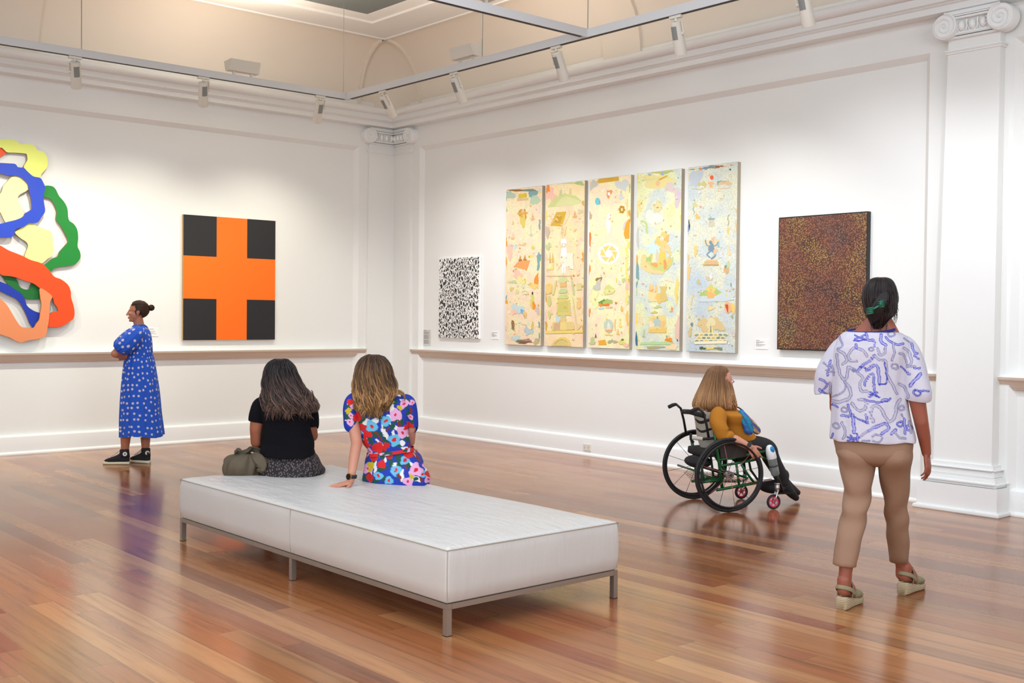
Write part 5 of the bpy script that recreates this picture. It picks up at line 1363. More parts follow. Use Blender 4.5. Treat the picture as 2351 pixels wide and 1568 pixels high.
# canvas high-top shoes
M_canvas = cloth('black_canvas', (30, 28, 32), 0.9); M_rubber = newmat('off_white_rubber', srgb(214, 206, 180), 0.6); M_lace = newmat('white_lace', srgb(222, 220, 210), 0.8)
def hightop(parent, heel, d, facing, patch=True):
    """heel = floor point under the heel, d = toe direction"""
    heel = Vector(heel); heel.z = 0; d = Vector(d); d.z = 0; d.normalize(); sd = Vector((-d.y, d.x, 0)); Z = Vector((0, 0, 1))
    root = MB(); L = 0.262
    xs = [0.0, 0.012, 0.05, 0.10, 0.15, 0.20, 0.24, 0.257, L]; hw = [0.018, 0.030, 0.034, 0.033, 0.038, 0.042, 0.034, 0.020, 0.004]
    root.sweep([heel + d * x + Z * 0.015 for x in xs], [sd] * 9, [Z] * 9, hw, [0.015] * 9, 20, p=3.5)
    sole = root.build('shoe_sole', M_rubber, parent, smooth=True)
    b = MB()
    xs = [0.006, 0.02, 0.05, 0.085, 0.12, 0.15, 0.19, 0.225, 0.25]; top = [0.085, 0.115, 0.13, 0.115, 0.092, 0.078, 0.064, 0.052, 0.036]; hw = [0.016, 0.028, 0.033, 0.032, 0.034, 0.037, 0.038, 0.030, 0.012]
    b.sweep([heel + d * x + Z * ((t + 0.02) / 2) for x, t in zip(xs, top)], [sd] * 9, [Z] * 9, hw, [(t - 0.02) / 2 + 0.004 for t in top], 24, p=2.6)
    b.sweep([heel + d * 0.052 + Z * z for z in (0.07, 0.10, 0.125, 0.148, 0.150)], [d] * 5, [sd] * 5, [0.054, 0.050, 0.046, 0.046, 0.040], [0.036, 0.038, 0.040, 0.042, 0.036], 24)
    up = b.build('shoe_upper', M_canvas, parent, smooth=True)
    b = MB()
    for k in range(6):
        f = k / 5; c = heel + d * (0.095 + 0.085 * f) + Z * (0.136 - 0.058 * f)
        b.capsule(c - sd * 0.020, 0.0035, c + sd * 0.020 + d * 0.006, 0.0035, 8)
    b.build('laces', M_lace, up, smooth=True)
    b = MB(); b.sweep([heel + d * 0.245 + Z * 0.030 - d * 0.03, heel + d * 0.246 + Z * 0.030], [sd] * 2, [Z] * 2, [0.033, 0.018], [0.024, 0.012], 16); b.build('toe_cap', M_rubber, up, smooth=True)
    if patch:
        n = Vector(facing).normalized(); c = heel + d * 0.048 + Z * 0.108 + n * 0.0415; t_ = n.cross(Z).normalized()
        b = MB(); b.sweep([c - n * 0.004, c], [t_] * 2, [Z] * 2, [0.021] * 2, [0.021] * 2, 24)
        pts = []
        for k in range(10):
            a = PI / 2 + k * PI / 5; r = 0.013 if k % 2 == 0 else 0.005; pts.append(c + n * 0.0006 + t_ * (r * math.cos(a)) + Z * (r * math.sin(a)))
        b.add(pts, tessellate_polygon([pts]), 1); b.build('ankle_patch', [M_lace, newmat('navy_star', srgb(30, 40, 90), 0.7)], up)
hightop(W1, on_floor(298, 1066), on_floor(245, 1066) - on_floor(298, 1066), -F1.A, True)
hightop(W1, on_floor(344, 1064), -F1.R * 0.74 + F1.A * 0.67, -F1.A + F1.R * 0.3, True)

# ================================================================== SEATED WOMAN IN BLACK
F2 = Fig(655, 1090, 0.42); G2 = Vector((F2.G.x, F2.G.y, 0)); F2.G = F2.G
W2 = thing('person', 'woman with long dark wavy hair in black top and skirt, sitting on bench', 'person', (F2.G.x, F2.G.y, 0.42))
P = F2.P; ZS = 0.425
M_skin2 = skin('warm_skin', (150, 92, 66))
b = MB()
hd = P(646, 862, 0.06)
Wf2 = head_mesh(b, hd, F2.A * 0.95 + F2.R * -0.25 + F2.Z * 0.02, k=1.0)
b.capsule(P(652, 925, 0.03), 0.055, P(648, 890, 0.05), 0.05)
b.capsule(P(600, 940, 0.02), 0.055, P(704, 944, 0.02), 0.055)
b.ellipsoid(P(656, 960, 0.03), F2.R, F2.A, F2.Z, 0.15, 0.10, 0.13); b.ellipsoid(P(660, 1005, 0.02), F2.R, F2.A, F2.Z, 0.145, 0.10, 0.14); b.ellipsoid(P(660, 1050, 0.03), F2.R, F2.A, F2.Z, 0.16, 0.13, 0.11)
b.capsule(P(594, 944, 0.02), 0.052, P(588, 985, 0.03), 0.044); b.capsule(P(588, 985, 0.03), 0.043, P(589, 1015, 0.06), 0.040); b.capsule(P(589, 1015, 0.06), 0.038, P(602, 1024, 0.26), 0.026)
hand(b, P(602, 1024, 0.26), F2.A + F2.R * 0.4, -F2.Z, 0.95)
b.capsule(P(708, 948, 0.02), 0.052, P(716, 1000, 0.08), 0.042); b.capsule(P(716, 1000, 0.08), 0.038, P(700, 1022, 0.30), 0.026)
hand(b, P(700, 1022, 0.30), F2.A * 0.8 - F2.R * 0.5, -F2.Z, 0.95, thumb_side=-1)
fd = Vector((0.45, 0.89, 0)).normalized(); sd = Vector((-fd.y, fd.x, 0)); g = Vector((F2.G.x, F2.G.y, 0))
def legs_down(b, g, fd, sd, th=0.50, r=0.062):
    feet = []
    for q in (-0.085, 0.085):
        h = g + sd * q + fd * 0.10 + Vector((0, 0, ZS + 0.085)); k = g + sd * q + fd * th; k.z = 0.50; a = k + fd * 0.07; a.z = 0.10
        b.capsule(h, r, k, 0.055); b.capsule(k, 0.055, a.lerp(k, 0.55), 0.05); b.capsule(a.lerp(k, 0.55), 0.05, a, 0.034); b.capsule(a, 0.036, a - Vector((0, 0, 0.04)) - fd * 0.02, 0.034)
        b.capsule(a - Vector((0, 0, 0.05)), 0.034, a + fd * 0.13 - Vector((0, 0, 0.07)), 0.024); feet.append(a)
    return feet
ft2 = legs_down(b, g, fd, sd)
body_from(b, 'body', M_skin2, W2, 0.006, 5); eyes(W2, Wf2)
def simple_shoe(parent, a, d, mat, solem):
    d = Vector(d).normalized(); sd_ = Vector((-d.y, d.x, 0)); Z = Vector((0, 0, 1)); h = Vector((a.x, a.y, 0)) - d * 0.06
    xs = [0.0, 0.03, 0.09, 0.16, 0.21, 0.25]; b = MB(); b.sweep([h + d * x + Z * (z / 2 + 0.012) for x, z in zip(xs, (0.05, 0.07, 0.07, 0.06, 0.05, 0.03))], [sd_] * 6, [Z] * 6, [0.02, 0.034, 0.036, 0.043, 0.036, 0.014], [0.024, 0.035, 0.036, 0.03, 0.025, 0.012], 18); s_ = b.build('shoe', mat, parent, smooth=True)
    b = MB(); b.sweep([h + d * x + Z * 0.009 for x in xs], [sd_] * 6, [Z] * 6, [0.022, 0.036, 0.038, 0.045, 0.038, 0.016], [0.009] * 6, 18, p=4); b.build('shoe_sole', solem, s_, smooth=True)
for a in ft2: simple_shoe(W2, a, fd, M_canvas, M_rubber)
M_tee = cloth('black_jersey', (13, 11, 16), 1.0, 0.6, 14); M_tee.node_tree.nodes['Principled BSDF'].inputs['Specular IOR Level'].default_value = 0.2
def tee_fold(t, ph): return 0.0045 * np.sin(22 * t + 2.0 * np.sin(2 * ph)) * (0.35 + t) + 0.004 * np.sin(3 * ph + 4 * t)
garment('t_shirt', F2, [(911, 634, 668, 0.04, 0.06), (915, 618, 684, 0.03, 0.08), (922, 601, 702, 0.03, 0.10), (936, 592, 712, 0.03, 0.115), (955, 594, 718, 0.03, 0.12), (975, 601, 713, 0.03, 0.118), (1000, 600, 716, 0.03, 0.118), (1015, 598, 720, 0.03, 0.125), (1030, 597, 723, 0.04, 0.150), (1040, 600, 722, 0.04, 0.166), (1038, 612, 708, 0.04, 0.14)], M_tee, W2, n=110, rows=90, p=2.5, fold=tee_fold, disp=lambda t, ph: -0.028 * np.maximum(0, t - 0.75) / 0.25 * np.maximum(0, np.sin(-ph)) ** 1.2)
limb_garment('sleeve', [P(616, 928, 0.02), P(602, 932, 0.02), P(593, 950, 0.025), P(589, 966, 0.03), P(588, 970, 0.03)], [0.045, 0.064, 0.060, 0.056, 0.050], M_tee, W2, n=32, rows=26)
limb_garment('sleeve', [P(690, 928, 0.02), P(704, 933, 0.02), P(712, 952, 0.03), P(715, 975, 0.05), P(715, 980, 0.05)], [0.045, 0.062, 0.058, 0.052, 0.046], M_tee, W2, n=32, rows=26)
def paisley():
    mt = newmat('black_paisley_viscose', rough=0.8); t = NT(mt); o = t.obj()
    vo = t.new('ShaderNodeTexVoronoi'); vo.inputs['Scale'].default_value = 88; vo.inputs['Randomness'].default_value = 0.7; t.link(t.mapping(o, (1, 1, 0.62), rot=(0.3, 0.4, 0)), vo.inputs['Vector'])
    d = vo.outputs['Distance']; ring_ = t.math('MULTIPLY', t.math('GREATER_THAN', d, 0.20), t.math('LESS_THAN', d, 0.38))
    core = t.math('LESS_THAN', d, 0.07)
    c = t.mix(t.math('MULTIPLY', ring_, 0.75), srgb(24, 20, 24), srgb(132, 112, 112)); c = t.mix(core, c, srgb(170, 150, 140))
    t.link(c, t.b.inputs['Base Color']); t.bump(t.noise(o, 18, 4), 0.5, 0.012); return mt
M_pais = paisley()
garment('skirt', F2, [(1026, 612, 708, 0.04, 0.09), (1036, 603, 720, 0.05, 0.125), (1050, 594, 731, 0.06, 0.165), (1066, 591, 738, 0.06, 0.19), (1077, 591, 746, 0.06, 0.20), (1084, 592, 743, 0.06, 0.21), (1091, 596, 726, 0.06, 0.21), (1094, 606, 712, 0.06, 0.20)], M_pais, W2, n=110, rows=50, p=2.5, fold=lambda t, ph: 0.005 * np.sin(7 * ph + 3 * t) * t)
b = MB(); hip = g + Vector((0, 0, ZS + 0.075))
C = [hip + fd * x for x in (0.06, 0.12, 0.22, 0.34, 0.46, 0.56, 0.60)]
b.sweep(C, [sd] * 7, [Vector((0, 0, 1))] * 7, [0.15, 0.17, 0.18, 0.18, 0.18, 0.17, 0.10], [0.085, 0.085, 0.085, 0.09, 0.09, 0.075, 0.04], 40, p=2.6); b.build('skirt_lap', M_pais, W2, smooth=True)
# long wavy dark hair, ash-brown at the ends
def OMB(root, tip, t0=0.35, t1=0.95):
    def f(t, ph, tone):
        q = min(max((t - t0) / (t1 - t0), 0), 1); return lerp3(lerp3(root[0], root[1], tone), lerp3(tip[0], tip[1], tone), q)
    return f
C2 = OMB((srgb(14, 9, 10), srgb(34, 24, 24)), (srgb(36, 24, 22), srgb(122, 92, 78)))
rings2 = [(824.5, 640, 649, 0.06, 0.01), (827, 630, 659, 0.05, 0.045), (834, 620, 667, 0.045, 0.075), (846, 613.5, 674, 0.04, 0.095), (862, 609, 680, 0.035, 0.10), (880, 608, 689, 0.02, 0.095), (896, 607, 700, 0.0, 0.085), (912, 606, 712, -0.04, 0.065), (928, 608, 722, -0.075, 0.045), (942, 612, 723, -0.092, 0.030), (950, 625, 705, -0.10, 0.020)]
rng = np.random.default_rng(21); b = MB(); b.c = []
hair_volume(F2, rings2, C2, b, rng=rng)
strands_on(F2, rings2, C2, b, 110, rng, start=(0.02, 0.3), end=(0.9, 1.0), wave=(0.022, 1.5), lift=0.008, w0=0.0065, seg=24, arc=(PI, 2 * PI))
strands_on(F2, rings2, C2, b, 620, rng, start=(0.0, 0.10), end=(0.86, 1.0), wave=(0.016, 1.8), lift=0.007, w0=0.0030, seg=22)
# locks that run beyond the volume's lower edge
def tail_locks(b, F, n, x0, x1, y0, y1a, y1b, drift, w, rng, fn, base_w=-0.10, wv=0.010):
    for _ in range(n):
        x = rng.uniform(x0, x1); ys = y0 + rng.uniform(-12, 12); ye = rng.uniform(y1a, y1b); ff = (x - x0) / (x1 - x0); dx = drift[0] + (drift[1] - drift[0]) * ff + rng.uniform(-5, 5)
        f0 = rng.uniform(0, 6.28); fr = rng.uniform(0.8, 1.5); am = rng.uniform(0.4, 1.2) * wv; pts = []
        for k in range(12):
            f = k / 11; pts.append(F.P(x + dx * f ** 1.3, ys + (ye - ys) * f, base_w - rng.uniform(0, 0.002) - 0.008 * math.sin(f * 3)) + F.R * (am * math.sin(fr * 6.28 * f + f0)) + F.A * (0.5 * am * math.cos(fr * 6.28 * f + f0)))
        n0 = len(b.v); rr = [w * rng.uniform(0.8, 1.2) * (1 if k < 6 else 1 - (k - 5.5) / 6.2) for k in range(12)]; b.tube(pts, rr, 5, up=tuple(F.A)); tone = rng.random()
        for k in range(12):
            for i in range(5): b.c[n0 + k * 5 + i] = fn(0.62 + 0.4 * k / 11, 0, tone)
tail_locks(b, F2, 150, 612, 706, 922, 944, 968, (-1, 10), 0.0042, rng, C2, base_w=-0.108)
tail_locks(b, F2, 50, 690, 716, 905, 930, 946, (6, 16), 0.0036, rng, C2, base_w=-0.095)
for _ in range(90):          # locks that drift out over the right shoulder
    e = rng.uniform(0, 1); am = rng.uniform(0.4, 1.2) * 0.006; f0 = rng.uniform(0, 6.28)
    K = [F2.P(672 + 8 * e, 848 + 22 * e, -0.05), F2.P(684 + 8 * e, 874 + 18 * e, -0.06), F2.P(700 + 6 * e, 896 + 14 * e, -0.07), F2.P(714 + 4 * e, 912 + 12 * e, -0.08), F2.P(724 + 2 * e - rng.uniform(0, 6), 926 + 8 * e, -0.085), F2.P(731 - 8 * e - rng.uniform(0, 6), 938 + rng.uniform(0, 10), -0.085)]
    pts = [Vector(v) + F2.R * (am * math.sin(1.6 * i / 20 * 6.28 + f0)) for i, v in enumerate(crom([list(k) for k in K], 20))]
    n0 = len(b.v); b.tube(pts, [0.0042 * (1 if k < 12 else 1 - (k - 11) / 9.5) for k in range(20)], 5, up=tuple(F2.A)); tone = rng.random()
    for k in range(20):
        for i in range(5): b.c[n0 + k * 5 + i] = C2(0.35 + 0.6 * k / 19, 0, tone)
b.build('hair', M_hair, W2, smooth=True, cols=True)

# ------------------------------------------------------------------ the olive bag beside her
FB = Fig(555, 1092, 0.42)
BG = thing('shoulder_bag', 'slouchy olive green bag with tied straps lying on the bench beside the woman in black', 'bag', (FB.G.x, FB.G.y, 0.43))
M_olive = cloth('olive_canvas', (88, 76, 58), 0.75, 0.6, 9)
M_olive2 = cloth('olive_strap', (70, 64, 50), 0.75, 0.4, 12)
garment('pouch', FB, [(1096, 545, 585, 0.0, 0.05), (1095, 528, 592, 0.0, 0.075), (1088, 517, 594, 0.0, 0.10), (1072, 512.5, 595, 0.0, 0.115), (1058, 515, 594, 0.0, 0.105), (1048, 526, 588, 0.0, 0.085), (1043, 545, 578, 0.0, 0.06), (1041, 552, 570, 0.0, 0.03)], M_olive, BG, n=90, rows=60, p=2.5, fold=lambda t, ph: 0.006 * np.sin(4 * ph + 5 * t) + 0.005 * np.sin(9 * ph - 7 * t), disp=lambda t, ph: 0.006 * np.sin(3 * ph) * math.sin(t * 3))
limb_garment('strap', [FB.P(541, 1046, 0.02), FB.P(545, 1036, 0.02), FB.P(556, 1040, 0.0), FB.P(568, 1037, -0.01), FB.P(577, 1031, 0.02), FB.P(594, 1036, 0.03), FB.P(598, 1046, 0.04)], [0.008, 0.020, 0.026, 0.024, 0.020, 0.022, 0.012], M_olive2, BG, n=20, rows=40, fold=lambda t, a: 0.006 * math.sin(4 * a + 9 * t), flat=0.6)
limb_garment('flap', [FB.P(584, 1042, -0.02), FB.P(594, 1052, -0.06), FB.P(601, 1066, -0.08), FB.P(597, 1078, -0.09), FB.P(590, 1080, -0.10)], [0.025, 0.045, 0.043, 0.03, 0.008], M_olive, BG, n=28, rows=36, fold=lambda t, a: 0.007 * math.sin(5 * a + 6 * t), flat=0.55, up=tuple(FB.R))
limb_garment('strap', [FB.P(540, 1040, 0.0), FB.P(546, 1032, 0.0), FB.P(552, 1037, -0.01), FB.P(548, 1043, 0.0)], [0.006, 0.012, 0.012, 0.006], M_olive2, BG, n=14, rows=20, flat=0.6)

# ================================================================== SEATED WOMAN IN THE FLOWERED DRESS
F3 = Fig(910, 1106, 0.42)
W3 = thing('person', 'woman with fair-brown hair in bright flowered dress, leaning on one hand on bench', 'person', (F3.G.x, F3.G.y, 0.42))
P = F3.P
M_skin3 = skin('fair_skin', (196, 140, 116))
b = MB()
Wf3 = head_mesh(b, P(859, 853, 0.05), F3.A * 0.98 - F3.R * 0.1, k=1.0)
b.capsule(P(872, 915, 0.03), 0.055, P(862, 880, 0.04), 0.05)
b.capsule(P(820, 930, 0.03), 0.052, P(930, 935, 0.03), 0.052)
b.ellipsoid(P(876, 955, 0.03), F3.R, F3.A, F3.Z, 0.15, 0.09, 0.12); b.ellipsoid(P(890, 1000, 0.03), F3.R, F3.A, F3.Z, 0.13, 0.09, 0.12); b.ellipsoid(P(905, 1060, 0.04), F3.R, F3.A, F3.Z, 0.155, 0.12, 0.11)
hp = on_floor(800, 1111, 0.447)
b.capsule(P(808, 930, 0.02), 0.047, P(812, 975, -0.01), 0.041); b.capsule(P(812, 975, -0.01), 0.040, P(819, 1017, -0.04), 0.036)
dw = (hp - F3.G).dot(F3.A)
wr = P(806, 1094, dw + 0.01)
b.capsule(P(819, 1017, -0.04), 0.037, P(813, 1050, (-0.04 + dw) / 2), 0.033); b.capsule(P(813, 1050, (-0.04 + dw) / 2), 0.033, P(808, 1084, dw + 0.0), 0.0265); b.capsule(P(808, 1084, dw + 0.0), 0.026, P(804, 1105, dw), 0.026)
hdir = (on_floor(748, 1114, 0.44) - on_floor(802, 1108, 0.44)).normalized()
hand(b, P(805, 1107, dw), hdir - F3.Z * 0.12, -F3.Z * 0.6 + hdir * 0.0 , 1.0, curl=(0.03, 0.02, 0.02, 0.04), thumb_side=1, spread=0.16, thumb_curl=0.1)
b.capsule(P(936, 935, 0.03), 0.046, P(943, 985, 0.05), 0.038); b.capsule(P(943, 985, 0.05), 0.037, P(941, 1014, 0.10), 0.034); b.capsule(P(941, 1014, 0.10), 0.033, P(930, 1030, 0.30), 0.025)
hand(b, P(930, 1030, 0.30), F3.A, -F3.Z, 0.95, thumb_side=-1)
fd3 = Vector((0.55, 0.835, 0)).normalized(); sd3 = Vector((-fd3.y, fd3.x, 0)); g3 = Vector((F3.G.x, F3.G.y, 0)) + F3.R * 0.02
ft3 = legs_down(b, g3, fd3, sd3, 0.42)
body_from(b, 'body', M_skin3, W3, 0.0045, 5); eyes(W3, Wf3)
for a in ft3: simple_shoe(W3, a, fd3, newmat('tan_leather', srgb(150, 96, 60), 0.5), M_rubber)

FL = []   # flowers in the crop frame (scale 4.1982, offset 480,790): kind, x, y, r
for x, y, r in ((1565, 790, 56), (1705, 742, 50), (1788, 922, 58), (1885, 1120, 46), (1800, 1218, 50), (1630, 1272, 42), (1735, 1315, 40), (1448, 850, 34), (1482, 935, 30), (1718, 545, 38), (1400, 905, 30), (2060, 1250, 34)): FL.append(('B', x, y, r))
for x, y, r in ((1798, 682, 58), (1868, 850, 56), (1992, 1215, 64), (1402, 575, 44), (1880, 575, 44), (1920, 1328, 46), (2112, 1305, 36), (1370, 690, 28), (1528, 1205, 44), (1360, 755, 34), (2090, 1170, 30), (1545, 1040, 30), (1955, 560, 26), (1940, 700, 24)): FL.append(('P', x, y, r))
for x, y, r in ((1425, 705, 42), (1478, 800, 36), (1522, 872, 42), (1505, 945, 34), (1625, 1000, 52), (1705, 985, 36), (1665, 1158, 42), (1590, 1092, 36), (1742, 1078, 32), (1930, 780, 28), (1925, 1055, 48), (1355, 560, 32), (1550, 1290, 36), (2110, 1250, 30), (1530, 985, 24), (1945, 790, 30), (1900, 800, 26)): FL.append(('R', x, y, r))
for x, y, r in ((1342, 645, 30), (1562, 1165, 34), (1838, 615, 22), (1950, 1275, 22), (1760, 555, 16), (1545, 1215, 16)): FL.append(('Y', x, y, r))
LV = [(1465, 740, 26, 60, .6), (1440, 775, 22, 50, .5), (1590, 870, 22, 46, -.7), (1640, 870, 36, 30, .3), (1560, 930, 22, 50, -.4), (1530, 1010, 20, 44, -.3), (1690, 790, 26, 26, .4), (1765, 790, 24, 30, .6), (1700, 930, 20, 44, -.5), (1645, 705, 30, 18, .1), (1800, 740, 24, 30, .8), (1860, 745, 22, 34, 0), (1790, 555, 24, 22, .4), (1905, 600, 22, 34, .4), (1920, 925, 20, 30, .3), (1880, 905, 34, 16, .2), (1680, 1060, 34, 50, .2), (1750, 1140, 26, 50, -.2), (1830, 1100, 34, 40, 0), (1840, 1165, 26, 30, .5), (1925, 1175, 24, 40, -.5), (1690, 1190, 34, 24, .3), (1650, 1210, 30, 20, -.5), (1800, 1280, 26, 18, .4), (1680, 1290, 30, 26, .2), (1990, 1300, 26, 18, .4), (2045, 1240, 18, 34, .2), (1505, 1290, 34, 30, .5), (1395, 620, 30, 22, .6), (1350, 700, 22, 30, 0), (1560, 690, 40, 20, .1), (1610, 1320, 36, 18, 0), (1830, 980, 30, 16, .2), (1580, 1130, 20, 40, .3), (1920, 680, 24, 36, .2), (1960, 740, 20, 30, -.3), (1345, 610, 22, 30, .2), (1330, 700, 24, 34, -.2), (1395, 740, 26, 20, .3), (1925, 540, 26, 18, .3)]
ST = [(1610, 860, 10, 34, -.6), (1650, 905, 10, 40, -.7), (1725, 820, 9, 30, .5), (1832, 770, 11, 40, .1), (1730, 590, 13, 46, .1), (1945, 640, 12, 34, -.1), (1895, 1185, 9, 34, .1), (1835, 1285, 12, 34, -.1), (2040, 1295, 12, 34, -.6), (1930, 980, 12, 30, 0), (1690, 1010, 20, 26, -.5), (2010, 1090, 18, 46, -.4), (1940, 780, 20, 22, 0), (1540, 1245, 20, 30, 0)]
WH = [(1520, 750, 46, 30, .3), (1600, 740, 40, 26, .2), (1690, 850, 22, 90, -.3), (1740, 700, 30, 20, .2), (1790, 800, 60, 16, .7), (1650, 960, 60, 16, .8), (1830, 720, 26, 46, -.2), (1760, 610, 22, 50, .2), (1870, 545, 40, 20, .3), (1690, 1110, 20, 80, .1), (1790, 1170, 60, 26, .2), (1860, 1260, 20, 60, .1), (1960, 1170, 60, 18, .8), (2000, 1300, 60, 22, .3), (1560, 1260, 14, 70, .1), (1620, 1070, 50, 12, .4), (1920, 1010, 70, 14, .2), (1860, 950, 26, 34, .2), (1370, 590, 12, 50, .2), (1340, 600, 10, 50, 0), (1600, 1180, 14, 60, 0), (1900, 870, 50, 14, .9), (1510, 900, 12, 60, -.4), (1350, 730, 40, 16, 0), (2090, 1200, 16, 60, -.4), (1770, 880, 12, 60, .2), (1480, 985, 12, 40, -.3)]
def flower_paint(V, t, ph, xs=1.0):
    rel = V - CAM; z = rel @ _fw; px = 1175.5 + CAM_F * (rel @ CR) / z; py = 784 - CAM_F * (rel @ CU) / z
    front = np.sin(ph) > 0
    X = (px - 480) * 4.1982; Y = (py - 790) * 4.1982
    X = np.where(front, 3440 - X + 40, X); Y = np.where(front, Y - 22, Y)
    wob = 0.12
    c = np.tile(np.array(srgb(14, 50, 162)), (len(V), 1))
    wx = 5 * np.sin(Y / 13.0) + 3 * np.sin(X / 9 + 1); wy = 5 * np.sin(X / 15.0) + 3 * np.sin(Y / 8.0 + 2)
    Xw, Yw = X + wx, Y + wy
    def ell(cx, cy, rx, ry, rot):
        dx, dy = Xw - cx, Yw - cy; a = dx * math.cos(rot) + dy * math.sin(rot); b_ = -dx * math.sin(rot) + dy * math.cos(rot); return (a / rx) ** 2 + (b_ / ry) ** 2
    for e in WH: c[ell(*e) < 1] = srgb(226, 222, 214)
    for e in LV: c[ell(*e) < 1] = srgb(8, 74, 58)
    for e in ST: c[ell(*e) < 1] = srgb(122, 36, 22)
    for kd, x, y, r in FL:
        dx, dy = Xw - x, Yw - y; a = np.arctan2(dy, dx); rr = np.hypot(dx, dy); R_ = r * (1 + 0.13 * np.sin(3 * a + x) + 0.07 * np.sin(5 * a + y))
        m_ = rr < R_
        if kd == 'B': c[rr < R_ * 1.0] = srgb(96, 178, 212); c[rr < r * 0.36] = srgb(206, 18, 34)
        elif kd == 'P': c[m_] = srgb(222, 164, 204); c[rr < r * 0.28] = srgb(206, 18, 34)
        elif kd == 'R': c[m_] = srgb(206, 22, 24) if (x // 3) % 2 else srgb(196, 26, 22)
        else: c[m_] = srgb(196, 172, 20)
    return c
M_flow, _tf = attr_mat('flowered_cotton', 0.8); _tf.bump(_tf.noise(_tf.obj(), 16, 4, 0.6), 0.25, 0.012)
garment('dress', F3, [(903, 862, 888, 0.04, 0.055), (907, 846, 904, 0.035, 0.075), (913, 826, 922, 0.03, 0.095), (925, 812, 936, 0.03, 0.11), (945, 810, 941, 0.03, 0.115), (970, 816, 939, 0.03, 0.11), (995, 824, 938, 0.03, 0.105), (1018, 833, 943, 0.035, 0.105), (1030, 841, 946, 0.035, 0.10), (1036, 845, 947, 0.035, 0.10)], M_flow, W3, n=260, rows=150, p=2.5, fold=lambda t, ph: 0.004 * np.sin(4 * ph + 5 * t) + 0.003 * np.sin(18 * t + 2 * ph) * t, colf=flower_paint)
garment('skirt', F3, [(1032, 845, 947, 0.035, 0.10), (1040, 844, 951, 0.04, 0.11), (1055, 839, 962, 0.045, 0.14), (1070, 836, 974, 0.05, 0.165), (1085, 833, 983, 0.05, 0.185), (1098, 831, 987, 0.05, 0.19), (1108, 837, 986, 0.05, 0.185), (1112, 850, 978, 0.05, 0.17)], M_flow, W3, n=280, rows=130, p=2.6, fold=lambda t, ph: 0.005 * np.sin(9 * ph + 2 * t) * (1 - t * 0.5), colf=flower_paint)
def fp2(V): return flower_paint(V, None, np.full(len(V), -1.0))
limb_garment('sleeve', [P(832, 920, 0.03), P(815, 922, 0.02), P(808, 938, 0.01), P(807, 960, 0.0), P(807, 975, -0.005), P(808, 977, -0.005)], [0.045, 0.060, 0.058, 0.053, 0.050, 0.046], M_flow, W3, n=110, rows=100, colf=fp2)
limb_garment('sleeve', [P(918, 922, 0.03), P(933, 925, 0.03), P(940, 942, 0.035), P(943, 964, 0.04), P(944, 978, 0.045), P(944, 980, 0.045)], [0.045, 0.056, 0.052, 0.049, 0.047, 0.044], M_flow, W3, n=110, rows=100, colf=fp2)
b = MB(); hip = g3 + Vector((0, 0, ZS + 0.080))
C = [hip + fd3 * x for x in (0.06, 0.12, 0.22, 0.34, 0.42, 0.50, 0.53)]
b.sweep(C, [sd3] * 7, [Vector((0, 0, 1))] * 7, [0.14, 0.16, 0.17, 0.17, 0.17, 0.16, 0.09], [0.085, 0.085, 0.085, 0.09, 0.085, 0.07, 0.04], 60, p=2.6)
cc = flower_paint(np.array(b.v) * 1.0 + np.array([0.0, 0.0, 0.0]), None, np.full(len(b.v), -1.0)); b.c = [tuple(x) for x in cc]; b.build('skirt_lap', M_flow, W3, smooth=True, cols=True)
# belt
Q = crom([F3.ring(*r) for r in [(1032.5, 843.5, 948.5, 0.035, 0.106), (1036, 843, 949, 0.035, 0.108), (1040, 842.5, 950.5, 0.035, 0.110)]], 6); vs = []; cl = []
for k in range(6):
    for i in range(160):
        ph = 2 * PI * i / 160; c_, s_ = math.cos(ph), math.sin(ph); cx = math.copysign(abs(c_) ** 0.8, c_); sx = math.copysign(abs(s_) ** 0.8, s_)
        v = Vector(Q[k, :3]) + F3.R * ((Q[k, 3] + 0.004) * cx) + F3.A * ((Q[k, 4] + 0.006) * sx); v.z += 0.022 * cx; vs.append(v)
        q = math.sin(i * 0.26) + 0.4 * math.sin(i * 0.6 + k * 0.5); cl.append(srgb(206, 24, 28) if q > -0.15 else srgb(8, 74, 58) if q > -0.8 else srgb(222, 164, 204))
mk('belt', vs, [(k * 160 + i, k * 160 + (i + 1) % 160, (k + 1) * 160 + (i + 1) % 160, (k + 1) * 160 + i) for k in range(5) for i in range(160)], M_flow, W3, cols=cl)
# watch
wc = P(808.5, 1093, dw); ax = (P(808, 1084, dw) - P(804, 1105, dw)).normalized()
b = MB(); x_ = (F3.R - ax * F3.R.dot(ax)).normalized(); y_ = ax.cross(x_)
b.sweep([wc + ax * 0.011, wc + ax * 0.010, wc - ax * 0.010, wc - ax * 0.011], [x_] * 4, [y_] * 4, [0.028, 0.030, 0.030, 0.028], [0.028, 0.030, 0.030, 0.028], 28)
M_strap = newmat('black_watch_strap', srgb(26, 24, 24), 0.5); wt = b.build('watch_strap', M_strap, W3, smooth=True)
n_ = (-F3.A * 0.75 - F3.R * 0.66).normalized(); c = wc + n_ * 0.031; t_ = ax; s_ = n_.cross(t_)
b = MB(); b.sweep([c - n_ * 0.004, c + n_ * 0.003], [t_] * 2, [s_] * 2, [0.0205] * 2, [0.0205] * 2, 28); b.sweep([c + n_ * 0.002, c + n_ * 0.0042], [t_] * 2, [s_] * 2, [0.0185] * 2, [0.0185] * 2, 28, mi=1)
b.build('watch_case', [newmat('brass_case', srgb(190, 150, 90), 0.3, 0.9), newmat('black_dial', srgb(14, 14, 14), 0.15)], wt, smooth=False)
C3 = OMB((srgb(34, 22, 14), srgb(82, 54, 32)), (srgb(70, 46, 26), srgb(184, 136, 84)), 0.2, 0.75)
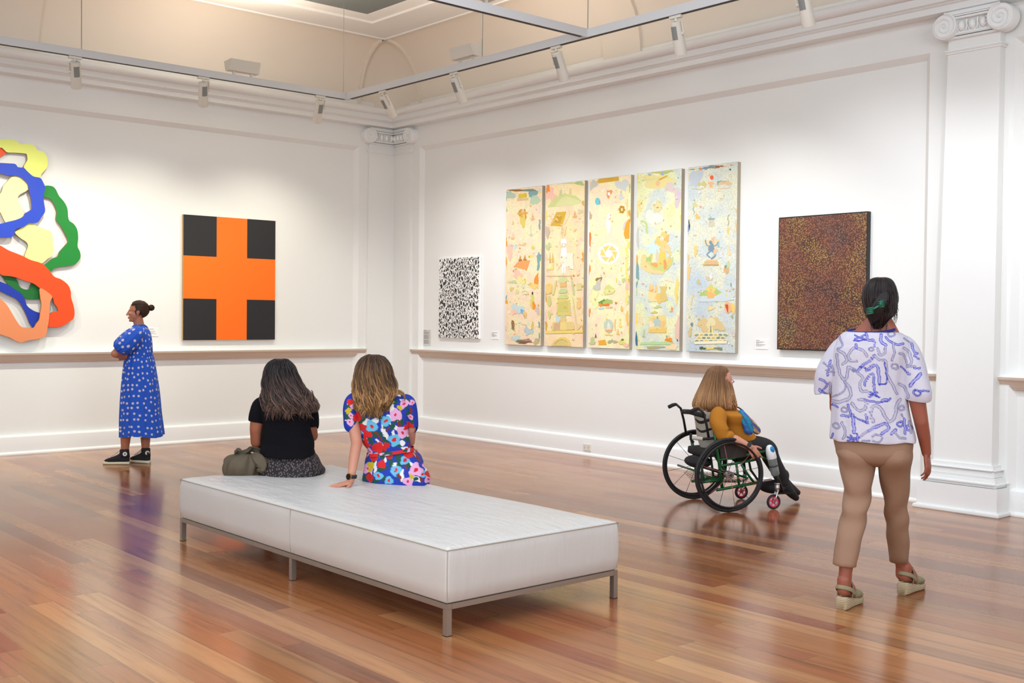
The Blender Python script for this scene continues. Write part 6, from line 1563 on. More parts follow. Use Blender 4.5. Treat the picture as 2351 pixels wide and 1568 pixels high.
rings3 = [(815, 853, 864, 0.05, 0.01), (818, 842, 874, 0.04, 0.045), (825, 832, 884, 0.035, 0.075), (838, 824.5, 893, 0.03, 0.095), (855, 819, 898, 0.02, 0.10), (872, 816, 902, 0.01, 0.095), (888, 815, 905, -0.01, 0.08), (902, 815.5, 906, -0.035, 0.06), (915, 818, 898, -0.06, 0.042), (930, 820, 888, -0.078, 0.030), (942, 823, 882, -0.085, 0.022), (948, 832, 874, -0.088, 0.015)]
rng = np.random.default_rng(31); b = MB(); b.c = []
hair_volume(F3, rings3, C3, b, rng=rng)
strands_on(F3, rings3, C3, b, 110, rng, start=(0.02, 0.3), end=(0.9, 1.0), wave=(0.020, 1.9), lift=0.008, w0=0.0062, seg=24, arc=(PI, 2 * PI))
strands_on(F3, rings3, C3, b, 560, rng, start=(0.0, 0.10), end=(0.88, 1.0), wave=(0.015, 2.2), lift=0.008, w0=0.0030, seg=24)
tail_locks(b, F3, 130, 826, 878, 920, 944, 964, (2, 0), 0.0042, rng, C3, base_w=-0.098, wv=0.009)
for _ in range(170):          # hair swept over the right shoulder
    x = rng.uniform(882, 904); y = rng.uniform(858, 884); e = rng.uniform(0, 1); am = rng.uniform(0.3, 1) * 0.005; f0 = rng.uniform(0, 6.28)
    K = [P(x, y, -0.03 + 0.05 * e), P(x + 5, y + 14, -0.035 + 0.05 * e), P(908 + 8 * (e - 0.5), 893 + 7 * e, -0.045), P(921 + 4 * e, 899 + 8 * e, -0.05), P(928 + 3 * e, 905 + 10 * e, -0.055 + 0.02 * e), P(930 - 2 * e, 911 + rng.uniform(0, 10), -0.06)]
    pts = [Vector(v) + F3.Z * (am * math.sin(4 * i / 20 * 6.28 + f0)) for i, v in enumerate(crom([list(k) for k in K], 20))]
    n0 = len(b.v); b.tube(pts, [0.0048 * (1 if k < 12 else 1 - (k - 11) / 9.5) for k in range(20)], 5, up=tuple(F3.A)); tone = rng.random()
    for k in range(20):
        for i in range(5): b.c[n0 + k * 5 + i] = C3(0.3 + 0.5 * k / 19, 0, tone)
b.build('hair', M_hair, W3, smooth=True, cols=True)
# ================================================================== WOMAN WALKING AWAY
F5 = Fig(1990, 1392)
W5 = thing('person', 'woman walking away in white scribble-print top and tan trousers, dark hair in green clip', 'person', F5.G)
P = F5.P
def wof(v): return (Vector(v) - F5.G).dot(F5.A)
M_skin5 = skin('suntanned_skin', (148, 86, 66))
b = MB()
Wf5 = head_mesh(b, P(2021, 690, 0.03), F5.A * 0.98 + F5.R * 0.16 + F5.Z * 0.03, k=0.98)
b.capsule(P(2012, 770, 0.02), 0.064, P(2020, 722, 0.02), 0.053)
b.capsule(P(1974, 774, 0.02), 0.043, P(2012, 738, 0.02), 0.050); b.capsule(P(2050, 775, 0.02), 0.042, P(2026, 738, 0.02), 0.050)
b.capsule(P(1948, 800, 0.01), 0.050, P(2074, 798, 0.01), 0.050)
b.ellipsoid(P(2003, 830, 0.02), F5.R, F5.A, F5.Z, 0.17, 0.10, 0.15); b.ellipsoid(P(2000, 910, 0.02), F5.R, F5.A, F5.Z, 0.15, 0.10, 0.17); b.ellipsoid(P(2004, 1005, 0.03), F5.R, F5.A, F5.Z, 0.17, 0.115, 0.15)
b.capsule(P(2078, 806, 0.0), 0.044, P(2104, 910, -0.03), 0.043); b.capsule(P(2104, 910, -0.03), 0.043, P(2115, 968, -0.02), 0.036); b.capsule(P(2115, 968, -0.02), 0.036, P(2122, 1005, 0.02), 0.032); b.capsule(P(2122, 1005, 0.02), 0.032, P(2127, 1040, 0.05), 0.024)
hand(b, P(2127, 1042, 0.05), -F5.Z * 0.95 + F5.R * 0.12, -F5.R * 0.9 + F5.A * 0.35, 0.92, curl=(0.30, 0.34, 0.38, 0.42), thumb_side=1)
b.capsule(P(1942, 808, 0.0), 0.044, P(1922, 905, 0.08), 0.042); b.capsule(P(1922, 905, 0.08), 0.040, P(1921, 935, 0.10), 0.038); b.capsule(P(1921, 935, 0.10), 0.037, P(1932, 975, 0.30), 0.026)
hand(b, P(1932, 975, 0.30), F5.A * 0.8 - F5.Z * 0.5, F5.R, 0.92, thumb_side=-1)
HL, HR = on_floor(1931, 1401), on_floor(2071, 1366)
wL, wR = wof(HL) + 0.03, wof(HR) + 0.03
b.capsule(P(1962, 1050, 0.03), 0.072, P(1964, 1150, 0.0), 0.052); b.capsule(P(1964, 1150, 0.0), 0.050, P(1950, 1230, -0.05), 0.046); b.capsule(P(1950, 1230, -0.05), 0.046, P(1941, 1315, wL + 0.01), 0.034); b.capsule(P(1941, 1315, wL + 0.01), 0.034, P(1938, 1345, wL + 0.01), 0.036)
b.capsule(P(2046, 1050, 0.05), 0.072, P(2055, 1160, 0.18), 0.052); b.capsule(P(2055, 1160, 0.18), 0.050, P(2064, 1230, 0.27), 0.046); b.capsule(P(2064, 1230, 0.27), 0.046, P(2071, 1300, wR + 0.01), 0.034); b.capsule(P(2071, 1300, wR + 0.01), 0.034, P(2071, 1318, wR + 0.01), 0.035)
tL = on_floor(1964, 1382) - HL; dL = Vector((tL.x, tL.y, 0)).normalized(); dR = (on_floor(2112, 1348) - HR); dR = Vector((dR.x, dR.y, 0)).normalized()
Z = Vector((0, 0, 1))
for H, d in ((HL, dL), (HR, dR)):
    H = Vector((H.x, H.y, 0)); sd_ = Vector((-d.y, d.x, 0))
    b.capsule(H + d * 0.035 + Z * 0.105, 0.034, H + d * 0.035 + Z * 0.15, 0.035)
    b.capsule(H + d * 0.030 + Z * 0.098, 0.031, H + d * 0.10 + Z * 0.082, 0.031); b.capsule(H + d * 0.10 + Z * 0.085, 0.032, H + d * 0.165 + Z * 0.057, 0.030); b.capsule(H + d * 0.06 + Z * 0.14, 0.030, H + d * 0.14 + Z * 0.085, 0.026)
    b.ellipsoid(H + d * 0.165 + Z * 0.052, d, sd_, Z, 0.045, 0.043, 0.020)
    for q in range(5): b.capsule(H + d * 0.19 + sd_ * (0.017 * (q - 2)) + Z * 0.048, 0.010, H + d * (0.225 - 0.008 * abs(q - 1)) + sd_ * (0.016 * (q - 2)) + Z * 0.044, 0.009, 10)
body_from(b, 'body', M_skin5, W5, 0.0045, 5); eyes(W5, Wf5)
M_suede = cloth('sage_suede', (142, 132, 104), 0.9, 0.2, 60)
def jute():
    mt = newmat('jute_wedge', rough=0.95); t = NT(mt); o = t.obj(); sp = t.new('ShaderNodeSeparateXYZ'); t.link(o, sp.inputs[0])
    w = t.math('SINE', t.math('MULTIPLY', sp.outputs[2], 700)); t.link(t.mix(t.math('MULTIPLY', t.math('ADD', w, 1), 0.5), srgb(150, 132, 104), srgb(190, 172, 140)), t.b.inputs['Base Color']); t.bump(w, 0.3, 0.002); return mt
M_jute = jute()
for H, d in ((HL, dL), (HR, dR)):
    H = Vector((H.x, H.y, 0)); sd_ = Vector((-d.y, d.x, 0))
    xs = [-0.006, 0.0, 0.03, 0.08, 0.13, 0.18, 0.22, 0.245, 0.25]; tp = [0.064, 0.068, 0.066, 0.056, 0.042, 0.036, 0.036, 0.036, 0.034]; hw = [0.022, 0.030, 0.035, 0.034, 0.037, 0.045, 0.043, 0.028, 0.014]
    b = MB(); b.sweep([H + d * x + Z * (t / 2) for x, t in zip(xs, tp)], [sd_] * 9, [Z] * 9, hw, [t / 2 for t in tp], 28, p=4.5)
    sh = b.build('wedge_sandal', M_jute, W5, smooth=True)
    b = MB()
    def strap(b, pts, w, th=0.003):
        pts = crom([list(Vector(q)) for q in pts], 24); n0 = len(b.v)
        C = [Vector(q) for q in pts]; U = []; V = []
        for k in range(24):
            dd = (C[min(k + 1, 23)] - C[max(k - 1, 0)]).normalized(); c0 = H + d * 0.05 + Z * 0.10; out = (C[k] - c0); out = (out - dd * out.dot(dd)).normalized(); V.append(out); U.append(dd.cross(out))
        b.sweep(C, U, V, [w] * 24, [th] * 24, 10)
    strap(b, [H + d * 0.10 - sd_ * 0.040 + Z * 0.07, H + d * 0.03 - sd_ * 0.040 + Z * 0.108, H - d * 0.006 + Z * 0.122, H + d * 0.03 + sd_ * 0.040 + Z * 0.108, H + d * 0.10 + sd_ * 0.040 + Z * 0.07], 0.011)
    strap(b, [H + d * 0.06 - sd_ * 0.036 + Z * 0.06, H + d * 0.07 - sd_ * 0.037 + Z * 0.11, H + d * 0.085 + Z * 0.158, H + d * 0.07 + sd_ * 0.037 + Z * 0.11, H + d * 0.06 + sd_ * 0.036 + Z * 0.06], 0.012)
    b.sweep([H + d * x + Z * z for x, z in ((0.135, 0.062), (0.15, 0.062), (0.18, 0.056), (0.21, 0.050), (0.235, 0.045), (0.247, 0.04))], [sd_] * 6, [Z] * 6, [0.041, 0.045, 0.047, 0.044, 0.032, 0.012], [0.026, 0.030, 0.027, 0.022, 0.016, 0.008], 24)
    b.build('strap', M_suede, sh, smooth=True)

SCR = []   # scribbles in the crop frame (scale 3.5647, offset 1840,620): points, half width, blue?
def sc(pts, w=10, blue=False): SCR.append((np.array(pts, float), w, blue))
def circ(cx, cy, r, w=5, blue=False): sc([(cx + r * math.cos(a), cy + r * 0.8 * math.sin(a)) for a in np.linspace(0, 5.6, 12)], w, blue)
sc([(540, 705), (490, 650), (430, 640), (385, 690), (400, 740), (450, 745)]); sc([(300, 655), (350, 690), (370, 740), (340, 770)]); sc([(290, 690), (300, 780), (320, 860), (350, 900), (375, 860), (385, 790), (430, 830)])
sc([(455, 830), (490, 790), (560, 740), (600, 700)], 10, True); sc([(600, 705), (640, 735), (690, 750), (700, 850), (740, 930), (780, 1010)]); sc([(460, 840), (500, 880), (475, 940), (500, 995), (540, 990)]); sc([(530, 820), (600, 780), (625, 800), (640, 930)], 11, True); sc([(640, 930), (700, 920), (680, 760)], 4, True); sc([(515, 945), (540, 880), (585, 850), (595, 940)], 8, True); sc([(480, 790), (560, 815)], 5, True)
sc([(360, 920), (400, 980), (390, 1050), (300, 1080), (250, 1070)], 12); sc([(360, 930), (350, 990), (250, 1040)], 6); sc([(470, 1060), (520, 1070), (525, 1130), (470, 1150), (410, 1090)]); sc([(590, 1245), (565, 1180), (590, 1115), (640, 1120), (680, 1190), (720, 1240), (765, 1200), (780, 1100), (810, 1060)], 12); sc([(550, 1315), (640, 1270), (700, 1262), (710, 1300), (660, 1340)], 11, True); sc([(420, 1190), (432, 1330)], 13, True); sc([(430, 1200), (530, 1250)], 5, True); sc([(530, 1185), (540, 1250)], 9, True); sc([(540, 1320), (470, 1370), (400, 1400)], 8)
sc([(375, 1365), (450, 1390)], 5, True); sc([(380, 1395), (470, 1365)], 5, True); sc([(400, 1350), (430, 1405)], 5, True); sc([(455, 1340), (460, 1400)], 6, True)
circ(620, 1378, 40, 6); circ(350, 1145, 24, 5); circ(285, 1275, 26, 6); circ(765, 790, 26, 6); circ(572, 648, 18, 4); circ(735, 522, 28, 5); circ(820, 1130, 22, 6); circ(810, 1260, 24, 6, True); circ(880, 1290, 24, 7, True); circ(430, 820, 12, 4)
sc([(435, 535), (515, 565)], 5, True); sc([(440, 565), (515, 535)], 6, True); sc([(430, 580), (560, 570)], 4, True); sc([(445, 610), (450, 640)], 9, True); sc([(530, 520), (545, 570), (590, 575), (600, 625)], 9, True); sc([(650, 530), (655, 590), (690, 615)], 11, True); sc([(690, 550), (760, 605), (830, 605)], 8, True); sc([(625, 640), (640, 690), (675, 690), (690, 630)], 9); sc([(310, 540), (335, 620), (300, 640)], 6); sc([(750, 600), (760, 680), (740, 740)], 8)
sc([(840, 640), (880, 670), (900, 760), (865, 790)], 10); sc([(900, 600), (925, 680), (945, 680)], 9, True); sc([(925, 705), (960, 725)], 6, True); sc([(920, 805), (970, 800)], 6, True); sc([(890, 945), (975, 850)], 13, True); sc([(815, 790), (875, 850)], 5, True); sc([(870, 840), (885, 850)], 9, True); sc([(800, 930), (850, 970), (875, 1040)], 10); circ(945, 1005, 28, 6, True); sc([(965, 992), (1045, 988)], 6, True); sc([(800, 680), (840, 700), (870, 780), (930, 790)], 7); sc([(840, 560), (905, 600)], 5)
sc([(235, 740), (215, 860)], 8, True); sc([(180, 760), (235, 800)], 5); sc([(150, 890), (210, 930), (180, 980)], 7, True); sc([(150, 980), (220, 1030)], 7, True); sc([(250, 780), (265, 860)], 7); sc([(235, 920), (240, 1010)], 9); sc([(200, 820), (270, 840)], 5); sc([(150, 975), (160, 995)], 10, True)
sc([(560, 995), (615, 1030)], 6, True); sc([(560, 1035), (620, 1000)], 6, True); sc([(590, 950), (600, 990)], 9, True); sc([(555, 1015), (640, 1040)], 4, True); sc([(520, 1060), (600, 1080), (690, 1075), (730, 1050)], 6, True); sc([(660, 1070), (700, 1060)], 11, True); sc([(740, 1340), (770, 1310)], 12, True); sc([(770, 1330), (800, 1370), (850, 1380)], 7); sc([(840, 1220), (850, 1340)], 9, True); sc([(880, 1235), (900, 1330)], 8); sc([(380, 1100), (400, 1190), (330, 1190)], 8, True); sc([(250, 1100), (300, 1120)], 6, True); sc([(330, 1250), (360, 1330), (340, 1380)], 9); sc([(500, 1400), (560, 1395)], 5); sc([(260, 1340), (240, 1380)], 6, True); sc([(820, 1180), (830, 1200)], 5)
def scribble_paint(V, t=None, ph=None):
    rel = V - CAM; z = rel @ _fw; px = 1175.5 + CAM_F * (rel @ CR) / z; py = 784 - CAM_F * (rel @ CU) / z
    X = (px - 1840) * 3.5647; Y = (py - 620) * 3.5647
    if ph is not None: fr = np.sin(ph) > 0; X = np.where(fr, 1180 - X, X)
    c = np.tile(np.array(srgb(198, 194, 206)), (len(V), 1))
    xw = X + 2.5 * np.sin(Y / 11); yw = Y + 2.5 * np.sin(X / 13)
    for pts, w, blue in SCR:
        if len(pts) > 2: pts = crom(pts, len(pts) * 3)
        lo, hi = pts.min(0) - w - 4, pts.max(0) + w + 4
        m_ = np.where((xw > lo[0]) & (xw < hi[0]) & (yw > lo[1]) & (yw < hi[1]))[0]
        if len(m_) == 0: continue
        q = np.stack([xw[m_], yw[m_]], 1); d = np.full(len(m_), 1e9)
        for a, b_ in zip(pts[:-1], pts[1:]):
            ab = b_ - a; tt = np.clip(((q - a) @ ab) / (ab @ ab + 1e-9), 0, 1); d = np.minimum(d, np.hypot(*(q - a - tt[:, None] * ab).T))
        edge = np.abs(d - w * 0.9) < 3.1; ins = d < w * 0.9
        c[m_[ins]] = srgb(160, 158, 206) if blue else srgb(184, 180, 198)
        c[m_[edge]] = srgb(58, 66, 170) if blue else srgb(120, 118, 158)
    return c
M_scr, _ts = attr_mat('scribble_print_cotton', 0.8); _ts.bump(_ts.noise(_ts.obj(), 13, 4, 0.6), 0.35, 0.014)
garment('blouse', F5, [(759.5, 1954, 2050, 0.02, 0.080), (761, 1948, 2056, 0.02, 0.092), (764, 1936, 2070, 0.01, 0.108), (775, 1924, 2085, 0.01, 0.120), (790, 1917, 2092, 0.01, 0.128), (808, 1912, 2093, 0.01, 0.135), (850, 1910, 2086, 0.015, 0.14), (890, 1909, 2083, 0.02, 0.145), (930, 1909, 2085, 0.02, 0.15), (965, 1909, 2092, 0.02, 0.155), (995, 1907, 2101, 0.02, 0.16), (1010, 1908, 2102, 0.02, 0.16), (1006, 1916, 2094, 0.02, 0.15)], M_scr, W5, n=420, rows=280, p=2.6, fold=lambda t, ph: 0.006 * np.sin(5 * ph + 4 * t) * t + 0.003 * np.sin(13 * ph + 2 * t) * t, colf=scribble_paint, disp=lambda t, ph: 0.006 * np.sin(6 * ph) * t ** 4 - 0.012 * (1 - t) ** 12 * np.maximum(0, np.sin(-ph)))
limb_garment('sleeve', [P(1960, 792, 0.01), P(1940, 800, 0.01), P(1920, 830, 0.02), P(1906, 865, 0.03), P(1896, 896, 0.035), P(1895, 904, 0.035)], [0.045, 0.066, 0.072, 0.076, 0.060, 0.052], M_scr, W5, n=110, rows=120, fold=lambda t, a: 0.006 * t * math.sin(3 * a + 5 * t), colf=scribble_paint)
limb_garment('sleeve', [P(2052, 790, 0.01), P(2072, 798, 0.01), P(2088, 828, 0.0), P(2098, 866, -0.01), P(2106, 904, -0.02), P(2107, 911, -0.02)], [0.045, 0.065, 0.070, 0.073, 0.076, 0.066], M_scr, W5, n=110, rows=120, fold=lambda t, a: 0.006 * t * math.sin(3 * a + 5 * t), colf=scribble_paint)
b = MB(); pts = []
for k in range(40):
    a = 2 * PI * k / 40; c_ = P(2001, 758, 0.015); s_ = math.sin(a); pts.append(c_ + F5.R * (0.116 * math.cos(a)) + F5.A * (0.090 * s_) + Z * (-0.018 * max(0, -s_) + 0.004 + 0.006 * math.cos(a)))
b.tube(pts, 0.0075, 8, closed=True, up=(0, 0, 1)); b.build('collar', cloth('navy_binding', (30, 32, 120), 0.8), W5, smooth=True)
M_tan = cloth('tan_cotton_twill', (150, 117, 95), 0.85, 0.5, 8)
cr = lambda k0: (lambda t, ph: 0.0055 * np.sin(34 * t + 2.8 * np.sin(ph + k0)) * (math.exp(-((t - 0.45) / 0.2) ** 2) + 0.35 * math.exp(-((t - 0.15) / 0.12) ** 2)) + 0.002 * np.sin(3 * ph + 6 * t))
garment('trousers', F5, [(1000, 1918, 2092, 0.03, 0.13), (1012, 1914, 2097, 0.03, 0.148), (1028, 1917, 2096, 0.03, 0.152), (1042, 1922, 2093, 0.03, 0.148), (1056, 1940, 2076, 0.03, 0.125), (1066, 1962, 2052, 0.03, 0.08), (1070, 1980, 2036, 0.03, 0.04)], M_tan, W5, n=80, rows=30, p=2.7)
garment('trouser_leg', F5, [(1016, 1922, 2004, 0.03, 0.120), (1035, 1918, 2008, 0.03, 0.143), (1055, 1923, 2010, 0.03, 0.138), (1080, 1928, 2007, 0.03, 0.12), (1118, 1935, 2002, 0.012, 0.098), (1144, 1937, 1998, 0.0, 0.088), (1170, 1932, 1993, -0.015, 0.085), (1197, 1928, 1989, -0.03, 0.082), (1230, 1921, 1981, -0.055, 0.077), (1262, 1916, 1975, -0.075, 0.070), (1290, 1913, 1968, wL + 0.01, 0.063), (1297, 1913, 1967, wL + 0.02, 0.062), (1293, 1920, 1961, wL + 0.02, 0.05)], M_tan, W5, n=80, rows=90, p=2.3, fold=cr(0), disp=lambda t, ph: -0.012 * np.cos(ph) * t ** 8 * 0.5)
garment('trouser_leg', F5, [(1016, 2008, 2092, 0.03, 0.120), (1035, 2006, 2096, 0.03, 0.143), (1058, 2011, 2093, 0.035, 0.138), (1090, 2017, 2090, 0.10, 0.12), (1138, 2026, 2085, 0.16, 0.095), (1170, 2030, 2085, 0.20, 0.086), (1197, 2033, 2086, 0.235, 0.084), (1225, 2035, 2088, 0.267, 0.079), (1250, 2038, 2089, 0.30, 0.073), (1280, 2042, 2087, 0.335, 0.064), (1290, 2043, 2086, wR + 0.02, 0.060), (1286, 2049, 2081, wR + 0.02, 0.05)], M_tan, W5, n=80, rows=90, p=2.3, fold=cr(2))
C5 = OMB((srgb(16, 11, 12), srgb(44, 32, 30)), (srgb(20, 14, 14), srgb(56, 42, 38)))
rings5 = [(637.5, 2015, 2030, 0.03, 0.012), (640, 2004, 2040, 0.03, 0.05), (648, 1993, 2049, 0.03, 0.085), (662, 1985.5, 2055, 0.025, 0.108), (682, 1982, 2058, 0.02, 0.115), (700, 1984, 2057, 0.015, 0.108), (715, 1988, 2053, 0.0, 0.09), (727, 1993, 2045, -0.02, 0.065), (737, 2000, 2035, -0.03, 0.045), (748, 2004, 2026, -0.035, 0.028), (755, 2007, 2020, -0.035, 0.014)]
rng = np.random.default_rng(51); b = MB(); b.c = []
hair_volume(F5, rings5, C5, b, rng=rng, groove=0.003)
strands_on(F5, rings5, C5, b, 420, rng, start=(0.0, 0.15), end=(0.7, 1.0), wave=(0.006, 1.6), lift=0.005, w0=0.0026, seg=16)
for k in range(5):      # twist gathered up into the clip
    pts = [P(2003 + k * 3, 745 - k * 2, -0.07), P(2000 + k * 5, 722, -0.095), P(2008 + k * 5, 700, -0.105), P(2020 + k * 4, 682, -0.10), P(2028 + k * 2, 668, -0.085)]
    pts = crom([list(q) for q in pts], 14); n0 = len(b.v); b.tube([Vector(q) for q in pts], [0.012 * math.sin(0.5 + 2.3 * i / 13) for i in range(14)], 8)
    for i in range(n0, len(b.v)): b.c[i] = srgb(30, 21, 22)
for _ in range(46):     # loose wisps
    right = rng.random() < 0.55; x, y = (rng.uniform(2050, 2057), rng.uniform(695, 725)) if right else (rng.uniform(1996, 2040), rng.uniform(738, 748))
    dx = rng.uniform(-2, 10) if right else rng.uniform(-5, 5); ln = rng.uniform(14, 38) if right else rng.uniform(8, 22); w_ = -0.0 if right else -0.06
    pts = [P(x, y, w_), P(x + dx * 0.8, y + ln * 0.35, w_), P(x + dx * 0.6, y + ln * 0.7, w_), P(x + dx * rng.uniform(-0.3, 0.8), y + ln, w_)]
    n0 = len(b.v); b.tube(crom([list(q) for q in pts], 10), [0.0016 * (1 - k / 11) for k in range(10)], 4)
    for i in range(n0, len(b.v)): b.c[i] = srgb(34, 24, 24)
hair5 = b.build('hair', M_hair, W5, smooth=True, cols=True)
M_clip = newmat('green_claw_clip', srgb(22, 96, 72), 0.3)
b = MB()
for (cx, cy, a) in ((1998, 714, -0.2), (2022, 699, -0.2)):
    for k in range(4):
        y = cy - 6 + 4 * k; b.tube([P(cx - 8, y + 1, -0.108), P(cx - 2, y, -0.122), P(cx + 4, y - 1, -0.124), P(cx + 9, y - 3, -0.112)], [0.0035, 0.0045, 0.0045, 0.003], 8)
b.tube([P(2024, 690, -0.115), P(2023, 698, -0.126), P(2021, 707, -0.118)], [0.012, 0.017, 0.011], 10, flat=0.4)
b.tube([P(2000, 712, -0.118), P(2010, 707, -0.125), P(2022, 700, -0.122)], 0.006, 8)
b.build('hair_clip', M_clip, W5, smooth=True)

# ================================================================== WHEELCHAIR
WN = on_floor(1673, 1176); WN.z = 0
Fd = Vector((0.897, -0.442, 0)).normalized(); Sd = Vector((0.442, 0.897, 0)).normalized(); TRACKW = 0.64
WC = WN + Sd * (TRACKW / 2)
def Q(px, py, s):
    """point of the photo on the vertical plane a distance s beyond the near wheel"""
    o = WN + Sd * s; d = Vector(ray(px, py)); c = Vector(CAM); t = (o - c).dot(Sd) / d.dot(Sd); return c + d * t
CH = thing('wheelchair', 'green-framed manual wheelchair with black wheels and pink-rimmed front casters', 'wheelchair', WC)
M_tyre = newmat('black_tyre', srgb(22, 22, 24), 0.55); M_rim = newmat('black_rim', srgb(28, 28, 30), 0.35, 0.3); M_green = newmat('green_frame_paint', srgb(14, 88, 44), 0.28, 0.2)
M_chrome = newmat('chrome', srgb(200, 200, 204), 0.18, 1.0); M_pinkspoke = newmat('pink_spoke', srgb(196, 110, 116), 0.35, 0.5); M_spoke = newmat('dark_spoke', srgb(60, 60, 64), 0.35, 0.6)
M_pink = newmat('pink_caster_rim', srgb(222, 40, 92), 0.35); M_shell = newmat('pale_grey_shell', srgb(176, 174, 164), 0.5); M_fab = cloth('black_upholstery', (26, 24, 28), 0.8, 0.3, 24)
RW = 0.292
def wheel(parent, c, R, out, near):
    c = Vector(c); out = Vector(out)
    def circle(r, o, n=72): return [c + Fd * (r * math.cos(2 * PI * k / n)) + Z * (r * math.sin(2 * PI * k / n)) + out * o for k in range(n)]
    b = MB(); b.tube(circle(R - 0.013, 0), 0.013, 12, closed=True, up=tuple(out)); w = b.build('rear_wheel', M_tyre, parent, smooth=True)
    b = MB(); b.tube(circle(R - 0.030, 0), 0.008, 10, closed=True, up=tuple(out), flat=1.5); b.build('rim', M_rim, w, smooth=True)
    b = MB(); b.tube(circle(R - 0.040, 0.035), 0.0085, 10, closed=True, up=tuple(out))
    for k in range(6):
        a = 2 * PI * (k + 0.5) / 6; p = c + (Fd * math.cos(a) + Z * math.sin(a)) * (R - 0.036); b.tube([p, p + out * 0.034], 0.004, 6)
    b.build('handrim', M_rim, w, smooth=True)
    b = MB(); b.cyl(c - out * 0.045, c + out * 0.030, 0.017, n=20); b.cyl(c + out * 0.018, c + out * 0.026, 0.030, n=28); b.cyl(c - out * 0.035, c - out * 0.027, 0.030, n=28)
    for k in range(8):
        a = 2 * PI * k / 8; p = c + (Fd * math.cos(a) + Z * math.sin(a)) * 0.021 + out * 0.027; b.cyl(p - out * 0.001, p + out * 0.002, 0.0045, n=8, mi=1)
    b.cyl(c + out * 0.030, c + out * 0.034, 0.012, n=16, mi=1); b.build('hub', [M_chrome, M_dark_slot], w)
    for k in range(12):
        a = 2 * PI * k / 12 + 0.2; d = Fd * math.cos(a) + Z * math.sin(a); o = out * (0.022 if k % 2 else -0.030)
        b = MB(); b.tube([c + d * 0.024 + o, c + d * (R - 0.034)], 0.0019, 6); b.build('spoke', M_pinkspoke if (near and k % 2) else M_spoke, w, smooth=True)
cN = WN + Z * RW; cF = WN + Sd * TRACKW + Z * RW
wheel(CH, cN, RW, -Sd, True); wheel(CH, cF, RW, Sd, False)
b = MB(); b.cyl(cN + Sd * 0.03, cF - Sd * 0.03, 0.014, n=14); b.build('axle', M_rim, CH, smooth=True)
sides = (0.085, TRACKW - 0.085)
for s_ in sides:
    # one side of the frame; pixel positions read on the near side, repeated at the same place along the chair on the far side
    q = lambda px, py: Q(px, py, 0.085) + Sd * (s_ - 0.085)
    b = MB()
    b.tube(([q(1638, 975)] if s_ == sides[0] else []) + [q(1644, 1020), q(1651, 1062), q(1658, 1120)], 0.013, 12)
    b.tube([q(1650, 1056), q(1700, 1048), q(1757, 1036)], 0.011, 12); b.tube([q(1652, 1070), q(1700, 1062), q(1742, 1054)], 0.010, 12)
    if s_ == sides[0]: b.tube([q(1606, 1108), q(1655, 1101)], 0.011, 12); b.tube([q(1610, 1066), q(1613, 1085), q(1617, 1108)], 0.010, 12)
    b.tube([q(1645, 1125), q(1690, 1117), q(1738, 1108)], 0.012, 12)
    b.tube([q(1690, 1062), q(1694, 1090), q(1697, 1116)], 0.010, 12); b.tube([q(1702, 1066), q(1714, 1085), q(1731, 1108)], 0.010, 12)
    b.tube([q(1757, 1036), q(1778, 1054), q(1787, 1100)], 0.010, 12); b.tube([q(1738, 1044), q(1776, 1062)], 0.009, 12)
    b.build('side_frame', M_green, CH, smooth=True)
def F2W(f, s_, z): return WN + Fd * f + Sd * s_ + Z * z
b = MB()
for f, z in ((-0.03, 0.235), (0.20, 0.25), (-0.19, 0.30), (0.05, 0.46)): b.cyl(F2W(f, 0.085, z), F2W(f, TRACKW - 0.085, z), 0.009, n=12)
b.build('cross_tube', M_green, CH, smooth=True)
b = MB()    # wire parcel tray under the seat
for k in range(13):
    f = -0.14 + 0.34 * k / 12; b.tube([F2W(f, 0.10, 0.235), F2W(f + 0.05, 0.32, 0.185), F2W(f, TRACKW - 0.10, 0.235)], 0.0017, 5)
for k in range(15):
    s_ = 0.11 + (TRACKW - 0.22) * k / 14; zz = 0.235 - 0.05 * math.sin(PI * k / 14); b.tube([F2W(-0.15, s_, zz + 0.01), F2W(0.22, s_, zz)], 0.0017, 5)
b.build('wire_tray', M_spoke, CH, smooth=True)
b = MB()
b.sweep([F2W(f, TRACKW / 2, z) for f, z in ((-0.14, 0.43), (-0.12, 0.44), (0.0, 0.445), (0.20, 0.455), (0.32, 0.465), (0.34, 0.46))], [Sd] * 6, [Z] * 6, [0.16, 0.20, 0.205, 0.205, 0.20, 0.17], [0.02, 0.032, 0.034, 0.034, 0.030, 0.018], 32, p=4); b.build('seat_cushion', M_fab, CH, smooth=True)
b = MB(); c = [Q(1652, 1012, 0.07), Q(1690, 1010, 0.07), Q(1713, 1012, 0.07), Q(1714, 1048, 0.07), Q(1655, 1052, 0.07)]
b.poly(c, thick=tuple(Sd * 0.01)); b.build('side_guard', newmat('dark_guard', srgb(50, 44, 42), 0.6), CH)
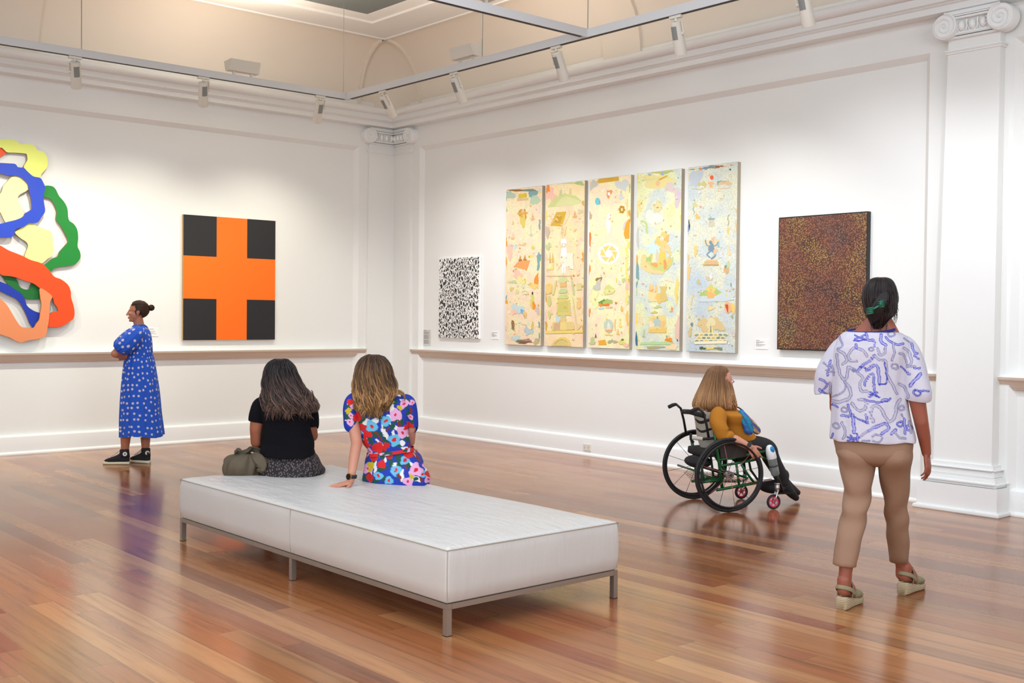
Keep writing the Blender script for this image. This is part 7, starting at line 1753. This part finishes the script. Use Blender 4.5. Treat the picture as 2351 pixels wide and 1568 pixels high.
# backrest: pale shell with black straps
b = MB(); n = 18; vs = []; fs = []
rows_ = [(1595, 944, 0.150), (1597, 957, 0.165), (1600, 975, 0.17), (1603, 1000, 0.17), (1607, 1018, 0.155), (1611, 1030, 0.12)]
for (px, py, hw_) in rows_:
    c = Q(px, py, TRACKW / 2)
    for i in range(n):
        a = -1 + 2 * i / (n - 1); vs.append(c + Sd * (hw_ * a) + Fd * (0.10 * a * a))
    for i in range(n):
        a = 1 - 2 * i / (n - 1); vs.append(c + Sd * (hw_ * a) + Fd * (0.10 * a * a + 0.022))
M2 = 2 * n; K = len(rows_)
for k in range(K - 1):
    for i in range(M2): fs.append((k * M2 + i, k * M2 + (i + 1) % M2, (k + 1) * M2 + (i + 1) % M2, (k + 1) * M2 + i))
fs.append(tuple(range(M2))); fs.append(tuple((K - 1) * M2 + i for i in range(M2))); b.add(vs, fs); bk = smooth_angle(b.build('backrest_shell', M_shell, CH), 50)
b = MB()
for py, w_ in ((963, 0.012), (984, 0.010)):
    pts = []
    for i in range(20):
        a = -1 + 2 * i / 19; pts.append(Q(1598 + (py - 950) * 0.14, py, TRACKW / 2) + Sd * (0.174 * a) + Fd * (0.10 * a * a - 0.004) + Z * (0.018 * math.sin(a * 5)))
    b.tube(pts, w_, 8, up=(0, 0, 1), flat=0.35)
b.tube([F2W(-0.165, 0.12, 0.745), F2W(-0.20, 0.32, 0.76), F2W(-0.165, 0.52, 0.745)], 0.02, 10); b.build('strap', M_fab, bk, smooth=True)
for s_ in (0.10, TRACKW - 0.10):
    q = lambda px, py: Q(px, py, 0.10) + Sd * (s_ - 0.10)
    b = MB(); b.tube([q(1628, 1010), q(1622, 975), q(1615, 948), q(1604, 938)], 0.010, 12); b.build('back_cane', M_rim, CH, smooth=True)
    b = MB(); b.tube([q(1604, 938), q(1596, 940), q(1586, 945)], [0.012, 0.0155, 0.0155], 12); b.build('push_handle', M_fab, CH, smooth=True)
b = MB(); b.cyl(Q(1590, 1005, 0.16), Q(1614, 1008, 0.10), 0.016, n=16); b.tube([Q(1586, 996, 0.2), Q(1586, 1008, 0.2), Q(1592, 1016, 0.2)], 0.011, 10, mi=1); b.cyl(Q(1614, 1008, 0.10), Q(1640, 1006, 0.09), 0.011, n=14, mi=1); b.build('clamp_arm', [M_shell, M_rim], CH)
b = MB(); b.ellipsoid(F2W(-0.12, TRACKW / 2, 0.36), Fd, Sd, Z, 0.10, 0.15, 0.05); b.build('under_seat_bag', M_fab, CH, smooth=True)
# front casters
def caster(c, R, near):
    c = Vector(c); circ_ = lambda r, o=0, n=40: [c + Fd * (r * math.cos(2 * PI * k / n)) + Z * (r * math.sin(2 * PI * k / n)) + Sd * o for k in range(n)]
    b = MB(); b.tube(circ_(R - 0.009), 0.009, 10, closed=True, up=tuple(Sd)); w = b.build('caster_wheel', M_tyre, CH, smooth=True)
    b = MB(); b.tube(circ_(R - 0.020), 0.0055, 8, closed=True, up=tuple(Sd)); 
    for k in range(5):
        a = 2 * PI * k / 5 + 0.3; d = Fd * math.cos(a) + Z * math.sin(a); b.tube([c + d * 0.008, c + d * (R - 0.02)], 0.0045, 6)
    b.cyl(c - Sd * 0.011, c + Sd * 0.011, 0.012, n=14); b.build('caster_rim', M_pink, w, smooth=True)
    b = MB(); top = c + Z * (R + 0.035) + Fd * 0.030
    for sg in (-1, 1): b.tube([c + Sd * (0.019 * sg), c + Sd * (0.019 * sg) + Z * R * 0.7 + Fd * 0.012, top + Sd * (0.012 * sg)], [0.006, 0.007, 0.009], 8)
    b.cyl(top - Z * 0.012, top + Z * 0.045, 0.017, n=16); b.cyl(top + Z * 0.045, top + Z * 0.053, 0.021, n=16); b.cyl(c - Sd * 0.022, c + Sd * 0.022, 0.005, n=10); b.build('fork', M_chrome, CH, smooth=True)
    b = MB(); b.cyl(top + Z * 0.05, top + Z * 0.15 - Fd * 0.012, 0.013, n=14); b.build('caster_post', M_rim, CH, smooth=True)
RC = 0.060
cc_ = Q(1776, 1154, 0.05); cc_.z = RC; caster(cc_, RC, True); caster(cc_ + Sd * (TRACKW - 0.12) - Fd * 0.02, RC, False)
b = MB(); p0 = cc_ + Z * 0.10 + Fd * 0.03
b.tube([Q(1787, 1098, 0.085), Q(1795, 1120, 0.12), Q(1800, 1132, 0.16)], 0.010, 10); b.tube([Q(1787, 1098, 0.085) + Sd * (TRACKW - .17), Q(1795, 1120, 0.12) + Sd * (TRACKW - .24), Q(1800, 1132, 0.16) + Sd * (TRACKW - .32)], 0.010, 10)
c = Q(1800, 1132, 0.16) + Sd * 0.16; b.obox(c + Fd * 0.02, Fd, Sd, Z, 0.075, 0.17, 0.008); b.build('footplate', M_rim, CH)
b = MB(); b.ellipsoid(Q(1775, 1117, 0.30), Fd, Sd, Z, 0.12, 0.13, 0.055); b.build('calf_strap', M_fab, CH, smooth=True)
b = MB(); b.capsule(Q(1752, 1104, 0.08), 0.009, Q(1770, 1101, 0.08), 0.009, 12); b.build('brake_lever', M_chrome, CH, smooth=True)

# water bottle clipped to the frame
bt, bb = Q(1766, 1024, 0.03), Q(1781, 1092, 0.03); ax = (bt - bb).normalized(); L = (bt - bb).length
BT = thing('water_bottle', 'clear sports bottle with white and blue top clipped to the front of the wheelchair', 'bottle', bb)
u_ = Sd.cross(ax).normalized()
M_clear = newmat('smoky_clear_plastic', srgb(196, 204, 200), 0.15, Transmission_Weight=0.75, IOR=1.2, Alpha=1.0); M_bw = newmat('white_bottle_top', srgb(228, 230, 232), 0.35); M_bb = newmat('blue_spout', srgb(20, 134, 196), 0.35)
def rev(prof, mat, name, parent):
    b = MB(); b.sweep([bb + ax * (L * h) for h, r in prof], [Sd] * len(prof), [u_] * len(prof), [r for h, r in prof], [r for h, r in prof], 28); return smooth_angle(b.build(name, mat, parent), 50)
rev([(0.0, 0.022), (0.02, 0.030), (0.06, 0.033), (0.30, 0.034), (0.33, 0.032), (0.36, 0.034), (0.60, 0.036), (0.62, 0.034)], M_clear, 'bottle_body', BT)
tp = rev([(0.58, 0.037), (0.60, 0.039), (0.78, 0.038), (0.92, 0.032), (1.0, 0.022), (1.03, 0.012)], M_bw, 'bottle_cap', BT)
b = MB(); c = bb + ax * (L * 0.90) - Sd * 0.030 + Fd * 0.006; b.ellipsoid(c, u_, ax, Sd, 0.018, 0.028, 0.012, mi=0); b.build('spout', M_bb, tp, smooth=True)
b = MB(); circ2 = [bb + ax * (L * 0.33) + Sd * (0.035 * math.cos(2 * PI * k / 30)) + u_ * (0.035 * math.sin(2 * PI * k / 30)) for k in range(30)]; b.tube(circ2, 0.004, 6, closed=True, up=tuple(ax)); b.build('holder_band', M_fab, BT, smooth=True)

# ================================================================== WOMAN IN THE WHEELCHAIR
MID = TRACKW / 2
W4 = thing('person', 'woman with long fair hair and glasses in a mustard jumper, seated in the wheelchair', 'person', F2W(0.0, MID, 0.47))
M_skin4 = skin('pink_fair_skin', (204, 146, 122))
look = (Fd * 0.66 + Sd * 0.74 + Z * 0.12).normalized()
b = MB()
hc = Q(1660, 878, MID)
Wf4 = head_mesh(b, hc, look, k=1.0)
b.capsule(Q(1662, 935, MID), 0.055, hc - Z * 0.07, 0.05)
b.capsule(Q(1660, 958, MID - 0.13), 0.046, Q(1656, 958, MID + 0.13), 0.046)
b.ellipsoid(Q(1664, 968, MID), Fd, Sd, Z, 0.095, 0.15, 0.12); b.ellipsoid(Q(1676, 1000, MID), Fd, Sd, Z, 0.11, 0.15, 0.11); b.ellipsoid(Q(1680, 1030, MID), Fd, Sd, Z, 0.12, 0.16, 0.09)
b.capsule(Q(1648, 958, MID - 0.18), 0.048, Q(1660, 1000, 0.06), 0.042); b.capsule(Q(1662, 1001, 0.06), 0.042, Q(1690, 1010, 0.02), 0.036); b.capsule(Q(1690, 1010, 0.02), 0.036, Q(1722, 1026, -0.02), 0.026)
hand(b, Q(1722, 1026, -0.02), Fd * 0.62 - Z * 0.78, Sd, 0.95, curl=(0.12, 0.5, 0.65, 0.75), thumb_side=1, thumb_curl=0.5, spread=0.04)
b.capsule(Q(1648, 958, MID + 0.18), 0.048, Q(1668, 1005, TRACKW - 0.06), 0.042); b.capsule(Q(1668, 1005, TRACKW - 0.06), 0.036, Q(1715, 1022, TRACKW + 0.0), 0.026)
hand(b, Q(1715, 1022, TRACKW), Fd * 0.8 - Z * 0.5, -Sd, 0.95, thumb_side=-1)
legs = []
for s_ in (MID - 0.10, MID + 0.10):
    hip_, kn, an = Q(1688, 1032, s_), Q(1757, 1030, s_), Q(1796, 1100, s_)
    b.capsule(hip_, 0.08, kn, 0.06); b.capsule(kn, 0.056, an, 0.036); b.capsule(an, 0.034, an + Fd * 0.02 - Z * 0.02, 0.030); legs.append((hip_, kn, an))
body_from(b, 'body', M_skin4, W4, 0.0045, 5); eyes(W4, Wf4)
M_must = cloth('mustard_knit', (176, 112, 22), 0.9, 0.45, 12)
class ChairFig:                                     # same garment tool, across the chair instead of across the view
    def __init__(s): s.R = Fd; s.A = Sd
    def ring(s, py, pl, pr, w, bb_): l, r = Q(pl, py, MID + w), Q(pr, py, MID + w); return [(l.x + r.x) / 2, (l.y + r.y) / 2, (l.z + r.z) / 2, (r - l).length / 2, bb_]
FC = ChairFig()
garment('jumper', FC, [(934, 1652, 1676, 0.0, 0.055), (939, 1640, 1688, 0.0, 0.11), (947, 1633, 1697, 0.0, 0.195), (960, 1632, 1705, 0.0, 0.20), (975, 1636, 1711, 0.0, 0.18), (990, 1641, 1720, 0.0, 0.175), (1003, 1648, 1730, 0.0, 0.18), (1013, 1656, 1731, 0.0, 0.18), (1020, 1668, 1722, 0.0, 0.16)], M_must, W4, n=80, rows=70, p=2.4, fold=lambda t, ph: 0.004 * np.sin(16 * t + 3 * np.sin(ph)) + 0.003 * np.sin(5 * ph + 8 * t))
limb_garment('sleeve', [Q(1652, 948, MID - 0.12), Q(1648, 956, MID - 0.18), Q(1651, 976, 0.09), Q(1658, 995, 0.06), Q(1668, 1002, 0.05), Q(1677, 1005, 0.04), Q(1679, 1006, 0.04)], [0.05, 0.068, 0.064, 0.060, 0.054, 0.047, 0.042], M_must, W4, n=40, rows=50, fold=lambda t, a: 0.004 * math.sin(20 * t + 2 * math.sin(a)))
limb_garment('sleeve', [Q(1652, 948, MID + 0.12), Q(1648, 956, MID + 0.18), Q(1654, 980, TRACKW - .09), Q(1664, 1002, TRACKW - .06), Q(1684, 1010, TRACKW - .04)], [0.05, 0.066, 0.062, 0.056, 0.042], M_must, W4, n=32, rows=30)
M_trous = cloth('black_trousers', (24, 22, 26), 0.85, 0.4, 10)
for i, (h_, k_, a_) in enumerate(legs):
    limb_garment('trouser_leg', [h_ - Fd * 0.02, h_.lerp(k_, 0.5) + Z * 0.02, k_ + Z * 0.0, k_.lerp(a_, 0.3) + Fd * 0.01, k_.lerp(a_, 0.7), a_, a_ - Z * 0.01], [0.105, 0.098, 0.080, 0.068, 0.060, 0.055, 0.045], M_trous, W4, n=32, rows=50, fold=lambda t, a: 0.004 * math.sin(18 * t + 2 * math.sin(a)))
for i, (h_, k_, a_) in enumerate(legs):
    b = MB(); dn = (Fd * 0.80 - Z * (0.50 if i == 0 else 0.30) + Sd * 0.15).normalized(); up_ = (Z - dn * Z.dot(dn)).normalized(); sd_ = dn.cross(up_)
    hh = a_ - Z * 0.045 - dn * 0.05
    if i == 0: hh = hh - Z * 0.01
    xs = [0.0, 0.03, 0.08, 0.14, 0.19, 0.235, 0.25]; b.sweep([hh + dn * x + up_ * z for x, z in zip(xs, (0.02, 0.025, 0.015, 0.0, -0.010, -0.016, -0.018))], [sd_] * 7, [up_] * 7, [0.030, 0.040, 0.042, 0.046, 0.044, 0.030, 0.012], [0.035, 0.055, 0.052, 0.040, 0.032, 0.024, 0.012], 22)
    b.capsule(a_ + Z * 0.03, 0.056, a_ - Z * 0.02, 0.052); b.build('boot', M_fab, W4, smooth=True)
b = MB(); p = Q(1719, 1021, -0.015); dd = (Q(1722, 1026, -0.02) - Q(1690, 1010, 0.02)).normalized(); x_ = (Sd - dd * Sd.dot(dd)).normalized(); y_ = dd.cross(x_)
b.sweep([p - dd * 0.011, p - dd * 0.01, p + dd * 0.01, p + dd * 0.011], [x_] * 4, [y_] * 4, [0.028, 0.031, 0.031, 0.028], [0.028, 0.031, 0.031, 0.028], 24); b.obox(p - x_ * 0.032, dd, y_, x_, 0.015, 0.015, 0.005); b.build('wristwatch', M_strap, W4, smooth=False)
# scarf and bag strap over the chest
def scarf_paint(V):
    n_ = np.sin(V[:, 0] * 61 + V[:, 2] * 43) + np.sin(V[:, 1] * 71 - V[:, 2] * 57) + 0.7 * np.sin(V[:, 2] * 130 + V[:, 0] * 40)
    c = np.tile(np.array(srgb(28, 128, 168)), (len(V), 1)); c[n_ > 0.9] = srgb(60, 80, 170); c[n_ < -1.0] = srgb(20, 100, 140); return c
def scarf_paint2(V):
    n_ = np.sin(V[:, 0] * 120 + V[:, 2] * 90) + np.sin(V[:, 1] * 140 - V[:, 2] * 110)
    c = np.tile(np.array(srgb(150, 112, 84)), (len(V), 1)); c[n_ > 0.5] = srgb(60, 70, 130); c[n_ < -0.6] = srgb(206, 176, 130); c[np.abs(n_) < 0.2] = srgb(110, 50, 60); return c
M_scarf, _x = attr_mat('printed_scarf', 0.7)
limb_garment('scarf', [Q(1700, 942, 0.16), Q(1706, 955, 0.13), Q(1714, 972, 0.12), Q(1720, 990, 0.12), Q(1721, 998, 0.12)], [0.014, 0.026, 0.034, 0.034, 0.010], M_scarf, W4, n=36, rows=50, fold=lambda t, a: 0.006 * math.sin(5 * a + 6 * t), colf=scarf_paint, flat=0.7)
limb_garment('scarf', [Q(1703, 945, 0.26), Q(1716, 962, 0.24), Q(1730, 978, 0.22), Q(1738, 990, 0.20), Q(1740, 997, 0.20)], [0.012, 0.022, 0.030, 0.030, 0.010], M_scarf, W4, n=36, rows=50, fold=lambda t, a: 0.005 * math.sin(6 * a + 5 * t), colf=scarf_paint2, flat=0.7)
b = MB(); b.tube(crom([list(Q(*a)) for a in ((1688, 932, 0.3), (1702, 940, 0.27), (1716, 955, 0.25), (1733, 974, 0.23), (1745, 990, 0.2))], 20), 0.006, 8, flat=2.0); b.build('bag_strap', M_strap, W4, smooth=True)
# spectacles
b = MB()
for sx in (-1, 1):
    pts = [Wf4(sx * 0.033 + 0.024 * math.cos(a), 0.104, -0.008 + 0.018 * math.sin(a)) for a in np.linspace(0, 2 * PI, 20, endpoint=False)]; b.tube(pts, 0.0022, 6, closed=True, up=tuple(look)); b.tube([Wf4(sx * 0.057, 0.102, -0.004), Wf4(sx * 0.078, 0.06, 0.0), Wf4(sx * 0.082, -0.01, 0.0)], 0.0022, 6)
b.tube([Wf4(-0.009, 0.106, -0.006), Wf4(0.009, 0.106, -0.006)], 0.002, 6); b.build('glasses', M_strap, W4, smooth=True)
# hair
class HairFig(Fig):
    def ring(s, py, pl, pr, w, bb_): l, r = s.P(pl, py, w), s.P(pr, py, w); return [(l.x + r.x) / 2, (l.y + r.y) / 2, (l.z + r.z) / 2, (r - l).length / 2, bb_]
FH = HairFig(0, 0, G=(hc.x, hc.y, 0))
C4 = OMB((srgb(86, 58, 38), srgb(134, 96, 64)), (srgb(140, 92, 58), srgb(212, 166, 116)), 0.3, 0.85)
rings4 = [(840, 1645, 1655, 0.0, 0.012), (843, 1635, 1664, 0.0, 0.05), (850, 1626, 1670, 0.0, 0.09), (864, 1618.5, 1673.5, -0.005, 0.106), (880, 1611, 1678, -0.01, 0.109), (895, 1604, 1682.5, -0.02, 0.100), (910, 1597, 1686, -0.05, 0.080), (926, 1591, 1690, -0.06, 0.075), (936, 1592, 1690, -0.06, 0.065), (943, 1600, 1680, -0.06, 0.045)]
rng = np.random.default_rng(41); b = MB(); b.c = []
hair_volume(FH, rings4, C4, b, rng=rng)
strands_on(FH, rings4, C4, b, 620, rng, start=(0.0, 0.10), end=(0.86, 1.02), wave=(0.004, 1.0), lift=0.005, w0=0.0026, seg=16, tipdrop=0.15)
tail_locks(b, FH, 90, 1594, 1640, 925, 940, 952, (-2, 8), 0.0034, rng, C4, base_w=-0.10, wv=0.004)
tail_locks(b, FH, 50, 1640, 1690, 915, 930, 944, (4, 6), 0.0034, rng, C4, base_w=-0.11, wv=0.004)
b.build('hair', M_hair, W4, smooth=True, cols=True)
